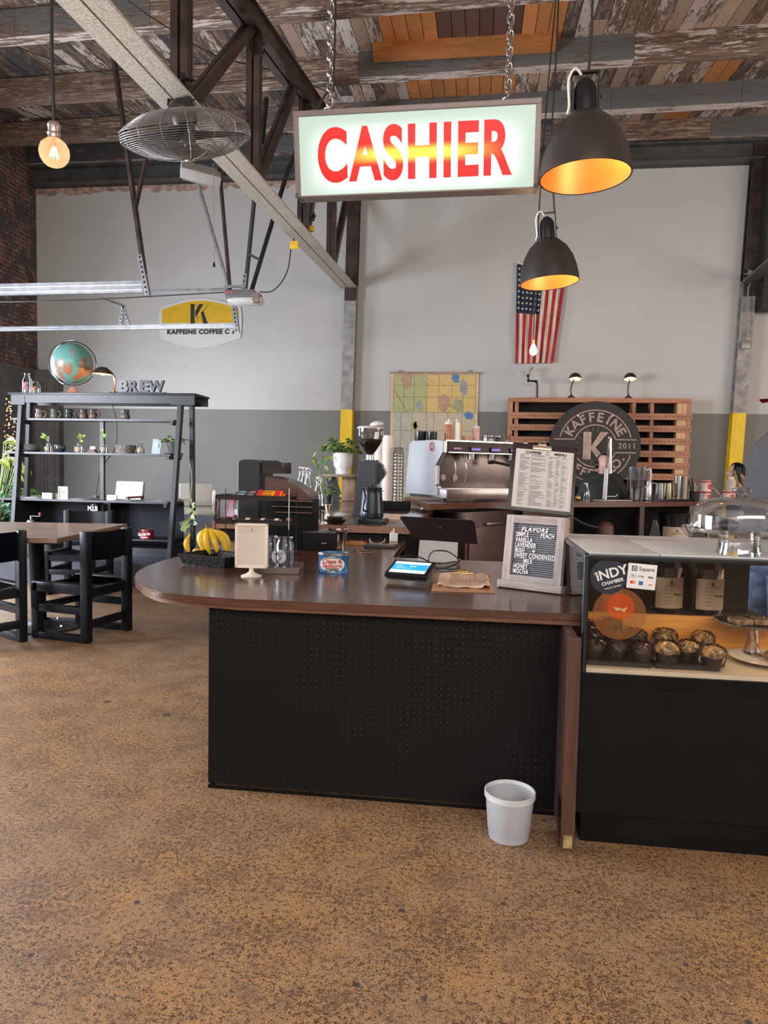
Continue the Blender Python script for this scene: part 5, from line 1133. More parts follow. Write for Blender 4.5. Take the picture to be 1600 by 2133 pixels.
# ------------------------------------------------------------------ sink side of the back bar
ze += .0005
def E_(px, py, dy=.0): y_ = PZ(px, 1045, ze).y+.15+dy; return Vector((PY(px, 1040, y_).x, y_, ze))
p = E_(1262, 1040, .12); sk = thing('sink_rim', 'low grey metal sink tray set on the back bar', 'sink', (p.x, p.y, ze), rad(25)); B().box((0, 0, .008), (.52, .28, .016), .005).o('rim', M('grey sink metal', (.20, .18, .17), .35, .6), sk); B().box((0, 0, .0165), (.45, .22, .002)).o('basin', M('dark basin', (.05, .045, .04), .3, .5), sk)
p = E_(1259, 1033, .14); fy = p.y; kf = fy/F_PX; zf0 = .989
fc = thing('spring_faucet', 'tall steel spring-neck faucet rising in front of the round wooden sign', 'faucet', (PY(1260, 1030, fy).x, fy, zf0)); hf = PY(1266, 912, fy).z-zf0
B().cyl((0, 0, 0), (0, 0, .02), .03).cyl((0, 0, 0), (.01, 0, hf*.5), 5*kf, 4.5*kf).o('faucet_column', steel, fc)
hel = []
for i in range(330): a = i*2*PI/12; t = i/330; hel.append((.012+.02*t+3.6*kf*math.cos(a), 3.6*kf*math.sin(a), hf*(.45+.55*t)))
B().tube(hel, .0028, 5).o('spring', chrome, fc)
B().cyl((.03, 0, hf), (.035, -.05, hf-.02), .02).cyl((.035, -.05, hf-.01), (.045, -.06, hf*.42), .012, .016).sph((.03, -.02, hf), .024, 14).o('spray_hose', steel, fc)
B().tube([(0, 0, .03), (.12, -.02, .035), (.14, -.02, .06)], .008, 6).o('lever', steel, fc)
p = E_(1222, 1030, .05); sp_ = thing('soap_bottle', 'clear pump soap bottle left of the faucet', 'soap bottle', (p.x, p.y, ze)); B().lathe([(0, 0), (.036, 0), (.038, .05), (.030, .12), (.014, .15), (.014, .16)], n=22, sy=.7).o('bottle_body', glassy('cloudy bottle', (.68, .66, .66), .15, .22), sp_); B().cyl((0, 0, .16), (0, 0, .19), .010).box((-.012, 0, .195), (.045, .014, .012), .003).o('pump', paper, sp_)
p = E_(1204, 1037, .02); tag(B().sph((0, 0, .035), (.035, .03, .035), 16).o('brass_pot', gold, loc=(p.x, p.y, ze)), 'small round brass pot just right of the menu clipboard', 'pot')
p = E_(1327, 1031, .10); wj = thing('water_pitcher', 'large translucent water filter pitcher on the back bar', 'pitcher', (p.x, p.y, ze)); kw = p.y/F_PX; hw_ = PY(1327, 973, p.y).z-ze; rw = 19*kw
B().lathe([(0, 0), (rw*.78, 0), (rw*.82, .01), (rw, hw_), (rw*.97, hw_), (rw*.78, .012), (0, .012)], n=30, sy=.62).o('pitcher_wall', glassy('pitcher plastic', (.72, .72, .73), .12, .2), wj)
B().lathe([(0, hw_*.5), (rw*.35, hw_*.42), (rw*.6, hw_*.55), (rw*.93, hw_*.62), (rw*.98, hw_*.98), (0, hw_*1.0)], n=28, sy=.6).o('filter_insert', M('frosted insert', (.62, .61, .62), .3, alpha=.75), wj)
B().tube([(rw*.7, -.03, hw_*.9), (rw*1.15, -.06, hw_*.93), (rw*1.12, -.06, hw_*.55), (rw*.75, -.03, hw_*.40)], .011, 8, sm=6).o('handle', M('white handle', (.72, .72, .73), .35), wj)
rp = thing('drip_tray', 'long black mat under the metal pitchers on the back bar', 'tray', (E_(1388, 1038, .1).x, E_(1388, 1038, .1).y, ze), rad(38)); B().box((0, 0, .008), (.78, .26, .016), .004).o('tray_base', blkm, rp); B().box((0, -.12, .020), (.78, .012, .01), .003).o('tray_lip', blkm, rp)
def pitcher(px, lab, r, top, m=steel, yy=.10, handle=1):
    p = E_(px, 1033, yy); k = p.y/F_PX; h = PY(px, top, p.y).z-ze-.018; t = thing('milk_pitcher', lab, 'milk pitcher', (p.x, p.y, ze+.0175), rad(20), 'milk pitchers on the back bar'); r = r*k
    B().lathe([(0, 0), (r, 0), (r*1.02, .01), (r*.92, h*.6), (r*.86, h), (r*.82, h), (r*.86, h*.6), (r*.94, .014), (0, .014)], n=28).o('pitcher_body', m, t)
    if handle: B().tube([(r*.85, -.02, h*.88), (r*1.45, -.05, h*.85), (r*1.4, -.05, h*.25), (r*.95, -.02, h*.2)], .006, 6, sm=5).o('handle', m, t)
    return t
pitcher(1347, 'shiny milk pitcher directly right of the water filter', 11, 1002, chrome); pitcher(1373, 'dull dark steel milk pitcher in the middle of the mat', 10, 1006, M('dull steel', (.22, .21, .21), .3, .8), .10, 0); pitcher(1390, 'olive toned milk pitcher with curved handle on the mat', 9, 1006, M('olive steel', (.30, .27, .18), .25, .85), .14)
for px, r, top, m, lab in ((1411, 7, 991, chrome, 'tall bright steel shaker on the right of the mat'), (1424, 7, 992, M('tan steel', (.40, .33, .28), .35, .6), 'tall tan steel shaker beside the bright one')):
    p = E_(px, 1035, .12); k = p.y/F_PX; h = PY(px, top, p.y).z-ze-.018; tag(B().lathe([(0, 0), (r*k*.8, 0), (r*k, h), (r*k*.95, h), (r*k*.75, .008), (0, .008)], n=26).o('steel_shaker', m, loc=(p.x, p.y, ze+.0175)), lab, 'shaker')
p = E_(1446, 1033, .05); us = thing('utensil_cup', 'dark cup with black and brown handled utensils by the cans', 'utensils', (p.x, p.y, ze)); B().lathe([(0, 0), (.05, 0), (.055, .12), (.05, .12), (0, .01)], n=20).o('holder', blkm, us)
for k, (dx, dz, m) in enumerate(((-.10, .30, blkm), (-.04, .28, blkm), (.0, .22, steel), (.03, .20, gold), (.07, .30, wood('red stick', (.18, .06, .04), (.26, .10, .07), .5, 2)))): B().tube([(0, .01*k-.02, .02), (dx, .01*k-.02, dz)], .009, 6).o('utensil', m, us)
canm = M('white can', (.74, .66, .60), .4); canr = M('can red', (.62, .03, .04), .4)
def can(px, py, r, h, z, lab):
    p = PZ(px, py, ze) if z is None else z; t = thing('syrup_can', lab, 'can', p, rad(15), 'red and white cans on the back bar')
    B().lathe([(0, 0), (r, 0), (r*1.02, .004), (r*.99, .008), (r*.99, h-.008), (r*1.02, h-.004), (r*.97, h), (0, h-.004)], n=26).o('can_body', canm, t)
    B().lathe([(r*1.0, h*.78), (r*1.006, h*.79), (r*1.006, h*.93), (r*1.0, h*.94)], n=26).grid(lambda u, v: Vector((r*1.012*math.sin(rad(-10+60*u)), -r*1.012*math.cos(rad(-10+60*u)), h*(.15+.5*v))), 8, 1).o('red_print', canr, t)
    return t
p = E_(1469, 1044, .06); k = p.y/F_PX; hc_ = PY(1469, 1022, p.y).z-ze; can(0, 0, 10*k, hc_*.98, (p.x, p.y, ze), 'lower red and white can of the stack by the glass dome'); can(0, 0, 9.8*k, hc_, (p.x, p.y, ze+hc_*.985), 'upper red and white can of the stack by the glass dome')
p = E_(1516, 1046, .05); can(0, 0, 11*k, .13, (p.x, p.y, ze), 'single red and white can right of the stacked pair')
p = E_(1521, 1040, .20); bo = thing('white_jug', 'milky plastic jug behind the single red can', 'jug', (p.x, p.y, ze)); k = p.y/F_PX; B().lathe([(0, 0), (9.5*k, 0), (9.5*k, PY(1524, 1003, p.y).z-ze), (7*k, PY(1524, 998, p.y).z-ze), (0, PY(1524, 998, p.y).z-ze)], n=22).o('jug_body', M('milky jug', (.62, .54, .46), .4), bo); B().cyl((0, 0, PY(1524, 998, p.y).z-ze), (0, 0, PY(1524, 995, p.y).z-ze+.01), 6*k).o('jug_cap', canm, bo)
# under the back bar
yb = 8.82; k = yb/F_PX; p = PY(1404, 1095, yb); bkt = thing('black_tub', 'large black lidded tub with cream label under the back bar', 'tub', (p.x, yb, .4205)); hb = PY(1404, 1078, yb).z-.42; r = 28*k
B().lathe([(0, 0), (r*.9, 0), (r*.97, hb), (0, hb)], n=36).o('tub_body', blkg, bkt); B().lathe([(0, hb), (r*1.04, hb), (r*1.06, hb+.02), (r*1.02, hb+.025), (r*1.05, hb+.05), (r*.98, hb+.06), (0, hb+.06)], n=36).o('tub_lid', blkg, bkt)
zl0 = PY(1404, 1121, yb).z-.42; zl1 = PY(1404, 1096, yb).z-.42
lb2 = B().grid(lambda u, v: Vector((r*.99*math.sin(rad(-62+124*u)), -r*.99*math.cos(rad(-62+124*u)), zl0+(zl1-zl0)*v)), 16, 1).o('label', M('cream label', (.56, .46, .35), .6), bkt)
b = B(); [b.prism(pl, -r*1.0, -r*.995, 'xz') for pl in K_shape(.028, 0, (zl0+zl1)/2+.025)]; b.box((0, -r, (zl0+zl1)/2-.005), (.13, .002, .003)).o('label_print', ink, lb2)
p = PY(1361, 1118, 8.6); b = B().prism([(-.09, 0), (.09, 0), (.07, .16), (.02, .34), (-.02, .34), (-.06, .14)], -.05, .05, 'xz', .012); tag(b.o('clear_bag', glassy('bag plastic', (.42, .38, .37), .2, .12), loc=(p.x, 8.6, .43)), 'pointed clear plastic bag hanging beside the black tub', 'bag').location.z = .4205
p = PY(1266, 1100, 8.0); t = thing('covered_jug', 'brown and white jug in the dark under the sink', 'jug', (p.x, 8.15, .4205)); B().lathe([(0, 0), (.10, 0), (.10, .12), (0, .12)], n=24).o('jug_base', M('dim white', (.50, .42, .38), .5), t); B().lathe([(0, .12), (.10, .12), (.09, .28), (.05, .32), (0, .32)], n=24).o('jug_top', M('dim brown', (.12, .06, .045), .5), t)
tag(B().tube([PY(1190, 1075, 8.1), PY(1215, 1090, 8.1), PY(1250, 1100, 8.1)], .012, 6, sm=5).o('drain_pipe', dgrey), 'grey hose sloping under the back bar sink', 'pipe')
# ================================================================== overhead
def chain(px_b, px_t, Yb, Yt, lab, link=.048, wr=.0048):
    a, c = PY(*px_b, Yb), PY(*px_t, Yt); d = c-a; n = int(d.length/(link*.72)); t = thing('sign_chain', lab, 'chain', a, 0, 'chains carrying the CASHIER sign'); b = B()
    X0 = d.to_track_quat('Z', 'Y').to_matrix().to_4x4()
    for i in range(n):
        pts = []
        for k in range(12): ang = 2*PI*k/12; pts.append(Vector((link*.30*math.cos(ang), 0, link*.5*math.sin(ang)*(1 if abs(math.sin(ang)) > .3 else .9))))
        R = Matrix.Rotation(PI/2*(i % 2)+.4, 4, 'Z'); M_ = X0 @ Matrix.Translation((0, 0, (i+.5)*link*.72)) @ R
        b.tube([M_ @ p for p in pts], wr, 6, closed=True)
    b.o('chain_links', M('chain steel', (.42, .38, .36), .35, .9, var=.2, vs=30), t); return t
# CASHIER light box
Ys = 3.3
tl, tr2, br, bl = PY(605, 232, Ys-.03), PY(1132, 202, Ys-.03), PY(1120, 391, Ys+.03), PY(621, 411, Ys+.03)
X_, w_, h_ = frame(bl, br, tl); X_ = Matrix.Translation(Vector((0, 0, 0))) @ X_
# centre the panel on the mean of both edges
mx = (tl+tr2+br+bl)/4; w_ = ((tr2-tl).length+(br-bl).length)/2
X_.translation = mx-X_.to_3x3() @ Vector((0, 0, h_/2))
sg = place(thing('cashier_sign', 'long backlit light box sign reading CASHIER in red, hung on two chains', 'sign'), X_)
sf = M('taupe sign frame', (.22, .17, .15), .45, .2, var=.08)
f_ = .024; dp = .13
B().b2((-w_/2, 0, 0), (-w_/2+f_, dp, h_), .002).o('frame_side', sf, sg); B().b2((w_/2-f_, 0, 0), (w_/2, dp, h_), .002).o('frame_side', sf, sg)
B().b2((-w_/2, -.002, h_-f_), (w_/2, dp, h_), .002).o('frame_top', sf, sg); B().b2((-w_/2, .002, 0), (w_/2, dp, .006)).b2((-w_/2, dp-.006, 0), (w_/2, dp, h_)).o('frame_back', sf, sg)
def sign_mat(name, core, body, s_core, s_edge, red_=False):
    m, nt, b = base(name); t = nt.nodes.new('ShaderNodeTexCoord'); sx = nt.nodes.new('ShaderNodeSeparateXYZ'); nt.links.new(t.outputs['Object'], sx.inputs[0])
    def sm(src, c_, hw, soft):
        a = nt.nodes.new('ShaderNodeMath'); a.operation = 'SUBTRACT'; a.inputs[1].default_value = c_; nt.links.new(src, a.inputs[0])
        a2 = nt.nodes.new('ShaderNodeMath'); a2.operation = 'ABSOLUTE'; nt.links.new(a.outputs[0], a2.inputs[0])
        r = nt.nodes.new('ShaderNodeMapRange'); r.interpolation_type = 'SMOOTHSTEP'; r.inputs[1].default_value = hw+soft; r.inputs[2].default_value = hw; nt.links.new(a2.outputs[0], r.inputs[0]); return r.outputs[0]
    mu = nt.nodes.new('ShaderNodeMath'); mu.operation = 'MULTIPLY'
    if red_: nt.links.new(sm(sx.outputs[0], .0, w_*.10, w_*.30), mu.inputs[0]); nt.links.new(sm(sx.outputs[2], h_*.46, h_*.015, h_*.12), mu.inputs[1])
    else: nt.links.new(sm(sx.outputs[0], 0, w_*.28, w_*.2), mu.inputs[0]); nt.links.new(sm(sx.outputs[2], h_*.42, h_*.10, h_*.38), mu.inputs[1])
    nt.links.new(_mix(nt, mu.outputs[0], body, core), b.inputs['Emission Color'])
    st = nt.nodes.new('ShaderNodeMapRange'); nt.links.new(mu.outputs[0], st.inputs[0]); st.inputs[3].default_value = s_edge; st.inputs[4].default_value = s_core
    nt.links.new(st.outputs[0], b.inputs['Emission Strength'])
    b.inputs['Base Color'].default_value = (*((.35, .0, .0) if red_ else (.06, .07, .06)), 1); b.inputs['Roughness'].default_value = .3; b.inputs['Specular IOR Level'].default_value = .2; return m
face = B().b2((-w_/2+f_*.8, .008, .004), (w_/2-f_*.8, .014, h_-f_*.8)).o('lit_face', sign_mat('sign face', (.97, 1, .97), (.62, .78, .66), 1.5, .72), sg)
lt_ = text('letters', 'CASHIER', .30, M('x', (1, 0, 0)), face, (0, .006, 0), (PI/2, 0, 0), bold=.0105, sx=1, sp=1.14, ext=.0008)
me = lt_.data; xs = [v.co.x for v in me.vertices]; ys_ = [v.co.y for v in me.vertices]
tx0, tx1 = -w_/2+w_*.098, -w_/2+w_*.892; tz0, tz1 = h_*.155, h_*.80
for v in me.vertices:
    v.co = Vector((tx0+(v.co.x-min(xs))/(max(xs)-min(xs))*(tx1-tx0), -v.co.z+.0, tz0+(v.co.y-min(ys_))/(max(ys_)-min(ys_))*(tz1-tz0)))
lt_.rotation_euler = (0, 0, 0); me.materials[0] = sign_mat('sign red', (1, .62, .05), (.90, .004, .0), 1.5, .85, True)
B().b2((w_/2-f_, -.004, 0), (w_/2, .02, .018)).b2((-w_/2, -.004, 0), (-w_/2+.012, .01, .018)).o('corner_cap', M('brown cap', (.10, .06, .05), .5), sg)
for x_ in (-.37*w_, .36*w_):
    b = B(); b.tube([(x_+.014*math.cos(a), dp/2, h_+.012+.014*math.sin(a)) for a in [2*PI*k/16 for k in range(16)]], .004, 6, closed=True); b.o('hanging_eye', steel, sg)
chain((687, 222), (691, -60), Ys, Ys, 'left chain carrying the CASHIER sign, beside a black cable'); chain((1058, 200), (1068, -60), Ys, Ys, 'right chain carrying the CASHIER sign')
tag(B().tube([PY(694, 190, Ys), PY(697, 100, Ys), PY(700, -60, Ys)], .005, 6, sm=4).o('cable', wire_m), 'black power cable running up along the left sign chain', 'cable')
tag(B().tube([PY(662, 226, Ys+.05), PY(676, 200, Ys), PY(688, 184, Ys)], .005, 6, sm=4).o('cable', wire_m), 'short black cable entering the CASHIER sign at its upper left', 'cable')
# ------------------------------------------------------------------ bowl pendant lamps
def pendant(name, lab, cx_, rimL, rimR, topy, yy, tilt, power):
    a, c = PY(*rimL, yy), PY(*rimR, yy); R = (c-a).length/2; m_ = (a+c)/2; H_ = PY(cx_, topy, yy).z-m_.z
    t = thing(name, lab, 'pendant lamp', m_); t.rotation_euler = (rad(-tilt*0), -math.atan2(c.z-a.z, (c.x-a.x))*1.0, 0)
    out = M('black brown shade', (.045, .035, .032), .42, .2, var=.1); inn = M('orange copper inside', (.72, .22, .045), .42, .2, var=.05)
    pr = [(R, 0), (R*.985, H_*.14), (R*.93, H_*.34), (R*.82, H_*.56), (R*.64, H_*.77), (R*.42, H_*.91), (R*.20, H_*.985), (0, H_)]
    B().lathe(pr, n=56).o('shade', out, t, ang=60); B().lathe([(r_*.965, z_*.97-.001) for r_, z_ in pr], n=56).o('shade_inside', inn, t, ang=60)
    B().tube([(R*.985*math.cos(a_), R*.985*math.sin(a_), 0) for a_ in [2*PI*k/56 for k in range(56)]], R*.022, 6, closed=True).o('rim', out, t)
    s = R/.21
    B().lathe([(0, H_*.97), (.052*s, H_*.97), (.052*s, H_+.03*s), (.050*s, H_+.10*s), (.040*s, H_+.125*s), (.018*s, H_+.145*s), (0, H_+.15*s)], n=26).o('socket_cover', blkm, t)
    for sx_ in (-1, 1): B().bar((sx_*.060*s, -.01, H_*.90), (sx_*.060*s, -.01, H_+.17*s), .006*s, .022*s, up=(0, 1, 0)).o('yoke_arm', blkm, t)
    B().bar((-.062*s, -.01, H_+.17*s), (.062*s, -.01, H_+.17*s), .02*s, .008*s).o('yoke_bridge', blkm, t); B().bar((-.062*s, -.05*s, H_*.93), (.062*s, -.05*s, H_*.93), .012*s, .008*s).o('yoke_bridge', blkm, t)
    for sx_ in (-1, 1): B().sph((sx_*.066*s, -.012, H_+.06*s), .010*s, 10).o('yoke_screw', blkm, t)
    B().tube([(-.02*s, -.03*s, H_+.15*s), (-.05*s, -.04*s, H_+.175*s), (-.078*s, -.03*s, H_+.13*s), (-.076*s, -.03*s, H_+.02*s), (-.085*s, -.02*s, H_*.95)], .006*s, 6, sm=6).o('flex', paper, t)
    bu = B().sph((R*.42, 0, H_*.50), (.035*s, .035*s, .045*s), 20).o('light_bulb', emit('warm bulb', (1, .80, .55), 9), t)
    L = bpy.data.lights.new(name+'_light', 'POINT'); L.energy = power; L.color = (1, .72, .45); L.shadow_soft_size = .03; lo = bpy.data.objects.new(name+'_light', L); COL.objects.link(lo); lo.parent = t; lo.location = (R*.45, 0, H_*.30)
    return t, m_, H_, s
t, m_, H_, s = pendant('pendant_lamp', 'large black bowl pendant lamp with glowing orange inside, right of the sign', 1226, (1123, 375), (1316, 362), 232, 3.3, 0, 2.6)
tag(B().tube([Vector((m_.x, m_.y, m_.z+H_+.17*s)), PY(1233, 60, 3.3), PY(1236, -80, 3.3)], .006, 6).o('cable', wire_m), 'black cord from which the large bowl pendant hangs', 'cable')
t, m_, H_, s = pendant('pendant_lamp', 'smaller looking bowl pendant lamp with orange inside hanging in front of the flag', 1146, (1083, 594), (1207, 583), 495, 5.3, 0, 4)
tag(B().tube([Vector((m_.x+.02, m_.y, m_.z+H_+.17*s)), PY(1149, 300, 5.3), PY(1158, 130, 5.3), PY(1166, -60, 5.3)], .006, 6, sm=4).o('cable', wire_m), 'black cord carrying the bowl pendant in front of the flag', 'cable')
tag(B().tube([PY(1111, 712, 7), PY(1117, 560, 7), PY(1126, 390, 7), PY(1140, 200, 7), PY(1160, -20, 7)], .006, 6, sm=4).o('cable', wire_m), 'thin black cord of the bare bulb over the flag', 'cable')
# bare bulbs
def bulb(name, lab, loc, r, sock, fil):
    t = thing(name, lab, 'light bulb', loc)
    gg = B().sph((0, 0, 0), r, 32).o('glass_globe', film('amber bulb glass', (.95, .70, .55), .16), t)
    L = bpy.data.lights.new('bulb_light', 'POINT'); L.energy = 1.2; L.color = (1, .62, .35); L.shadow_soft_size = .02; lo = bpy.data.objects.new('bulb_light', L); COL.objects.link(lo); lo.parent = t
    B().lathe([(r*.42, r*.90), (r*.40, r*1.15), (r*.46, r*1.25), (r*.38, r*1.32), (r*.42, r*1.75), (r*.45, r*1.8), (r*.36, r*2.0), (r*.14, r*2.05), (0, r*2.05)], n=24).o('socket', M('pale brass socket', (.56, .44, .38), .3, .7), t)
    b = B()
    for k in range(8): a = 2*PI*k/8; b.tube([(r*.12*math.cos(a), r*.12*math.sin(a), r*.35), (r*.30*math.cos(a), r*.30*math.sin(a), -r*.35)], r*.022, 5)
    b.o('filament', emit('filament glow', (1, .62, .22), 25), t)
    B().cyl((0, 0, r*.3), (0, 0, r*.9), r*.08).o('stem', glassb, t); return t
p = PY(113, 318, 3.0); bulb('bare_bulb', 'round glowing filament bulb hanging at the upper left', p, .0635, 1, 1)
tag(B().tube([p+Vector((0, 0, .127)), PY(108, 100, 3.0), PY(107, -60, 3.0)], .0075, 8, sm=4).o('cable', wire_m), 'twisted black cord holding the round bulb at the upper left', 'cable')
p = PY(1111, 730, 7); t = thing('bare_bulb', 'small bright teardrop bulb glowing in front of the flag stripes', 'light bulb', p)
B().lathe([(0, -.05), (.03, -.035), (.036, -.005), (.025, .035), (.012, .06), (0, .062)], n=22).o('glowing_glass', emit('teardrop glow', (1, .66, .30), 10), t); B().cyl((0, 0, .06), (0, 0, .10), .012).o('socket', gold, t)
L = bpy.data.lights.new('flag_bulb_light', 'POINT'); L.energy = 14; L.color = (1, .6, .32); L.shadow_soft_size = .04; lo = bpy.data.objects.new('flag_bulb_light', L); COL.objects.link(lo); lo.parent = t; lo.location = (0, -.07, 0)
# ------------------------------------------------------------------ caged fan under the truss
fy_ = 5.0; c = PY(388, 282, fy_); R = .455
fan = thing('caged_fan', 'large round wire-caged fan tilted down below the truss', 'fan', c); fan.rotation_euler = (rad(20), rad(-3), 0)
wm = M('fan cage wire', (.36, .34, .33), .35, .6)
b = B(); Hh = .125
for k in range(34):
    t_ = (k+1)/34; r_ = R*t_
    zb_ = -Hh*(1-t_**3.2)-.03
    b.tube([(r_*math.cos(a), r_*math.sin(a), zb_) for a in [2*PI*i/64 for i in range(64)]], .0021, 4, closed=True)
for k in range(16):
    a = 2*PI*k/16; b.tube([(R*t*math.cos(a), R*t*math.sin(a), -Hh*(1-t**3.2)-.032) for t in [.05, .3, .5, .7, .85, .94, 1]], .0026, 4)
b.o('front_cage', wm, fan)
b = B()
for k in range(3, 34):
    t_ = (k+1)/34; r_ = R*t_; b.tube([(r_*math.cos(a), r_*math.sin(a), Hh*(1-t_**3.2)+.035) for a in [2*PI*i/64 for i in range(64)]], .0021, 4, closed=True)
for k in range(16):
    a = 2*PI*k/16; b.tube([(R*t*math.cos(a), R*t*math.sin(a), Hh*(1-t**3.2)+.037) for t in [.12, .3, .5, .7, .85, .94, 1]]+[(R*math.cos(a), R*math.sin(a), -.03)], .0026, 4)
for z_ in (-.015, 0, .015): b.tube([(R*1.004*math.cos(a), R*1.004*math.sin(a), z_) for a in [2*PI*i/64 for i in range(64)]], .0024, 4, closed=True)
b.o('rear_cage', wm, fan)
B().lathe([(0, -Hh-.042), (.035, -Hh-.042), (.04, -Hh-.03), (0, -Hh-.026)], n=24).o('cage_badge', steel, fan)
for k in range(3):
    a0 = 2*PI*k/3+.5
    def bl_(u, v, a0=a0): r_ = .06+.36*v; a = a0+(u-.5)*(1.1-.25*v); return Vector((r_*math.cos(a), r_*math.sin(a), .035*(u-.5)*2))
    b = B().grid(bl_, 10, 8); r0 = bmesh.ops.solidify(b.bm, geom=b.bm.faces[:], thickness=.003); b.o('fan_blade', M('dark blade', (.05, .05, .052), .3, .6), fan)
B().lathe([(0, -.05), (.06, -.045), (.07, .0), (.07, .05), (0, .055)], n=24).o('hub', dgrey, fan)
B().lathe([(0, .06), (.085, .06), (.095, .09), (.095, .18), (.07, .22), (.03, .235), (0, .235)], n=30).o('motor', M('dark motor', (.06, .055, .052), .35, .5), fan)
b = B(); b.tube([(-.10, .02, .20), (-.08, .06, .30), (.0, .10, .36), (.10, .06, .34)], .012, 8, sm=5).bar((0, .05, .20), (0, .14, .40), .03, .03); b.o('mount_arm', blkm, fan)
b = B(); b.tube([(.06, 0, .21), (.14, .02, .22), (.19, .0, .15), (.20, 0, .12)], .006, 6, sm=5); b.o('motor_cord', wire_m, fan)
# louvred heater behind the fan
pA = PY(418, 362, 6.6); ht = thing('vent_unit', 'white louvred heater unit hanging behind the fan', 'heater', pA); ht.rotation_euler = (rad(38), rad(6), rad(28))
kv = 6.6/F_PX
B().box((0, 0, 0), (82*kv, .24, .10), .01).o('casing', M('white enamel', (.46, .46, .45), .35, .1), ht)
b = B(); [b.box((0, -.11+.018*i, -.055), (70*kv, .004, .012), 0, (.5, 0, 0)) for i in range(13)]; b.o('louvres', M('grey louvre', (.30, .30, .30), .4), ht)
B().bar((.16, .05, .04), (.30, .25, .25), .03, .02).bar((-.05, .1, .04), (.0, .3, .3), .03, .02).o('bracket', steel_b, ht)
# ------------------------------------------------------------------ garage door tracks, hangers, opener
gal = M('galvanised steel', (.50, .51, .53), .32, .85, var=.15, vs=12)
def track(pxl, pxr, z, lab, hh=.075):
    r_ = PZ(*pxr, z); l_ = PZ(*pxl, z); l_ = l_+(l_-r_)*.25; t = thing('garage_door_track', lab, 'track', r_, 0, None); b = B()
    d = l_-r_
    b.bar((0, 0, 0), d, .004, hh, up=(0, 0, 1)).bar((0, .02, hh/2), d+Vector((0, .02, hh/2)), .045, .005).bar((0, .02, -hh/2), d+Vector((0, .02, -hh/2)), .045, .005).bar((0, -.008, hh*.22), d+Vector((0, -.008, hh*.22)), .016, .010).bar((0, -.008, -hh*.22), d+Vector((0, -.008, -hh*.22)), .016, .010)
    b.o('rail', gal, t); return t, r_
t1, r1 = track((0, 603), (297, 597), 3.2, 'near galvanised garage door track at the left, just above the shelf unit', .12)
def perf(name, a, c, w, par=None, m=gal):       # slotted angle iron
    b = B(); b.bar(a, c, w, .004, up=(0, -1, 0)); b.bar(Vector(a)+Vector((w/2, w/2, 0)), Vector(c)+Vector((w/2, w/2, 0)), .004, w, up=(0, -1, 0))
    n = int((Vector(c)-Vector(a)).length/.05); d = (Vector(c)-Vector(a))
    b.m(1)
    for i in range(n): p = Vector(a)+d*((i+.5)/n); b.box(p+Vector((0, -.004, 0)), (w*.3, .003, .022), 0)
    return b.o(name, [m, blk], par)
def hang(lab, a, c, r, m=steel_b, nm='hanger_bar'):
    o = B().bar(a, c, r, r*.6, up=(0, -1, 0)).bar(Vector(a)+Vector((r/2, r/2, 0)), Vector(c)+Vector((r/2, r/2, 0)), r*.6, r, up=(0, -1, 0)).o(nm, m); return tag(o, lab, 'hanger')
Yt = r1.y
hang('dark angle iron hanging from a beam down to the near door track', PY(234, 112, Yt), PY(305, 612, Yt), .035)
t = thing('slotted_bracket', 'slotted steel angle at the lower end of the dark hanger', 'bracket', PY(290, 530, Yt-.02)); perf('slotted_angle', (0, 0, 0), PY(306, 614, Yt-.02)-PY(290, 530, Yt-.02), .05, t)
t2, r2 = track((0, 685), (493, 678), 3.2, 'far galvanised garage door track crossing the yellow wall logo', .06)
t = thing('slotted_bracket', 'slotted steel angle hanging down to the far track end', 'bracket', PY(486, 632, r2.y)); perf('slotted_angle', (0, 0, 0), PY(493, 692, r2.y)-PY(486, 632, r2.y), .06, t)
t = thing('slotted_bracket', 'pair of slotted braces meeting above the far track', 'bracket', PY(256, 636, r2.y)); perf('slotted_angle', (0, 0, 0), PY(250, 676, r2.y)-PY(256, 636, r2.y), .04, t); perf('slotted_angle', (0, 0, 0), PY(267, 676, r2.y)-PY(256, 636, r2.y), .03, t); perf('slotted_angle', (0, 0, 0), PY(210, 620, r2.y-.3)-PY(256, 636, r2.y), .03, t)
# torsion / chain rail of the opener
Yo = 8.45; k = Yo/F_PX
c = PY(507, 620, Yo); op = thing('garage_door_opener', 'grey garage door opener box with a clear lens end above the yellow logo', 'garage door opener', c)
B().box((-.02, 0, .03), (62*k, .20, 16*k), .012).o('motor_housing', M('mid grey plastic', (.14, .14, .15), .4), op)
B().lathe([(0, -38*k), (14*k, -38*k), (17*k, -20*k), (17*k, 18*k), (12*k, 34*k), (0, 38*k)], (8*k, 0, -.04), 24, (0, PI/2, 0), sx=.6).o('light_cover', M('white lens', (.62, .62, .60), .2), op)
B().box((31*k, -.01, -.02), (16*k, .18, 22*k), .02).o('lens_end', M('brownish lens', (.34, .26, .22), .15, trans=.3), op)
B().box((-26*k, -.102, .04), (18*k, .003, 5*k)).o('brand_patch', M('pinkish patch', (.50, .12, .14), .4), op)
b = B().bar((-37*k, -.08, 20*k), (8*k, -.08, 20*k), .02, 6*k); b.o('strap', gal, op)
l_ = PY(-30, 610, Yo)-c; B().bar((-37*k, 0, .10), (l_.x-1.5, 0, .10-.02), .04, .035).o('drive_rail', gal, op)
b = B(); A_ = Vector((-37*k, -.03, .06)); C_ = Vector((l_.x-1.5, -.03, .0)); b.tube([A_, (A_+C_)/2+Vector((0, 0, -.05)), C_], .007, 6, sm=8); b.o('drive_chain', M('dark chain', (.09, .09, .09), .4, .8), op)
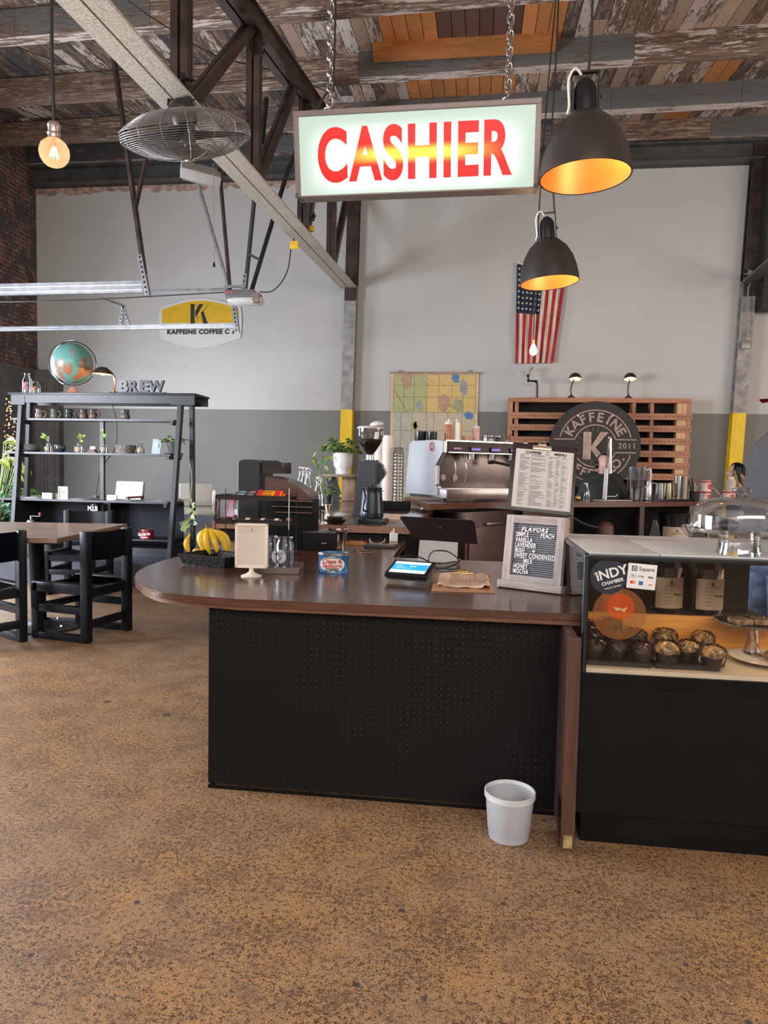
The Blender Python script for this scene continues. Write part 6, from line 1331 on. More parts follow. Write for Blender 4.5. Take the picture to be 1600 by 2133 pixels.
hang('thin steel strap sloping down to the opener from the fan', PY(408, 372, Yo), PY(477, 604, Yo), .028, gal); hang('brown strap hanging beside the sloping one to the opener', PY(455, 340, Yo), PY(478, 604, Yo), .028, steel_b)
hang('dark bar from the truss down to the right of the opener', PY(531, 388, Yo), PY(510, 600, Yo), .032, dgrey); hang('black bar sloping from the truss to the opener', PY(601, 345, Yo), PY(523, 604, Yo), .032, blkm)
hang('short dark cross strap between the two opener bars', PY(519, 530, Yo-.03), PY(541, 541, Yo-.03), .03, dgrey)
t = thing('slotted_bracket', 'small slotted bracket just above the opener', 'bracket', PY(510, 570, Yo-.03)); perf('slotted_angle', (0, 0, 0), PY(507, 602, Yo-.03)-PY(510, 570, Yo-.03), .045, t)
hang('brown strap meeting the dark hanger left of the fan', PY(303, 330, Yt), PY(281, 430, Yt), .028, steel_b); 
tag(B().tube([PY(541, 608, Yo), PY(565, 607, Yo), PY(585, 590, Yo-.1), PY(600, 560, Yo-.2), PY(606, 520, Yo-.3), PY(613, 497, Yo-.4)], .007, 6, sm=6).o('cable', wire_m), 'black power cord looping from the opener up to the yellow coiled plug', 'cable')
p = PY(613, 511, Yo-.4); b = B(); [b.cyl((-.036+.018*i, 0, -.04), (-.036+.018*i, 0, .045), .010) for i in range(5)]; tag(b.o('yellow_coil', M('yellow cable coil', (.80, .52, .02), .45), loc=p), 'small yellow coil of cable hanging under the pale truss chord', 'cable coil')
p = T(640, 468); t = thing('junction_wiring', 'tangle of black wiring with a yellow connector on the pale truss chord', 'wiring', p+Vector((.0, 0, .06))); q = random.Random(4)
B().tube([Vector((q.uniform(-.08, .10), q.uniform(-.15, .15), q.uniform(-.07, .12))) for _ in range(14)], .008, 6, sm=5).o('wire_tangle', wire_m, t); B().box((.07, -.05, -.13), (.06, .05, .07), .012).o('yellow_connector', MT['yellow cable coil'], t); B().sph((-.06, -.1, .0), .03, 10).o('metal_clamp', chrome, t)
tag(B().tube([PY(445, 340, 5.6), PY(446, 545, 5.6)], .0022, 5).o('fan_string', M('grey cord', (.20, .19, .19), .6)), 'thin grey string hanging below the fan', 'string')
tag(B().lathe([(0, -.022), (.010, -.018), (.009, .005), (.003, .020), (0, .022)], n=14).o('pull_weight', blkg, loc=PY(446, 551, 5.6)), 'small black weight at the end of the grey string under the fan', 'weight')
wr2 = hang('black bar leaning from the truss behind the sign to the left', PY(620, 300, 7.6), PY(594, 372, 7.6), .03, blkm)
hang('short dark bar hanging between the fan and the sign', PY(554, 203, 7.4), PY(544, 300, 7.4), .03, blkm)
# right column fittings
t = thing('camera_mount', 'small security camera on a pole beside the right column', 'camera', PY(1552, 570, 11.7)); B().cyl((-.03, -.12, 0), (.10, .02, .01), .04).o('camera_body', M('light metal', (.45, .44, .43), .35, .4), t); B().cyl((-.045, -.14, 0), (-.03, -.12, 0), .036).o('lens', blkg, t)
tag(B().box((0, 0, 0), (.13, .05, .12), .006).o('junction_box', M('galv box', (.26, .24, .22), .4, .5), loc=PY(1553, 718, 11.78)), 'grey metal junction box on the right column', 'junction box')
tag(B().tube([PY(1556, 710, 11.76), PY(1558, 610, 11.76), PY(1564, 592, 11.76)], .012, 6, sm=4).o('conduit', M('galv pipe', (.30, .28, .26), .4, .5)), 'thin metal conduit running up the right column', 'conduit')
a, c = PY(1562, 586, 11.6), PY(1640, 520, 9.5)
tag(B().bar(a, c, .20, .03).bar(a+Vector((0, 0, .05)), c+Vector((0, 0, .05)), .02, .08).o('steel_chord', steel_g), 'grey steel chord reaching from the right column out of the picture', 'beam')
tag(B().b2((-.05, 0, -.3), (1.2, .3, 2.0)).o('dark_duct', M('dark void steel', (.02, .016, .015), .6), loc=PY(1598, 600, 11.55)), 'dark steel box above the chord right of the column', 'duct')
# ================================================================== on the back wall
YW = 11.985
# painted company logo
c = PY(417, 673, YW); k = YW/F_PX
lg = thing('wall_logo', 'barrel-shaped yellow and white painted logo reading KAFFEINE COFFEE Co.', 'logo', (c.x, YW, c.z))
def barrel(w, h, ins=0): 
    w -= ins; h -= ins; out = []
    for t in [i/12 for i in range(13)]: out.append((-w+2*w*t, h*(.62+.38*math.sin(PI*t))))
    for t in [i/8 for i in range(1, 8)]: out.append((w*(1+.03*math.sin(PI*t)), h*.62*(1-2*t)))
    for t in [i/12 for i in range(13)]: out.append((w-2*w*t, -h*(.62+.38*math.sin(PI*t))))
    for t in [i/8 for i in range(1, 8)]: out.append((-w*(1+.03*math.sin(PI*t)), -h*.62*(1-2*t)))
    return out
W_, H_ = 90*k, 52*k
B().prism(barrel(W_, H_), -.006, 0, 'xz').o('white_field', M('logo white', (.56, .56, .54), .5, var=.02), lg)
up = [(x, z) for x, z in barrel(W_, H_, 5*k) if z > -.001*k]; up = sorted([p for p in up if p[1] > H_*.4], key=lambda p: p[0])
B().prism([(W_-5*k, .0)]+up[::-1]+[(-(W_-5*k), .0)], -.010, -.006, 'xz').o('yellow_field', M('logo yellow', (.60, .36, .0), .5, var=.06), lg)
LGK = M('logo ink', (.015, .015, .015), .6)
KO, KI = 21*k, 20*k
b = B(); zc_ = 19*k
for pl in ([(-21, -20), (-12, -20), (-12, 21), (-21, 21)], [(-9, -8), (7, 21), (-2, 21), (-11, 4)], [(2, 2), (8, -20), (17, -20), (7, 8)]): b.prism([(x*k, zc_+z*k) for x, z in pl], -.013, -.010, 'xz')
b.o('letter_k', LGK, lg)
b = B()
for pl in ([(-12, 21), (-6, 17), (-6, 4), (10, 21), (20, 21), (4, 3), (18, -20), (8, -20)], [(-21, 21), (-12, 21)], [(-12, -20), (-6, -16), (-6, -6)], [(20, 21), (6, 4)], [(8, -20), (0, -6), (-6, -10)]):
    for p, q in zip(pl, pl[1:]): b.bar((p[0]*k, -.0115, zc_+p[1]*k), (q[0]*k, -.0115, zc_+q[1]*k), .003, .008, up=(0, 1, 0))
b.o('letter_outline', LGK, lg)
text('lettering', 'KAFFEINE COFFEE C .', 13.2*k, LGK, lg, (0, -.009, -19*k), bold=.006, sx=1.06, sp=1.12); text('lettering', 'o', 9.5*k, LGK, lg, (75.5*k, -.009, -18*k), bold=.006)
# flag
a0, a1, a2, a3 = PY(1077, 546, YW), PY(1181, 560, YW), PY(1152, 757, YW), PY(1073, 758, YW)
flg = thing('hanging_flag', 'vertical stars and stripes flag pinned to the wall behind the small pendant', 'flag', (a0.x, YW-.03, a0.z))
def fpt(u, v):
    l_ = a0.lerp(a3, v); r_ = a1.lerp(a2, v); p = l_.lerp(r_, u); 
    return Vector((p.x-a0.x, -.02-.018*math.sin(u*30+v*3)*(.3+v)-.012*math.sin(u*55-v*8), p.z-a0.z+.05*(1-v)*u*(1-u)*-1.5))
fm = [M('flag red', (.42, .02, .03), .8, var=.15), M('flag cream', (.68, .58, .46), .8, var=.1), M('flag navy', (.012, .022, .045), .8, var=.1)]
ns = 13; b = B(); nu = 13*6; nv = 40
vs = [fpt(i/nu, j/nv) for j in range(nv+1) for i in range(nu+1)]; bv = [b.bm.verts.new(v) for v in vs]
for j in range(nv):
    for i in range(nu):
        s_ = i//6; v_ = (j+.5)/nv; mi = 2 if (s_ < 7 and v_ < .49) else (0 if s_ % 2 == 0 else 1)
        if v_ < .02: mi = 1
        f = b.bm.faces.new([bv[j*(nu+1)+i], bv[j*(nu+1)+i+1], bv[(j+1)*(nu+1)+i+1], bv[(j+1)*(nu+1)+i]]); f.material_index = mi
b.m(1)
for r_ in range(8):
    for q_ in range(6):
        p = fpt((q_+.5)/6*.535+.005, .045+.437*(r_+.5)/8)+Vector((0, -.012, 0)); R_ = .024
        pts = [(p.x+(R_ if i % 2 == 0 else R_*.42)*math.sin(PI*i/5), p.z+(R_ if i % 2 == 0 else R_*.42)*math.cos(PI*i/5)) for i in range(10)]
        b.prism(pts, p.y-.001, p.y, 'xz')
b.o('cloth', fm, flg, ang=60)
# map
a, c = PY(812, 775, YW), PY(1003, 776, YW); mp_ = thing('wall_map', 'large yellow and green wall map hanging from a wooden rod', 'map', (a.x, YW, a.z)); mwid = c.x-a.x; mh_ = a.z-.75
B().b2((0, -.03, -.03), (mwid, -.005, .0)).o('top_rod', wood('map rod', (.22, .13, .08), (.38, .25, .15), .5, 0), mp_)
mx0, mx1 = PY(815, 800, YW).x-a.x, PY(997, 800, YW).x-a.x
B().b2((mx0, -.012, -mh_), (mx1, -.008, -.02)).o('map_border', M('aged map paper', (.68, .50, .30), .7, var=.1), mp_)
w1 = mx1-mx0; B1 = mx0+.03; kk = YW/F_PX
def region(u0, v0, u1, v1, m): B().b2((mx0+w1*u0, -.0145, -mh_*v1), (mx0+w1*u1, -.012, -mh_*v0)).o('map_region', m, mp_)
vm = 83*kk/mh_
def mapm(name, c1, c2): return M(name, c1, .7, vs=9, col2=c2)
gm1 = mapm('map green', (.36, .40, .19), (.44, .38, .17)); ym = mapm('map yellow', (.62, .44, .15), (.56, .40, .17)); wm1 = mapm('map grey', (.48, .45, .34), (.38, .37, .28)); pm1 = mapm('map pale', (.55, .44, .32), (.46, .40, .28))
region(.03, .02, .415, vm, gm1); region(.415, .02, .97, vm, ym); region(.03, vm, .25, .98, wm1); region(.25, vm, .97, .98, pm1)
lk = M('map line', (.14, .12, .08), .8); b = B(); q = random.Random(12)
def ml(p0, p1, t=.006): b.bar((mx0+w1*p0[0], -.0155, -mh_*p0[1]), (mx0+w1*p1[0], -.0155, -mh_*p1[1]), .002, t, up=(0, 0, 1) if abs(p0[0]-p1[0]) > abs(p0[1]-p1[1]) else (1, 0, 0))
for y_ in (.02, vm, .98, vm*.62, vm*.33, vm*1.45, vm*1.9): ml((.03, y_), (.97, y_), .005)
for x_ in (.03, .15, .27, .415, .55, .70, .83, .97): ml((x_, .02), (x_, vm), .004)
for x_ in (.12, .25, .42, .5, .66, .82): ml((x_, vm), (x_, .98), .004)
for _ in range(26): x_, y_ = q.uniform(.05, .8), q.uniform(.03, .9); ml((x_, y_), (x_+q.uniform(.03, .15), y_+q.uniform(-.03, .05)), .0035)
ml((.03, vm*.42), (.2, vm), .006)
b.o('map_lines', lk, mp_)
def blob(u, v, r, seed, m, sy=1.0):
    q = random.Random(seed); n = 22; pts = [(mx0+w1*u+r*(.55+.6*q.random())*math.cos(2*PI*i/n)*.7, -mh_*v+r*sy*(.55+.6*q.random())*math.sin(2*PI*i/n)) for i in range(n)]
    B().prism(pts, -.0175, -.015, 'xz').o('map_area', m, mp_)
mb, mgy, mt_ = M('map blue', (.10, .22, .42), .7), M('map slate', (.33, .33, .33), .7), M('map tan', (.48, .30, .19), .7)
blob(.74, vm*.16, .10, 1, mb); blob(.83, vm*.38, .11, 2, mgy, 1.3); blob(.62, vm*.75, .16, 3, mt_); blob(.78, vm*.82, .14, 4, M('map olive', (.34, .36, .2), .7)); blob(.18, vm*.18, .13, 5, mt_, 1.2); blob(.33, vm*.83, .09, 6, mgy)
blob(.90, vm*1.07, .12, 7, mb, .7); blob(.28, vm*1.32, .09, 8, M('map lime', (.35, .40, .08), .7)); blob(.29, vm*1.33, .05, 9, mb, 1.6); blob(.80, vm*1.36, .10, 10, M('map orange', (.62, .38, .12), .7), .8)
for x_ in (.12, .88): B().tube([(mwid*(x_-.03), -.01, 0), (mwid*x_, -.01, .03), (mwid*(x_+.03), -.01, 0)], .004, 5).o('hanger_loop', blkm, mp_)
# wooden crate rack
Yc = 11.62
a, c = PY(1060, 828, Yc), PY(1441, 824, Yc); zb = PY(1430, 996, Yc).z-.35
ow = wood('orange crate wood', (.28, .10, .04), (.46, .20, .10), .5, 0, .8); owv = wood('orange crate wood upright', (.28, .10, .04), (.50, .24, .13), .5, 2, .8); lw2 = wood('pale crate wood', (.50, .28, .14), (.68, .42, .24), .5, 2, .8)
cr_ = thing('crate_rack', 'orange wooden crate-style wall rack with drilled slats behind the round sign', 'rack', (a.x, Yc, zb)); cw = c.x-a.x; chh = a.z-zb; kc = Yc/F_PX
def Zr(py): return PY(1240, py, Yc).z-zb
def Xr(px): return PY(px, 900, Yc).x-a.x
B().b2((0, .0, 0), (cw, .30, chh-.05)).m(0).o('back_panel', M('rack black back', (.012, .010, .010), .7), cr_) if 0 else B().b2((.05, .25, 0), (cw-.05, .28, chh-.02)).o('back_panel', peg_mat('rack pegboard', (.012, .010, .010), (.04, .035, .03), .05), cr_)
B().b2((0, -.02, chh-.07), (cw, .34, chh)).o('top_board', ow, cr_); B().b2((0, 0, 0), (.07, .34, chh-.07)).o('side_board', owv, cr_); B().b2((cw-.05, 0, 0), (cw, .34, chh-.07)).o('side_board', owv, cr_)
B().b2((cw-.20, .02, 0), (cw-.05, .06, chh-.07)).o('pale_upright', lw2, cr_)
def slat(px0, px1, py):
    z = Zr(py); x0, x1 = Xr(px0), Xr(px1); b = B().b2((x0, -.01, z-.055), (x1, .02, z+.045)).b2((x0, .02, z+.02), (x1, .25, z+.045)).m(1); n = int((x1-x0)/.06)
    for i in range(n): b.cyl((x0+.03+.06*i, -.012, z-.01), (x0+.03+.06*i, -.008, z-.01), .008, n=8)
    b.o('slat', [ow, M('hole dark', (.03, .012, .008), .8)], cr_)
for py in (866, 891, 917): slat(1062, 1182, py)
for py in (866, 891, 917, 943, 967, 990): slat(1290, 1440, py)
for px in (1320, 1358, 1415): B().b2((Xr(px)-.025, .03, Zr(1020)), (Xr(px)+.025, .25, chh-.07)).o('divider', owv, cr_)
B().b2((.10, .03, 0), (.16, .25, chh-.07)).o('divider', owv, cr_)
# round company sign
Yr = 11.30; c = PY(1238, 929, Yr); R = 89*Yr/F_PX
rs = thing('round_sign', 'large round black sign with KAFFEINE lettering in front of the crate rack', 'sign', (c.x, Yr, c.z))
B().lathe([(0, 0), (R, 0), (R, .05), (0, .05)], n=72, R=(PI/2, 0, 0)).o('disc', M('black brown board', (.020, .014, .012), .5), rs)
wd = M('pinkish wood print', (.42, .29, .23), .55, var=.15, vs=12)
def ring(r, t, a0=0, a1=360):
    n = max(8, int(abs(a1-a0)/5)); pts = [(r*math.cos(rad(a0+(a1-a0)*i/n)), -.057, r*math.sin(rad(a0+(a1-a0)*i/n))) for i in range(n+1)]
    b = B()
    for p, q in zip(pts, pts[1:]): b.bar(p, q, .008, t, up=(-(p[2]+q[2]) and p[0]+q[0], 0, p[2]+q[2]))
    return b.o('sign_ring', wd, rs)
ring(R*.80, .018, 14, 166); ring(R*.80, .018, 194, 346); ring(R*.47, .018, 18, 162); ring(R*.47, .018, 198, 342)
b = B()
for s_ in (-1, 1):
    for z_ in (-1, 1): b.bar((s_*R*.45, -.057, z_*R*.145), (s_*R*.90, -.057, z_*R*.145), .008, .018)
b.o('sign_bars', wd, rs)
def arc_text(s_, r, size, a_mid, span, flip=False):
    for i, ch in enumerate(s_):
        if ch == ' ': continue
        a = a_mid+(span/2-span*i/(len(s_)-1))*(1 if not flip else -1); x, z = r*math.cos(rad(a)), r*math.sin(rad(a))
        rot = rad(90-a) if not flip else rad(270-a)
        text('sign_letter', ch, size, wd, rs, (x, -.055, z), (PI/2, rot, 0), bold=size*.03, ext=.004)
arc_text('KAFFEINE', R*.635, R*.29, 90, 120); arc_text('COFFEE CO.', R*.635, R*.27, 270, 130, True)
text('sign_letter', '2011', R*.17, wd, rs, (R*.70, -.055, 0), sp=1.2, bold=.002, ext=.004)
b = B(); s_ = R*.62
for pl in K_shape(s_): b.prism(pl, -.075, -.05, 'xz')
b.o('letter_k', M('tan wood letter', (.52, .36, .27), .5, var=.2, vs=10), rs)
b = B()
for k_ in range(20):
    a = 2*PI*k_/20+.15; b.bar((R*.30*math.cos(a), -.053, R*.30*math.sin(a)), (R*.44*math.cos(a), -.053, R*.44*math.sin(a)), .003, .003, up=(0, 1, 0))
b.o('rays', wd, rs)
for px in (1203, 1274): p = PY(px, 867, Yr); B().cyl((p.x-c.x, -.08, p.z-c.z), (p.x-c.x, -.05, p.z-c.z), .012, n=10).o('bolt', steel, rs)
# little lamps on the rack
dk_l = M('dark lamp metal', (.05, .045, .035), .4, .5)
zr_ = zb+chh+.0005
for i, (pb, ps, lab) in enumerate(((1190, 1198, 'left small dark desk lamp on top of the crate rack'), (1309, 1312, 'right small dark desk lamp on top of the crate rack'))):
    yy = Yc+.1; p = PY(pb, 826, yy); s_ = PY(ps, 788, yy); t = thing('desk_lamp', lab, 'lamp', (p.x, yy, zr_), 0, 'small lamps on the crate rack'); kk = yy/F_PX
    B().lathe([(0, 0), (9*kk, 0), (8*kk, .015), (2.5*kk, .05), (1.5*kk, .07)], n=24).o('base', dk_l, t)
    top_ = Vector((s_.x-p.x, -.02, s_.z-zr_)); B().tube([(0, 0, .05), (top_.x*.0-.01, 0, top_.z*.5), (top_.x*.6, -.01, top_.z*.9), top_], .011, 8, sm=5).o('stem', dk_l, t)
    sh_ = B().lathe([(12.5*kk, -.02), (12.5*kk, -.01), (11*kk, .035), (7*kk, .07), (0, .085)], n=30).o('lamp_shade', dk_l, t, loc=top_, rot=(rad(-14), 0, 0)); B().lathe([(12*kk, -.018), (10.5*kk, .03), (6*kk, .06), (0, .07)], n=30).o('shade_inside', M('cream enamel', (.75, .65, .5), .4), sh_)
    B().sph((0, 0, .01), .035, 12).o('light_bulb', emit('small lamp bulb', (1, .85, .65), 8), sh_)
yy = Yc+.1; p = PY(1119, 826, yy); t = thing('pipe_lamp', 'bent black pipe lamp with white funnel shade at the left of the crate rack', 'lamp', (p.x, yy, zr_)); kk = yy/F_PX
def L_(px, py): q = PY(px, py, yy); return Vector((q.x-p.x, 0, q.z-zr_))
B().tube([(0, 0, 0), L_(1119, 798), L_(1116, 794), L_(1101, 793), L_(1100, 782)], .017, 8).o('pipe', blkm, t); B().lathe([(0, 0), (.05, 0), (.05, .012), (0, .012)], n=20).o('flange', blkm, t)
for q_ in (L_(1117, 795), L_(1101, 793), L_(1100, 783)): B().sph(q_, .026, 10).o('pipe_joint', blkm, t)
q_ = L_(1100, 780); B().lathe([(2.5*kk, 0), (4*kk, .03), (11*kk, .11), (10*kk, .11), (2*kk, .02)], q_, 26).o('funnel_shade', M('milky shade', (.62, .58, .54), .35, trans=.2), t)
# ================================================================== shelf unit at the left
PLZ = .236
Ysf, Ysb = 7.62, 8.02            # front and back leg feet
sh = thing('shelf_unit', 'tall dark A-frame shelf unit with pegboard base standing on the raised floor', 'shelf unit', (-4.3, 7.8, PLZ))
SX, SY = -4.3, 7.8
def SH(px, py, Y): p = PY(px, py, Y); return Vector((p.x-SX, p.y-SY, p.z-PLZ))
zt0 = SH(215, 822, 7.8).z
xL, xR = SH(22, 818, 7.62).x, SH(407, 822, 7.62).x
B().b2((xL-.01, -.22, zt0-.025), (xR+.01, .22, zt0), .004).o('top_board', navy, sh)
b = B(); b.b2((xL+.02, -.20, zt0-.115), (xR, -.18, zt0-.025)); b.b2((xL+.02, -.205, zt0-.14), (xL+.19, -.175, zt0-.04)); b.b2((xR-.27, -.205, zt0-.13), (xR-.0, -.175, zt0-.04)); b.b2((xL+.02, .18, zt0-.115), (xR, .20, zt0-.025)); b.o('apron', navy, sh)
def leg(pt, pb, Yt_, Yb_, w_=.075):
    a = SH(*pt, Yt_); c_ = SH(*pb, Yb_); c_.z = 0
    B().bar(c_, a, w_, .045, up=(1, 0, 0)).o('leg', navy, sh); return a, c_
leg((46, 838), (26, 1150), 7.66, 7.52); leg((62, 838), (52, 1100), 7.92, 8.12, .06)
leg((377, 840), (354, 1150), 7.66, 7.52); leg((400, 840), (402, 1150), 7.92, 8.12, .06)
fl_ = [(872, 36, 372, 7.8, .26), (942, 28, 368, 7.8, .34), (1038, 22, 366, 7.8, .44)]
shz = []
for py, p0, p1, Y_, dd in fl_:
    a = SH(p0+4, py, Y_); c_ = SH(p1, py+4, Y_); z = (a.z+c_.z)/2; shz.append(z)
    B().b2((a.x, -dd/2, z-.022), (c_.x, dd/2, z)).o('shelf', M('shelf top paint', (.055, .058, .072), .35, var=.25, vs=4), sh)
    for x_ in (a.x+.03, c_.x-.03): B().bar((x_, -dd/2, z-.04), (x_, dd/2, z-.04), .03, .04).o('shelf_bearer', navy, sh)
cx_ = SH(215, 1000, 7.8).x
B().b2((cx_-.022, -.03, shz[2]), (cx_+.022, .01, shz[0]-.02)).o('centre_post', navy, sh)
# base box with pegboard back
bx0, bx1 = SH(60, 1100, 7.9).x, SH(375, 1100, 7.9).x
B().b2((bx0, .20, .10), (bx1, .215, shz[2]-.022)).o('pegboard_back', peg_mat('navy pegboard', (.014, .015, .021), (.26, .27, .30), .034), sh)
B().b2((bx0, -.20, 0), (bx1, .21, .10)).o('base_plinth', navy, sh); B().b2((bx0, -.2, .1), (bx0+.09, .2, shz[2]-.022)).o('box_side', navy, sh)
zs = SH(330, 1122, 7.75).z; B().b2((SH(262, 1122, 7.7).x, -.18, zs-.02), (bx1, .20, zs)).o('inner_shelf', navy, sh)
B().b2((SH(208, 1060, 7.7).x, -.02, zs), (SH(222, 1060, 7.7).x, .2, shz[2]-.022)).o('divider', navy, sh)
def S_(px, lvl, Y=7.75):          # point on shelf level (0 top board, 1..3 shelves)
    z = PLZ+([zt0]+shz)[lvl]+.001; return Vector((PY(px, [818, 872, 942, 1038][lvl], Y).x, Y, z))
k8 = 7.75/F_PX
mugs = [M('brown grey glaze', (.20, .14, .11), .3, var=.4, vs=14), M('grey green glaze', (.11, .11, .10), .3, var=.3, vs=14), M('blue black glaze', (.035, .042, .05), .25, var=.3, vs=14), M('rust glaze', (.17, .12, .10), .3, var=.45, vs=12)]
def mug(px, m, side, lab, Y=7.75):
    t = thing('pottery_mug', lab, 'mug', S_(px, 1, Y), 0, 'pottery mugs on the upper shelf'); r = 10*k8; h = 21*k8
    B().lathe([(0, 0), (r*.85, 0), (r, h*.2), (r*1.0, h*.45), (r*.80, h*.72), (r*.92, h), (r*.86, h), (r*.74, h*.72), (r*.9, h*.4), (0, h*.08)], n=30).o('mug_body', m, t)
    if side: B().tube([(side*r*.85, -.01, h*.75), (side*r*1.5, -.02, h*.78), (side*r*1.7, -.02, h*.45), (side*r*1.3, -.02, h*.18), (side*r*.95, -.01, h*.15)], .011, 8, sm=6).o('mug_handle', m, t)
for a_ in ((84, mugs[0], 1, 'leftmost brown pottery mug, handle to the right'), (114, mugs[1], 1, 'grey green pottery mug, second from the left'), (143, mugs[2], 1, 'blue black pottery mug, third from the left'),
           (174, mugs[3], -1, 'rusty brown mug with its handle to the left'), (194, mugs[3], 1, 'rusty brown mug with its handle to the right, touching its neighbour'), (261, mugs[3], 0, 'pottery mug standing alone right of the centre post')): mug(*a_)
def bowl(px, w, h, m, lab, prof=None, Y=7.72, nm='pottery_bowl', cat='bowl'):
    r = w*k8/2; h *= k8; pr = prof or [(0, 0), (.5, 0), (.9, .25), (1, .6), (.86, 1), (.80, 1), (.9, .6), (.45, .1), (0, .1)]
    return tag(B().lathe([(a*r, b_*h) for a, b_ in pr], n=36).o(nm, m, loc=S_(px, 2, Y)), lab, cat)
bowl(67, 40, 17, M('grey ceramic', (.085, .088, .085), .25, var=.1), 'wide dark grey ceramic bowl at the left of the middle shelf')
bowl(125, 25, 17, M('teal black ceramic', (.03, .045, .05), .2, var=.2), 'small rounded dark bowl right of the first sprouting bottle')
bowl(262, 44, 18, M('woven pale basket', (.34, .30, .27), .8, var=.5, vs=60, bump=1, bs=60), 'pale woven-pattern bowl near the middle of the shelf', [(0, 0), (.86, 0), (.93, .5), (1, 1), (.94, 1), (.85, .1), (0, .1)])
def sprout(px, lab, hgt, seed, m=green2):
    t = thing('glass_vase', lab, 'vase', S_(px, 2), 0, 'small bottle vases on the middle shelf'); r = 9*k8; h = 22*k8
    B().lathe([(0, 0), (r, 0), (r*1.05, h*.1), (r, h*.62), (r*.45, h*.78), (r*.45, h*.92), (r*.6, h)], n=24).o('vase_glass', glassy('bright bottle glass', (.86, .88, .88), .05, .30), t)
    B().grid(lambda u, v: Vector((r*1.03*math.sin(rad(-40+80*u)), -r*1.03*math.cos(rad(-40+80*u)), h*(.12+.42*v))), 8, 1).o('vase_label', M('tan vase label', (.60, .42, .24), .6, var=.3, vs=20), t)
    if hgt:
        q = random.Random(seed); b = B(); st = B(); e = Vector((q.uniform(-.05, .05), 0, h+hgt)); st.tube([(0, 0, h*.2), (0, 0, h), e*.6+Vector((0, 0, h*.4)), e], .003, 5, sm=4)
        for i in range(7): p = Vector((0, 0, h)).lerp(e, .3+.7*i/6); leaf(b, p, (q.uniform(-1, 1), -.3, q.uniform(-.2, .8)), .05+.02*q.random(), .04, (0, -1, .3), .1)
        b.o('sprig_leaves', m, t, ang=0); st.o('sprig_stem', m, t)
sprout(101, 'bottle vase with a short sprig, between the two dark bowls', .07, 1); sprout(165, 'bottle vase with a sprig left of the little brown stand', .08, 2); sprout(217, 'bottle vase with a tall sprig in front of the centre post', .13, 3); sprout(293, 'empty bottle vase right of the woven-pattern bowl', 0, 4)
p = S_(193, 2); t = thing('card_holder', 'small reddish brown wedge holding a tiny clear card', 'card holder', p); B().prism([(-.06, 0), (.06, 0), (.03, .045), (-.03, .045)], -.03, .03, 'xz', .004).o('wedge', M('reddish stone', (.15, .055, .045), .5, var=.3), t); B().box((0, 0, .058), (.06, .003, .035)).o('clear_card', plas, t)
p = S_(326, 2); t = thing('blue_card', 'upright pale blue printed card between the vase and the potted plant', 'card', p); B().box((0, 0, .085), (.10, .004, .17), 0, (rad(-8), rad(4), 0)).o('card_sheet', M('pale blue card', (.35, .46, .60), .5, var=.05), t); B().box((.0, -.008, .10), (.055, .002, .05), 0, (rad(-8), rad(4), 0)).box((.0, .0, .04), (.07, .002, .012), 0, (rad(-8), rad(4), 0)).o('card_print', M('card print', (.55, .62, .72), .5), t)
p = S_(362, 2); t = thing('potted_plant', 'small variegated plant in a dark pot at the right end of the middle shelf', 'plant', p); B().lathe([(0, .01), (.05, .01), (.07, .10), (.082, .10), (.082, .125), (.07, .125), (0, .10)], n=26).o('pot', M('dark grey pot', (.06, .06, .06), .5), t); B().lathe([(0, 0), (.10, 0), (.11, .012), (0, .01)], n=26).o('saucer', dgrey, t); foliage(t, 40, .12, .12, .06, 21, [green, M('cream leaf', (.55, .58, .38), .5, var=.3, vs=20)], .12)
# top board things
def bottle2(px, r, h, lab, m, pink, Y=7.75):
    t = thing('glass_bottle', lab, 'bottle', S_(px, 0, Y)); r *= k8; h *= k8
    B().lathe([(0, 0), (r, 0), (r*1.02, h*.03), (r, h*.62), (r*.55, h*.84), (r*.5, h*.93), (r*.62, h*.95), (r*.6, h)], n=28).o('bottle_glass', glassy('bright bottle glass', (.86, .88, .88), .05, .30), t)
    B().grid(lambda u, v: Vector((r*1.03*math.sin(rad(-45+90*u)), -r*1.03*math.cos(rad(-45+90*u)), h*(.15+.4*v))), 8, 1).o('bottle_label', pink, t)
bottle2(57, 10, 45, 'tall glass milk bottle with a pink label at the left end of the shelf top', None, M('pink label', (.60, .28, .36), .6, var=.5, vs=40)); bottle2(75, 9, 25, 'short glass bottle with an orange label beside the milk bottle', None, M('orange label', (.50, .22, .12), .6, var=.5, vs=40), 7.68)
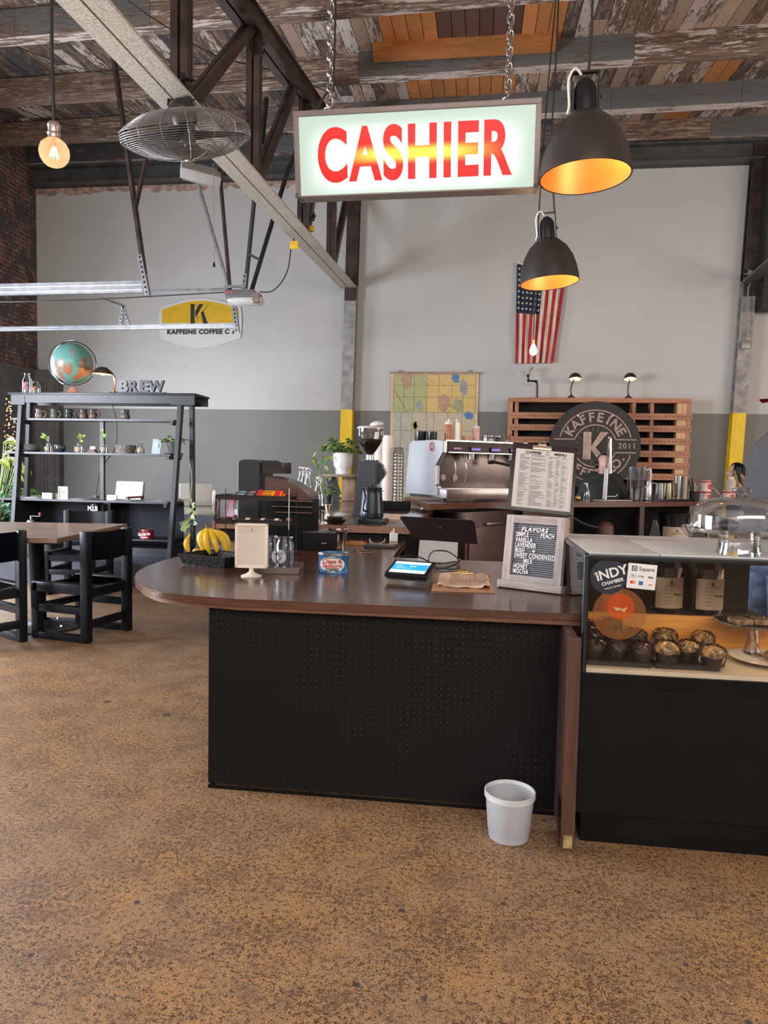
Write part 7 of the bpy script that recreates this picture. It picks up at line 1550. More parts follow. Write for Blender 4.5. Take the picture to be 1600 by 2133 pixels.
# globe
Yg = 7.8; c = PY(151, 757, Yg); zb0 = PLZ+zt0+.001; Rg = 44*Yg/F_PX
gl_ = thing('desk_globe', 'large turquoise globe with brown land on a wooden foot', 'globe', (c.x, Yg, zb0)); cz = c.z-zb0
m, nt, b_ = base('globe map'); v = _vec(nt); n = _noise(nt, 2.6, 7, v, .6, .2)
cc = _mix(nt, _ramp(nt, n, [(.535, 0), (.55, 1)]), (.12, .30, .27), (.33, .13, .07)); cc = _mix(nt, _ramp(nt, _noise(nt, 5, 5, v), [(.5, 0), (.62, .8)]), cc, (.42, .28, .08) if 0 else (.16, .32, .28)); nt.links.new(cc, b_.inputs['Base Color']); b_.inputs['Roughness'].default_value = .3
B().sph((0, 0, 0), Rg, 48).o('globe_ball', m, gl_, loc=(0, 0, cz), rot=(.3, .4, 1.0))
b = B(); b.tube([((Rg+.03)*math.sin(a), .0, cz+(Rg+.03)*math.cos(a)) for a in [rad(-150+165*i/30)-.1 for i in range(31)]], .012, 6).tube([((Rg+.02)*math.cos(a)*.97, (Rg+.02)*.35*math.cos(a), cz+(Rg+.02)*math.sin(a)) for a in [2*PI*k/48 for k in range(48)]], .006, 5, closed=True); b.o('meridian_arc', M('dark chrome arc', (.20, .20, .21), .2, .9), gl_)
B().lathe([(0, 0), (.20, 0), (.19, .015), (.06, .03), (.035, .07), (.02, .08)], n=32, sy=.6).o('wooden_foot', wood('globe foot wood', (.30, .12, .07), (.48, .24, .14), .35, 0, 2), gl_)
# brass desk lamp
Yl = 7.70; p = S_(237, 0, Yl); t = thing('brass_desk_lamp', 'brass gooseneck desk lamp lit beside the globe', 'lamp', p); kl = Yl/F_PX
def L2(px, py): q = PY(px, py, Yl); return Vector((q.x-p.x, 0, q.z-p.z))
B().lathe([(0, 0), (12*kl, 0), (11*kl, .012), (4*kl, .03), (1.6*kl, .04)], n=28).o('base', M('copper brass', (.62, .34, .20), .2, .9), t)
B().tube([(0, 0, .03), L2(239, 800), L2(238, 785), L2(232, 778)], .012, 8, sm=6).o('gooseneck', MT['copper brass'], t)
q_ = L2(214, 779); sh_ = B().lathe([(24*kl, 0), (23*kl, .02), (18*kl, 8*kl), (10*kl, 14*kl), (0, 16*kl)], n=36, sy=.7).o('lamp_shade', M('dark bronze shade', (.16, .10, .07), .2, .8), t, loc=q_, rot=(0, rad(4), 0)); B().lathe([(23*kl, 0), (17*kl, 7*kl), (0, 14*kl)], n=30, sy=.7).o('shade_inside', M('bright inside', (.85, .70, .35), .4), sh_)
B().sph((.0, 0, .03), .045, 14).o('light_bulb', emit('yellow bulb', (1, .85, .35), 6), sh_)
L = bpy.data.lights.new('desk_lamp_light', 'POINT'); L.energy = 4; L.color = (1, .8, .45); L.shadow_soft_size = .03; lo = bpy.data.objects.new('desk_lamp_light', L); COL.objects.link(lo); lo.parent = t; lo.location = q_+Vector((0, -.02, -.03))
tag(B().tube([PY(228, 828, 7.6), PY(236, 850, 7.64), PY(243, 880, 7.7), PY(241, 930, 7.75), PY(222, 960, 7.85), PY(208, 985, 7.85), PY(200, 1030, 7.85)], .005, 6, sm=5).o('cable', wire_m), 'black lamp cord trailing down behind the shelves', 'cable')
# BREW letters
a = S_(248, 0, 7.72); c = S_(345, 0, 7.72); br_ = thing('brew_letters', 'dark block letters spelling BREW on a flat plinth', 'letters', ((a.x+c.x)/2, 7.72, a.z)); wB = c.x-a.x
B().b2((-wB/2-.01, -.05, 0), (wB/2+.01, .05, .018)).o('letter_plinth', navy, br_)
lm2 = M('slate letter', (.06, .062, .075), .4, var=.3, vs=8); lm3 = M('light slate letter', (.17, .17, .19), .4, var=.2, vs=8)
for ch, x0, x1 in (('B', 249, 268), ('R', 270, 289), ('E', 292, 311), ('W', 310, 343)):
    xa, xb = S_(x0, 0, 7.72).x-br_.location.x, S_(x1, 0, 7.72).x-br_.location.x; hh = 26*k8
    t = text('letter', ch, .2, lm3 if ch == 'B' else lm2, br_, (0, 0, 0), (0, 0, 0), ext=.018, bold=.008); me = t.data; xs = [v.co.x for v in me.vertices]; ys_ = [v.co.y for v in me.vertices]
    for v in me.vertices: v.co = Vector((xa+(v.co.x-min(xs))/(max(xs)-min(xs))*(xb-xa), -v.co.z, .018+(v.co.y-min(ys_))/(max(ys_)-min(ys_))*hh))
# lower shelf (wide) papers and cards
def card(px, w_, h_, lab, m, Y=7.66, nm='small_card', pr=None):
    t = thing(nm, lab, 'card', S_(px, 3, Y)); B().box((0, 0, h_*k8/2), (w_*k8, .02, h_*k8)).o('card_sheet', m, t)
    b = B(); b.box((0, -.011, h_*k8*.6), (w_*k8*.5, .001, h_*k8*.12)); b.box((0, -.011, h_*k8*.35), (w_*k8*.6, .001, h_*k8*.06)); b.o('card_print', M('soft print', (.35, .33, .28), .7), t); return t
card(99, 24, 13, 'white table card at the left of the wide shelf', M('pale lilac card', (.60, .60, .66), .5)); card(116, 14, 12, 'patterned grey card behind the framed one', M('grey pattern', (.36, .36, .30), .6, var=.5, vs=60), 7.7)
t = card(133, 20, 27, 'small gold-framed card standing on the wide shelf', M('yellowish card', (.66, .58, .42), .5), 7.62, 'framed_card'); b = B(); W2, H2 = 10*k8, 27*k8
for p, q in (((-W2, 0), (W2, 0)), ((W2, 0), (W2, H2)), ((W2, H2), (-W2, H2)), ((-W2, H2), (-W2, 0))): b.bar((p[0], -.012, p[1]), (q[0], -.012, q[1]), .012, .012)
b.o('card_frame', M('dull gold frame', (.50, .40, .24), .35, .5), t)
card(233, 22, 12, 'white card with a round print on the wide shelf', M('white card', (.66, .66, .70), .5), 7.64)
for px, w, lab in ((65, .30, 'loose pile of white sheets at the left end of the wide shelf'), (160, .26, 'thin sheets lying right of the framed card'), (262, .24, 'sheets lying right of the round-print card'), (330, .26, 'sheets lying at the right end of the wide shelf')):
    p = S_(px, 3, 7.70); tag(B().grid(lambda u, v: Vector(((u-.5)*w, (v-.5)*.2, .004+.006*math.sin(u*5+v*3)**2)), 8, 4).box((0, 0, .001), (w, .18, .002)).o('paper_sheets', M('lilac white paper', (.62, .62, .68), .6), loc=p), lab, 'papers')
p = PY(195, 1064, 7.66); t = thing('black_tin', 'black tin lettered MJB under the wide shelf', 'tin', (p.x, 7.70, PLZ+zs+.001)); B().lathe([(0, 0), (11.5*k8, 0), (11.5*k8, PY(195, 1052, 7.7).z-PLZ-zs), (11*k8, PY(195, 1049, 7.7).z-PLZ-zs), (0, PY(195, 1049, 7.7).z-PLZ-zs)], n=30).o('tin_body', blkm, t); 
text('lettering', 'M.J.B', .075, white, t, (0, -11.5*k8-.002, PY(195, 1059, 7.7).z-PLZ-zs), bold=.002, sx=.8)
B().b2((SH(150, 1122, 7.7).x, -.18, zs-.02), (SH(262, 1122, 7.7).x, .20, zs)).o('inner_shelf', navy, sh)
p = PY(303, 1120, 7.66); t = thing('red_coffee_tin', 'red tin lettered Savarin on the inner shelf of the pegboard base', 'tin', (p.x, 7.70, PLZ+zs+.001)); hS = 20*k8; rS = 14.5*k8
B().lathe([(0, 0), (rS, 0), (rS, hS), (rS*.96, hS*1.02), (0, hS*.98)], n=34).o('tin_body', M('savarin red', (.32, .02, .04), .35, .2), t); B().lathe([(rS*1.0, hS*.93), (rS*1.03, hS*.95), (rS*1.03, hS*1.03), (rS*.97, hS*1.04)], n=34).o('tin_rim', tm, t)
text('lettering', 'Savarin', .052, white, t, (-.0, -rS-.001, hS*.55), (PI/2, rad(-6), 0), bold=.001, shear=.2); B().box((0, -rS-.0, hS*.2), (.09, .002, .010)).o('tin_stripe', white, t)
# hand mill standing on the table at the left
# ------------------------------------------------------------------ table
zt1 = .74
tb = thing('cafe_table', 'rectangular brown wood table on a black pedestal at the left edge', 'table', (-3.6, 5.3, 0))
c1_, c2_, c3_ = PZ(119, 1122, zt1), PZ(265, 1091, zt1), None
rt_ = thing
B().prism([(c1_.x+3.6, c1_.y-5.3), (c2_.x+3.6, c2_.y-5.3), (-1.25, c2_.y-5.3-.30), (-1.1, c1_.y-5.3-.24)], zt1-.035, zt1, 'xy', .004).o('tabletop', wood('brown table wood', (.20, .125, .085), (.30, .20, .145), .38, 0, .5, .1, .1), tb)
p = PZ(62, 1318, 0); px_, py__ = p.x+3.6-.03, p.y+.22-5.3
B().lathe([(.0, 0), (.30, 0), (.29, .012), (.10, .03), (.05, .06), (.045, .06)], (px_, py__, 0), 40).o('round_base', M('cast iron base', (.035, .033, .035), .5, .3), tb)
B().cyl((px_-.05, py__+.02, .03), (px_-.09, py__+.05, zt1-.04), .055).o('column', blk, tb)
B().box((px_-.06, py__+.02, zt1-.05), (.5, .5, .025)).o('top_plate', blk, tb)
for dx, dy in ((.19, -.06), (-.02, -.2), (.0, .2), (-.2, 0)): B().sph((px_+dx, py__+dy, .022), .014, 8).o('bolt', steel, tb)
p = PZ(64, 1092, zt1); 
mil = thing('hand_mill', 'small wooden hand coffee mill with a side crank behind the table edge', 'coffee mill', (PY(65, 1090, 7.35).x, 7.35, PY(65, 1100, 7.35).z)); km = 7.35/F_PX
mil.location.z = PLZ+.001; h0 = PY(65, 1089, 7.35).z-PLZ
tag(B().box((0, 0, (h0-.09)/2), (.16, .16, h0-.09), .004).o('dark_block', navy, loc=(mil.location.x, 7.35, PLZ)), 'dark block carrying the hand mill in front of the shelf unit', 'block'); mil.location.z = PLZ+h0-.089
B().b2((-12*km, -.06, 0), (12*km, .06, .085), .004).b2((-15*km, -.075, .075), (15*km, .075, .095), .003).o('mill_box', wood('orange mill wood', (.34, .12, .05), (.52, .24, .12), .4, 0, 2), mil)
B().lathe([(0, .095), (.045, .095), (.04, .115), (.012, .13), (.012, .17), (0, .17)], n=20).o('mill_top', M('pewter', (.35, .32, .31), .3, .8), mil); B().tube([(0, 0, .165), (.12, -.02, .165)], .005, 6).o('crank', MT['pewter'], mil); B().cyl((.12, -.02, .165), (.12, -.02, .21), .012, .016, 12).o('crank_knob', M('brown knob', (.25, .09, .06), .4), mil)
# ------------------------------------------------------------------ black chairs
chm = M('black lacquered wood', (.009, .010, .014), .35, var=.05, spec=.25)
def chair(lab, loc, rz):
    """origin under the seat centre, front towards -x, back towards +x"""
    t = thing('black_chair', lab, 'chair', loc, rz, 'heavy black wooden chairs at the table'); w, d, sh_, bh = .50, .50, .42, .80; q = .062
    for s_ in (-1, 1):
        y = s_*(w/2-q/2)
        B().b2((d/2-q, y-q/2, 0), (d/2, y+q/2, bh), .01).o('leg', chm, t); B().b2((-d/2, y-q/2, 0), (-d/2+q, y+q/2, sh_), .01).o('leg', chm, t)
        B().b2((-d/2+.01, y-q/2, sh_-.075), (d/2-q+.005, y+q/2, sh_), .008).o('side_rail', chm, t); B().b2((-d/2+q-.005, y-q/2+.006, .20), (d/2-q+.005, y+q/2-.006, .255), .006).o('stretcher', chm, t); B().b2((-d/2+q-.005, y-q/2+.004, .0), (d/2-q+.005, y+q/2-.004, .05), .006).o('floor_runner', chm, t)
    B().b2((-d/2+.004, -w/2+q, .20), (-d/2+.045, w/2-q, .25), .005).o('front_stretcher', chm, t); B().b2((d/2-.05, -w/2+q, .10), (d/2-.01, w/2-q, .155), .005).o('rear_stretcher', chm, t)
    b = B().grid(lambda u, v: Vector((-d/2+.01+(d-q-.01)*u, (-w/2+q)+(w-2*q)*v, sh_-.012-.030*math.sin(PI*v))), 6, 14); bmesh.ops.solidify(b.bm, geom=b.bm.faces[:], thickness=.018); b.o('seat', chm, t)
    b = B().b2((-d/2+.006, -w/2+q, sh_-.085), (-d/2+.03, w/2-q, sh_-.03)); b.o('apron', chm, t); B().b2((d/2-q, -w/2+q, sh_-.10), (d/2-.02, w/2-q, sh_-.035)).o('apron', chm, t)
    b = B().grid(lambda u, v: Vector((d/2-.040+.055*math.sin(PI*u), -w/2+q+(w-2*q)*u, bh-.215+.205*v)), 16, 2); bmesh.ops.solidify(b.bm, geom=b.bm.faces[:], thickness=.018); b.o('backrest', chm, t)
    return t
# near chair: back to the right, facing the table
a, c, e = PZ(190, 1343, 0), PZ(80, 1330, 0), PZ(262, 1310, 0)
side_dir = Vector((a.x-c.x, a.y-c.y, 0)); rz = math.atan2(side_dir.y, side_dir.x)
ctr = (c+e)/2; ctr.z = 0
cA = chair('near black wooden chair at the table, its curved back turned to the right', ctr, rz)
cB = dup(cA, (-3.93, 6.62, 0), rad(96), 'black wooden chair on the far side of the table, facing the viewer'); 
p = PZ(42, 1345, 0); cC = dup(cA, (p.x-.36, p.y+.02, 0), rad(-28), 'black wooden chair cut off by the left picture edge')
# ------------------------------------------------------------------ cream armchairs by the back wall
crm = M('cream vinyl', (.60, .57, .50), .4, var=.05); drk = wood('red brown chair wood', (.12, .03, .018), (.20, .06, .035), .35, 2, 2)
def armchair(lab, loc, rz, grp='cream armchairs by the back wall'):
    t = thing('cream_armchair', lab, 'armchair', loc, rz, grp)
    B().box((0, .20, .64), (.52, .07, .36), .03, (rad(-10), 0, 0)).o('backrest', crm, t); B().box((0, -.05, .40), (.50, .52, .10), .035).o('seat_cushion', crm, t)
    for s_ in (-1, 1):
        x = s_*.29
        B().b2((x-.028, -.30, .56), (x+.028, .14, .59), .01).o('armrest', drk, t); B().tube([(x, .10, .57), (x, .16, .40), (x*1.03, .24, .18), (x*1.05, .30, 0)], .022, 8, sm=5).o('leg', drk, t); B().tube([(x, -.24, .57), (x, -.27, .3), (x*1.03, -.30, 0)], .020, 8, sm=5).o('leg', drk, t)
        B().bar((x, -.26, .33), (x, .2, .33), .025, .04).o('side_rail', drk, t)
    return t
pa = PY(255, 1040, 10.3); ac = armchair('cream armchair seen behind the shelf unit, left one by the wall', (pa.x, 10.3, .24), rad(-8)); ac.scale = (.95,)*3
pa = PY(405, 1040, 10.0); a2_ = dup(ac, (pa.x+.05, 10.0, .24), rad(28), 'cream armchair with curved brown legs right of the shelf unit')
pa = PY(520, 1040, 10.0); a3_ = dup(ac, (pa.x+.12, 10.0, .24), rad(-40), 'tan armchair edge showing beside the tall black dispenser')
# ------------------------------------------------------------------ plants at the far left
def bush(name, lab, px, py, Y, n, sp, h, L, seed, mats, zb_=PLZ, ph=.25):
    p = PY(px, py, Y); t = thing(name, lab, 'plant', (p.x, Y, zb_)); B().lathe([(0, 0), (.11, 0), (.15, ph), (.14, ph), (0, ph*.9)], n=24).o('pot', M('terracotta dark', (.12, .06, .04), .7), t); foliage(t, n, sp, h, L, seed, mats, ph*.8); return t
gA = M('fresh leaf', (.10, .33, .07), .4, var=.4, vs=12); gB = M('blue green leaf', (.22, .42, .30), .4, var=.3, vs=12)
bush('leafy_plant', 'dense bright green bush behind the left legs of the shelf unit', 45, 1100, 8.9, 260, .42, .62, .09, 31, [gA, green2], .24, .2)
bush('leafy_plant', 'blue green broad-leaved plant at the left picture edge', 2, 1090, 8.7, 120, .34, .80, .16, 32, [gB, gA], .24, .2)
p = PY(-6, 950, 8.6); t = thing('tall_plant', 'tall plant with pale yellow leaves at the left picture edge', 'plant', (p.x-.05, 8.6, .24)); B().lathe([(0, 0), (.14, 0), (.18, .35), (0, .33)], n=20).o('pot', MT['terracotta dark'], t)
b = B(); st = B(); q = random.Random(6)
for i in range(12):
    a = q.uniform(-.6, 1.2); h_ = .7+.75*q.random(); e = Vector((.05+.30*q.random()*math.cos(a), .3*math.sin(a)*q.random(), h_)); st.tube([(0, 0, .3), e*.6, e], .006, 5, sm=4); leaf(b, e, (math.cos(a), -.3, .3-.5*q.random()), .22, .13, (0, -.6, 1), .5)
b.o('leaves', M('yellow green leaf', (.45, .55, .10), .4, var=.3, vs=10), t, ang=0); st.o('stems', green2, t)
# trailing vine near right legs
t = thing('trailing_vine', 'little trailing vine with pale leaves hanging by the right leg of the shelf unit', 'plant', PY(395, 1030, 7.45)); b = B(); st = B(); q = random.Random(5); o_ = t.location.copy()
pts = [PY(x_, y_, 7.45)-o_ for x_, y_ in ((395, 965), (400, 1000), (397, 1040), (402, 1065), (392, 1085), (378, 1098), (402, 1090))]
st.tube(pts, .004, 5, sm=4)
for i in range(16): p = _lerp(pts, .35+.65*i/15); b.mi = i % 2; leaf(b, p, (q.uniform(-1, 1), -.4, q.uniform(-.6, .3)), .075, .055, (0, -1, .2), .2)
b.o('leaves', [green2, M('cream leaf', (.55, .58, .38), .5)], t, ang=0); st.o('stem', green2, t)
# string of small warm lights at the left wall
p = PY(22, 900, 10.6); t = thing('light_string', 'cluster of tiny warm lights on the dark panel at the far left', 'string lights', p); q = random.Random(3)
B().tube([Vector((q.uniform(-.06, .05), -.02, .55-1.1*i/30)) for i in range(31)], .003, 4).o('light_wire', wire_m, t)
b = B(); [b.sph((q.gauss(0, .05), -.03, q.uniform(-.55, .55)), .010, 6) for _ in range(90)]; lb_ = b.o('tiny_bulbs', emit('tiny warm light', (1, .50, .25), 1.6), t); lb_['kind'] = 'stuff'
# ================================================================== people
skin = M('skin', (.60, .33, .23), .5, var=.08, vs=8, bump=.03); skin2 = M('pale skin', (.66, .42, .34), .5, var=.06, vs=8)
def skinned(name, verts, edges, radii, mat, par, lv=2, root=0):
    me = bpy.data.meshes.new(name); me.from_pydata([Vector(v) for v in verts], edges, []); o = bpy.data.objects.new(name, me); COL.objects.link(o); o.parent = par
    m_ = o.modifiers.new('skin', 'SKIN'); m_.use_smooth_shade = True; me.materials.append(mat)
    me.skin_vertices[0].data.foreach_set('radius', [r for rr in radii for r in (rr if isinstance(rr, tuple) else (rr, rr))])
    me.skin_vertices[0].data[root].use_root = True
    s_ = o.modifiers.new('sub', 'SUBSURF'); s_.levels = lv; s_.render_levels = lv; return o
def head(par, c, s, yaw, mat, name='head', tilt=0):
    """face towards local -y turned by yaw"""
    b = B(); R = Matrix.Translation(c) @ Euler((tilt, 0, yaw)).to_matrix().to_4x4() @ Matrix.Diagonal((s, s, s, 1))
    def f(u, v):
        th = 2*PI*u; ph = PI*v; x, y, z = math.sin(ph)*math.sin(th), -math.sin(ph)*math.cos(th), math.cos(ph)
        p = Vector((x*.076, y*.096, z*.118)); front = max(0, -y)
        if z < -.1: k = min(1, (-z-.1)/.9); p.x *= 1-.28*k; p.y = p.y*(1-.30*k)-.018*k*front-.0
        ax = abs(x)
        p.y -= front**2*.026*math.exp(-((z+.12)/.22)**2-(ax/.16)**2)          # nose
        p.y += front*.012*math.exp(-((z-.10)/.13)**2-((ax-.42)/.20)**2)       # eye sockets
        p.y -= front*.008*math.exp(-((z+.52)/.10)**2-(ax/.3)**2)              # lips
        p.y -= front*.010*math.exp(-((z+.88)/.2)**2-(ax/.35)**2)              # chin
        return p
    b.grid(f, 48, 36); bmesh.ops.remove_doubles(b.bm, verts=b.bm.verts, dist=.0004); b.xf(R); o = b.o(name, mat, par, ang=0)
    for p_ in o.data.polygons: p_.use_smooth = True
    e = B(); [e.sph((s_*.077, .010, -.005), (.010, .022, .032), 14, (0, 0, s_*.3)) for s_ in (-1, 1)]; e.xf(R); e.o('ears', mat, par)
    e = B(); [e.sph((s_*.030, -.080, .014), (.013, .010, .007), 12) for s_ in (-1, 1)]; e.xf(R); e.o('eyes', M('eye white dark', (.12, .09, .08), .2), par)
    return o, R
def hand(par, w, d, mat, s=1, name='hand', up=(0, 0, 1)):
    """five fingered relaxed hand at wrist w, pointing along d"""
    w = Vector(w); d = Vector(d).normalized(); up = Vector(up); sd = d.cross(up).normalized(); up = sd.cross(d)
    V = [w, w+d*.045*s]; E = [(0, 1)]; Rr = [(.026*s, .018*s), (.036*s, .015*s)]
    for i, (o_, L) in enumerate(((-.030, .070), (-.010, .080), (.010, .076), (.029, .060))):
        k = len(V); b0 = w+d*.085*s+sd*o_*s; V += [b0, b0+d*L*.45*s-up*.006*s, b0+d*L*.75*s-up*.022*s, b0+d*L*.95*s-up*.042*s]; E += [(1, k), (k, k+1), (k+1, k+2), (k+2, k+3)]; Rr += [.010*s, .009*s, .0085*s, .007*s]
    k = len(V); V += [w+d*.035*s-sd*.036*s, w+d*.065*s-sd*.056*s-up*.01*s, w+d*.092*s-sd*.060*s-up*.02*s]; E += [(1, k), (k, k+1), (k+1, k+2)]; Rr += [.013*s, .011*s, .009*s]
    return skinned(name, V, E, Rr, mat, par, 2, 0)
def garment(name, rings, mat, par, n=28, thick=.004):
    """closed tube through elliptical rings (centre, rx, ry)"""
    b = B(); vs = []
    for (c_, rx, ry) in rings:
        for k in range(n): a = 2*PI*k/n; w_ = 1+.018*math.sin(5*a+c_[2]*30); vs.append(Vector((c_[0]+rx*w_*math.cos(a), c_[1]+ry*w_*math.sin(a), c_[2])))
    fs = [(i*n+k, i*n+(k+1) % n, (i+1)*n+(k+1) % n, (i+1)*n+k) for i in range(len(rings)-1) for k in range(n)]
    b._mk(vs, fs); o = b.o(name, mat, par, ang=0)
    for p_ in o.data.polygons: p_.use_smooth = True
    s_ = o.modifiers.new('sub', 'SUBSURF'); s_.levels = 1; s_.render_levels = 1
    t_ = o.modifiers.new('thick', 'SOLIDIFY'); t_.thickness = thick; return o
# --- standing man behind the pastry case, cut off by the right edge
Ym_ = 3.78; ctr = PY(1634, 1000, Ym_); mx_ = ctr.x
man = thing('person', 'standing person in a grey sleeveless top, blue jeans and red cap behind the pastry case', 'person', (mx_, Ym_, 0), rad(-82))
# torso faces left-towards the viewer: shoulder axis roughly along x
V = [(0, 0, .94), (0, 0, 1.12), (0, .0, 1.32), (0, .01, 1.44), (0, .0, 1.52), (0, -.01, 1.58),
     (-.15, .04, 1.42), (-.205, .05, 1.36), (-.235, .10, 1.16), (-.22, .06, .92),
     (.15, .04, 1.42), (.205, .05, 1.36), (.24, .10, 1.14), (.22, .06, .90),
     (-.10, 0, .86), (-.115, -.01, .48), (-.12, .02, .08), (-.12, -.10, .03), (.10, 0, .86), (.115, -.01, .48), (.12, .02, .08), (.12, -.10, .03)]
E_s = [(0, 1), (1, 2), (2, 3), (3, 4), (4, 5), (3, 6), (6, 7), (7, 8), (8, 9), (3, 10), (10, 11), (11, 12), (12, 13), (0, 14), (14, 15), (15, 16), (16, 17), (0, 18), (18, 19), (19, 20), (20, 21)]
Rs = [(.155, .12), (.145, .11), (.165, .12), (.12, .09), .058, .055, (.075, .07), .062, .045, .034, (.075, .07), .062, .045, .034, .095, .062, .042, .038, .095, .062, .042, .038]
skinned('body', V, E_s, Rs, skin, man)
hand(man, (-.22, .06, .92), (.05, -.2, -.9), skin, 1, 'hand', (1, 0, 0)); hand(man, (.22, .06, .90), (-.05, -.2, -.9), skin, 1, 'hand', (-1, 0, 0))
head(man, (0, .03, 1.635), 1.0, rad(0), skin)
gt = M('grey marl cotton', (.085, .078, .09), .85, var=.1, vs=30, bump=.3, bs=160)
garment('sleeveless_top', [((0, 0, .965), .215, .20), ((0, 0, 1.05), .21, .19), ((0, 0, 1.2), .21, .175), ((0, .0, 1.32), .215, .165), ((0, .01, 1.41), .205, .165), ((0, .015, 1.47), .165, .135), ((0, .01, 1.51), .09, .085)], gt, man)
jn = M('blue jeans', (.16, .21, .33), .8, var=.3, vs=20, bump=.3, bs=120)
garment('jeans', [((0, 0, .99), .175, .135), ((0, 0, .90), .19, .145), ((0, 0, .80), .205, .14)], jn, man)
for s_ in (-1, 1): garment('jeans_leg', [((s_*.10, 0, .84), .10, .115), ((s_*.115, -.01, .5), .080, .088), ((s_*.12, .01, .12), .072, .080), ((s_*.12, .0, .06), .075, .085)], jn, man, 20)
for s_ in (-1, 1): B().sph((s_*.12, -.05, .045), (.05, .14, .048), 20).o('shoe', M('dark red shoe', (.14, .02, .03), .5), man)
B().cyl((0, 0, .955), (0, 0, .985), .182, .182, 28, False).o('belt', blk, man)
cp = M('red cap cloth', (.34, .012, .02), .7, var=.15)
b = B().lathe([(.082, 0), (.088, .02), (.085, .06), (.06, .10), (.02, .118), (0, .12)], n=32, sy=1.2); b.xf(Matrix.Translation((0, .03, 1.665)) @ Euler((0, 0, 0)).to_matrix().to_4x4()); b.o('cap_crown', cp, man)
b = B().grid(lambda u, v: Vector(((u-.5)*.16*(1-.25*v), -.085-.085*v*(1-.5*(2*u-1)**2), .008-.014*(2*u-1)**2-.008*v)), 14, 6); bmesh.ops.solidify(b.bm, geom=b.bm.faces[:], thickness=.005); b.xf(Matrix.Translation((0, .03, 1.665)) @ Euler((0, 0, 0)).to_matrix().to_4x4()); b.o('cap_peak', cp, man)
# --- bald man with headphones seen from behind, seated beyond the sink
Yb2 = 9.75; pb_ = PY(1258, 968, Yb2); bm2 = thing('person', 'bald person with dark headphones and dark jacket seated with back to the viewer', 'person', (pb_.x, Yb2, 0), rad(8)); hz = pb_.z
V = [(0, -.02, hz-.70), (0, 0, hz-.52), (0, .02, hz-.32), (0, .02, hz-.17), (0, .0, hz-.08), (-.17, .02, hz-.20), (-.26, .03, hz-.42), (-.24, .28, hz-.52), (.17, .02, hz-.20), (.26, .03, hz-.42), (.24, .28, hz-.52), (-.11, .10, hz-.72), (-.13, .48, hz-.70), (-.13, .50, .06), (.11, .10, hz-.72), (.13, .48, hz-.70), (.13, .50, .06)]
Es = [(0, 1), (1, 2), (2, 3), (3, 4), (3, 5), (5, 6), (6, 7), (3, 8), (8, 9), (9, 10), (0, 11), (11, 12), (12, 13), (0, 14), (14, 15), (15, 16)]
skinned('body', V, Es, [(.16, .13), (.16, .12), (.17, .12), (.10, .08), .055, .075, .052, .038, .075, .052, .038, .09, .065, .045, .09, .065, .045], skin2, bm2)
head(bm2, (0, 0, hz+.0), 1.05, rad(188), skin2)
jk = M('dark green black jacket', (.018, .022, .022), .7, var=.2)
garment('jacket', [((0, -.02, hz-.78), .21, .17), ((0, 0, hz-.5), .23, .17), ((0, .01, hz-.32), .26, .165), ((0, .02, hz-.22), .235, .13), ((0, .02, hz-.15), .12, .095), ((0, .01, hz-.12), .075, .075)], jk, bm2)
for s_ in (-1, 1): B().tube([(s_*.06, .02, hz-.17), (s_*.17, .02, hz-.21), (s_*.27, .03, hz-.42), (s_*.25, .26, hz-.52)], .07, 14, sm=5, rs=[.075, .092, .072, .055]).o('sleeve', jk, bm2)
for s_ in (-1, 1): hand(bm2, (s_*.24, .28, hz-.52), (-s_*.2, .9, 0), skin2)
for s_ in (-1, 1): B().tube([(s_*.11, .05, hz-.74), (s_*.13, .48, hz-.70), (s_*.13, .5, .08)], .09, 14, sm=5, rs=[.10, .085, .065]).o('trouser_leg', blk, bm2)
for s_ in (-1, 1): B().sph((s_*.13, .56, .045), (.05, .13, .045), 16).o('shoe', blk, bm2)
for s_ in (-1, 1): B().sph((s_*.092, 0, hz), (.028, .045, .05), 18).o('headphone_cup', blkg, bm2)
B().tube([(.098*math.cos(a), .01, hz+.02+.13*math.sin(a)) for a in [PI*i/20 for i in range(21)]], .010, 8).o('headband', blkg, bm2)
st2 = thing('seat_stool', 'dark stool under the bald person', 'stool', (pb_.x, Yb2, 0)); B().cyl((0, 0, hz-.86), (0, 0, hz-.80), .20, n=28).o('stool_top', blk, st2); B().cyl((0, 0, .01), (0, 0, hz-.85), .03).cyl((0, 0, 0), (0, 0, .02), .2).o('stool_column', blkm, st2)
# --- woman in profile at the right
Yw = 10.0; pw = PY(1532, 985, Yw); wo = thing('person', 'person with black and streaked hair in profile, seated behind the cans', 'person', (pw.x, Yw, 0), 0); hz = pw.z
V = [(.06, .02, hz-.66), (.07, .02, hz-.48), (.06, .02, hz-.30), (.04, .02, hz-.18), (.01, .0, hz-.09), (.05, -.14, hz-.24), (-.02, -.20, hz-.42), (-.24, -.14, hz-.30), (.05, .17, hz-.24), (-.02, .22, hz-.42), (-.22, .12, hz-.38), (-.05, -.10, hz-.70), (-.38, -.12, hz-.68), (-.40, -.12, .06), (-.05, .12, hz-.70), (-.38, .12, hz-.68), (-.40, .12, .06)]
skinned('body', V, Es, [(.14, .12), (.12, .10), (.13, .11), (.08, .07), .042, .055, .038, .027, .055, .038, .027, .08, .055, .038, .08, .055, .038], skin2, wo)
hd, R = head(wo, (-.0, 0, hz), .98, rad(-90), skin2, tilt=0)
hand(wo, (-.24, -.14, hz-.30), (-.4, 0, .55), skin2, .9); hand(wo, (-.22, .12, hz-.38), (-.6, -.1, .2), skin2, .9)
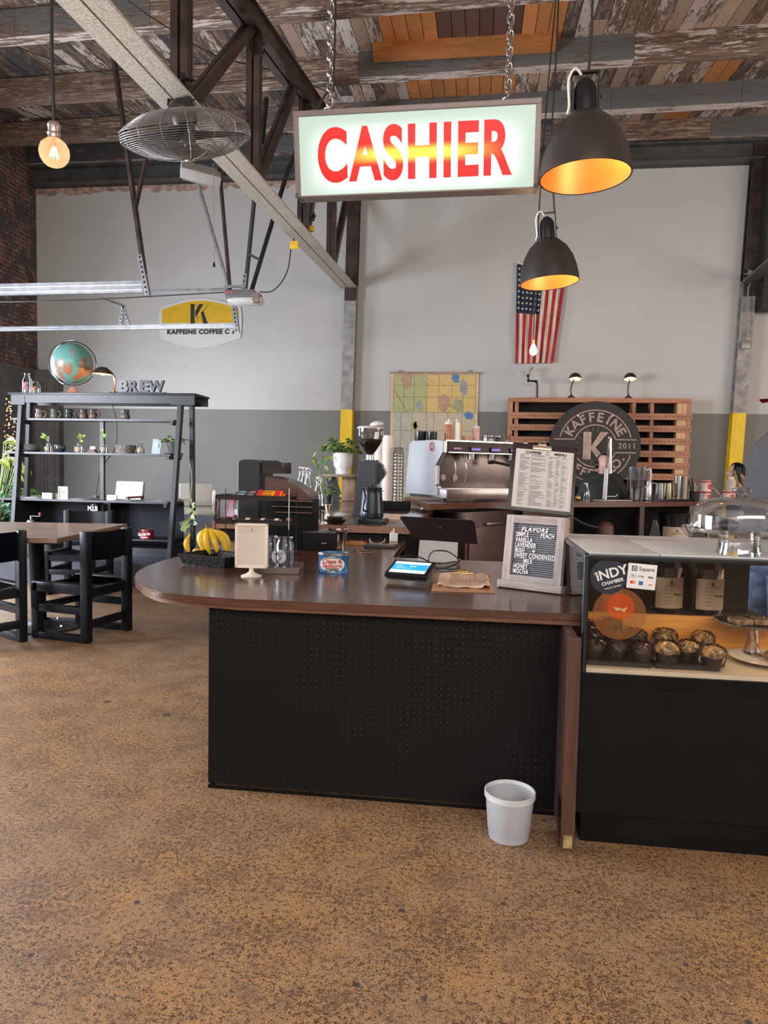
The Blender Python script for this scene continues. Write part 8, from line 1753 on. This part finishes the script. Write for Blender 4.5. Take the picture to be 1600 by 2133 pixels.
hb_ = M('black hair', (.008, .007, .008), .35, var=.1); hs = M('streaked hair', (.45, .28, .12), .4, var=.6, vs=30)
b = B()
def hf(u, v):
    a = rad(-125+250*u); r = 1.0+.05*math.sin(u*40); zz_ = math.cos(v*PI*.55); rr = math.sin(min(v, .8)*PI*.62)
    x = .112*rr*math.cos(a)*r+.012; y = .098*rr*math.sin(a)*r; z = .128*zz_-(.24*max(0, v-.55)) 
    return Vector((x, y, hz+z+.012))
b.grid(hf, 36, 20); bmesh.ops.solidify(b.bm, geom=b.bm.faces[:], thickness=-.012); b.o('hair', hb_, wo)
b = B()
for i in range(12): y_ = -.07-.02*math.sin(i); b.tube([(-.06+.012*i, y_, hz+.04-.004*i), (-.05+.013*i, y_-.02, hz-.06), (-.02+.014*i, y_-.01, hz-.17), (.0+.013*i, y_, hz-.28)], .008, 6, sm=4, rs=[.007, .010, .005])
b.o('hair_streaks', hs, wo)
garment('blue_top', [((.06, .02, hz-.72), .16, .17), ((.07, .02, hz-.5), .145, .16), ((.06, .02, hz-.32), .155, .18), ((.05, .02, hz-.22), .13, .15), ((.03, .01, hz-.15), .06, .07)], M('blue cloth', (.05, .14, .27), .8, var=.2), wo)
for y0_, y1_, x1_, z1_ in ((-.14, -.20, -.02, -.42), (.17, .22, -.02, -.42)): B().tube([(.05, y0_, hz-.24), (x1_+.02, y1_, hz+z1_+.04)], .06, 12, rs=[.072, .058]).o('sleeve', MT['blue cloth'], wo)
for s_ in (-1, 1): B().tube([(.02, s_*.11, hz-.72), (-.38, s_*.12, hz-.68), (-.40, s_*.12, .08)], .08, 12, sm=5, rs=[.09, .07, .055]).o('trouser_leg', blk, wo); B().sph((-.46, s_*.12, .045), (.12, .045, .045), 14).o('shoe', blk, wo)
B().tube([(-.20+.0*math.cos(a), -.145+.030*math.cos(a), hz-.32+.030*math.sin(a)) for a in [2*PI*k/16 for k in range(16)]], .010, 6, closed=True).o('wristwatch', blkg, wo)
st3_ = dup(st2, (pw.x+.06, Yw, 0), 0, 'dark stool under the person in profile')
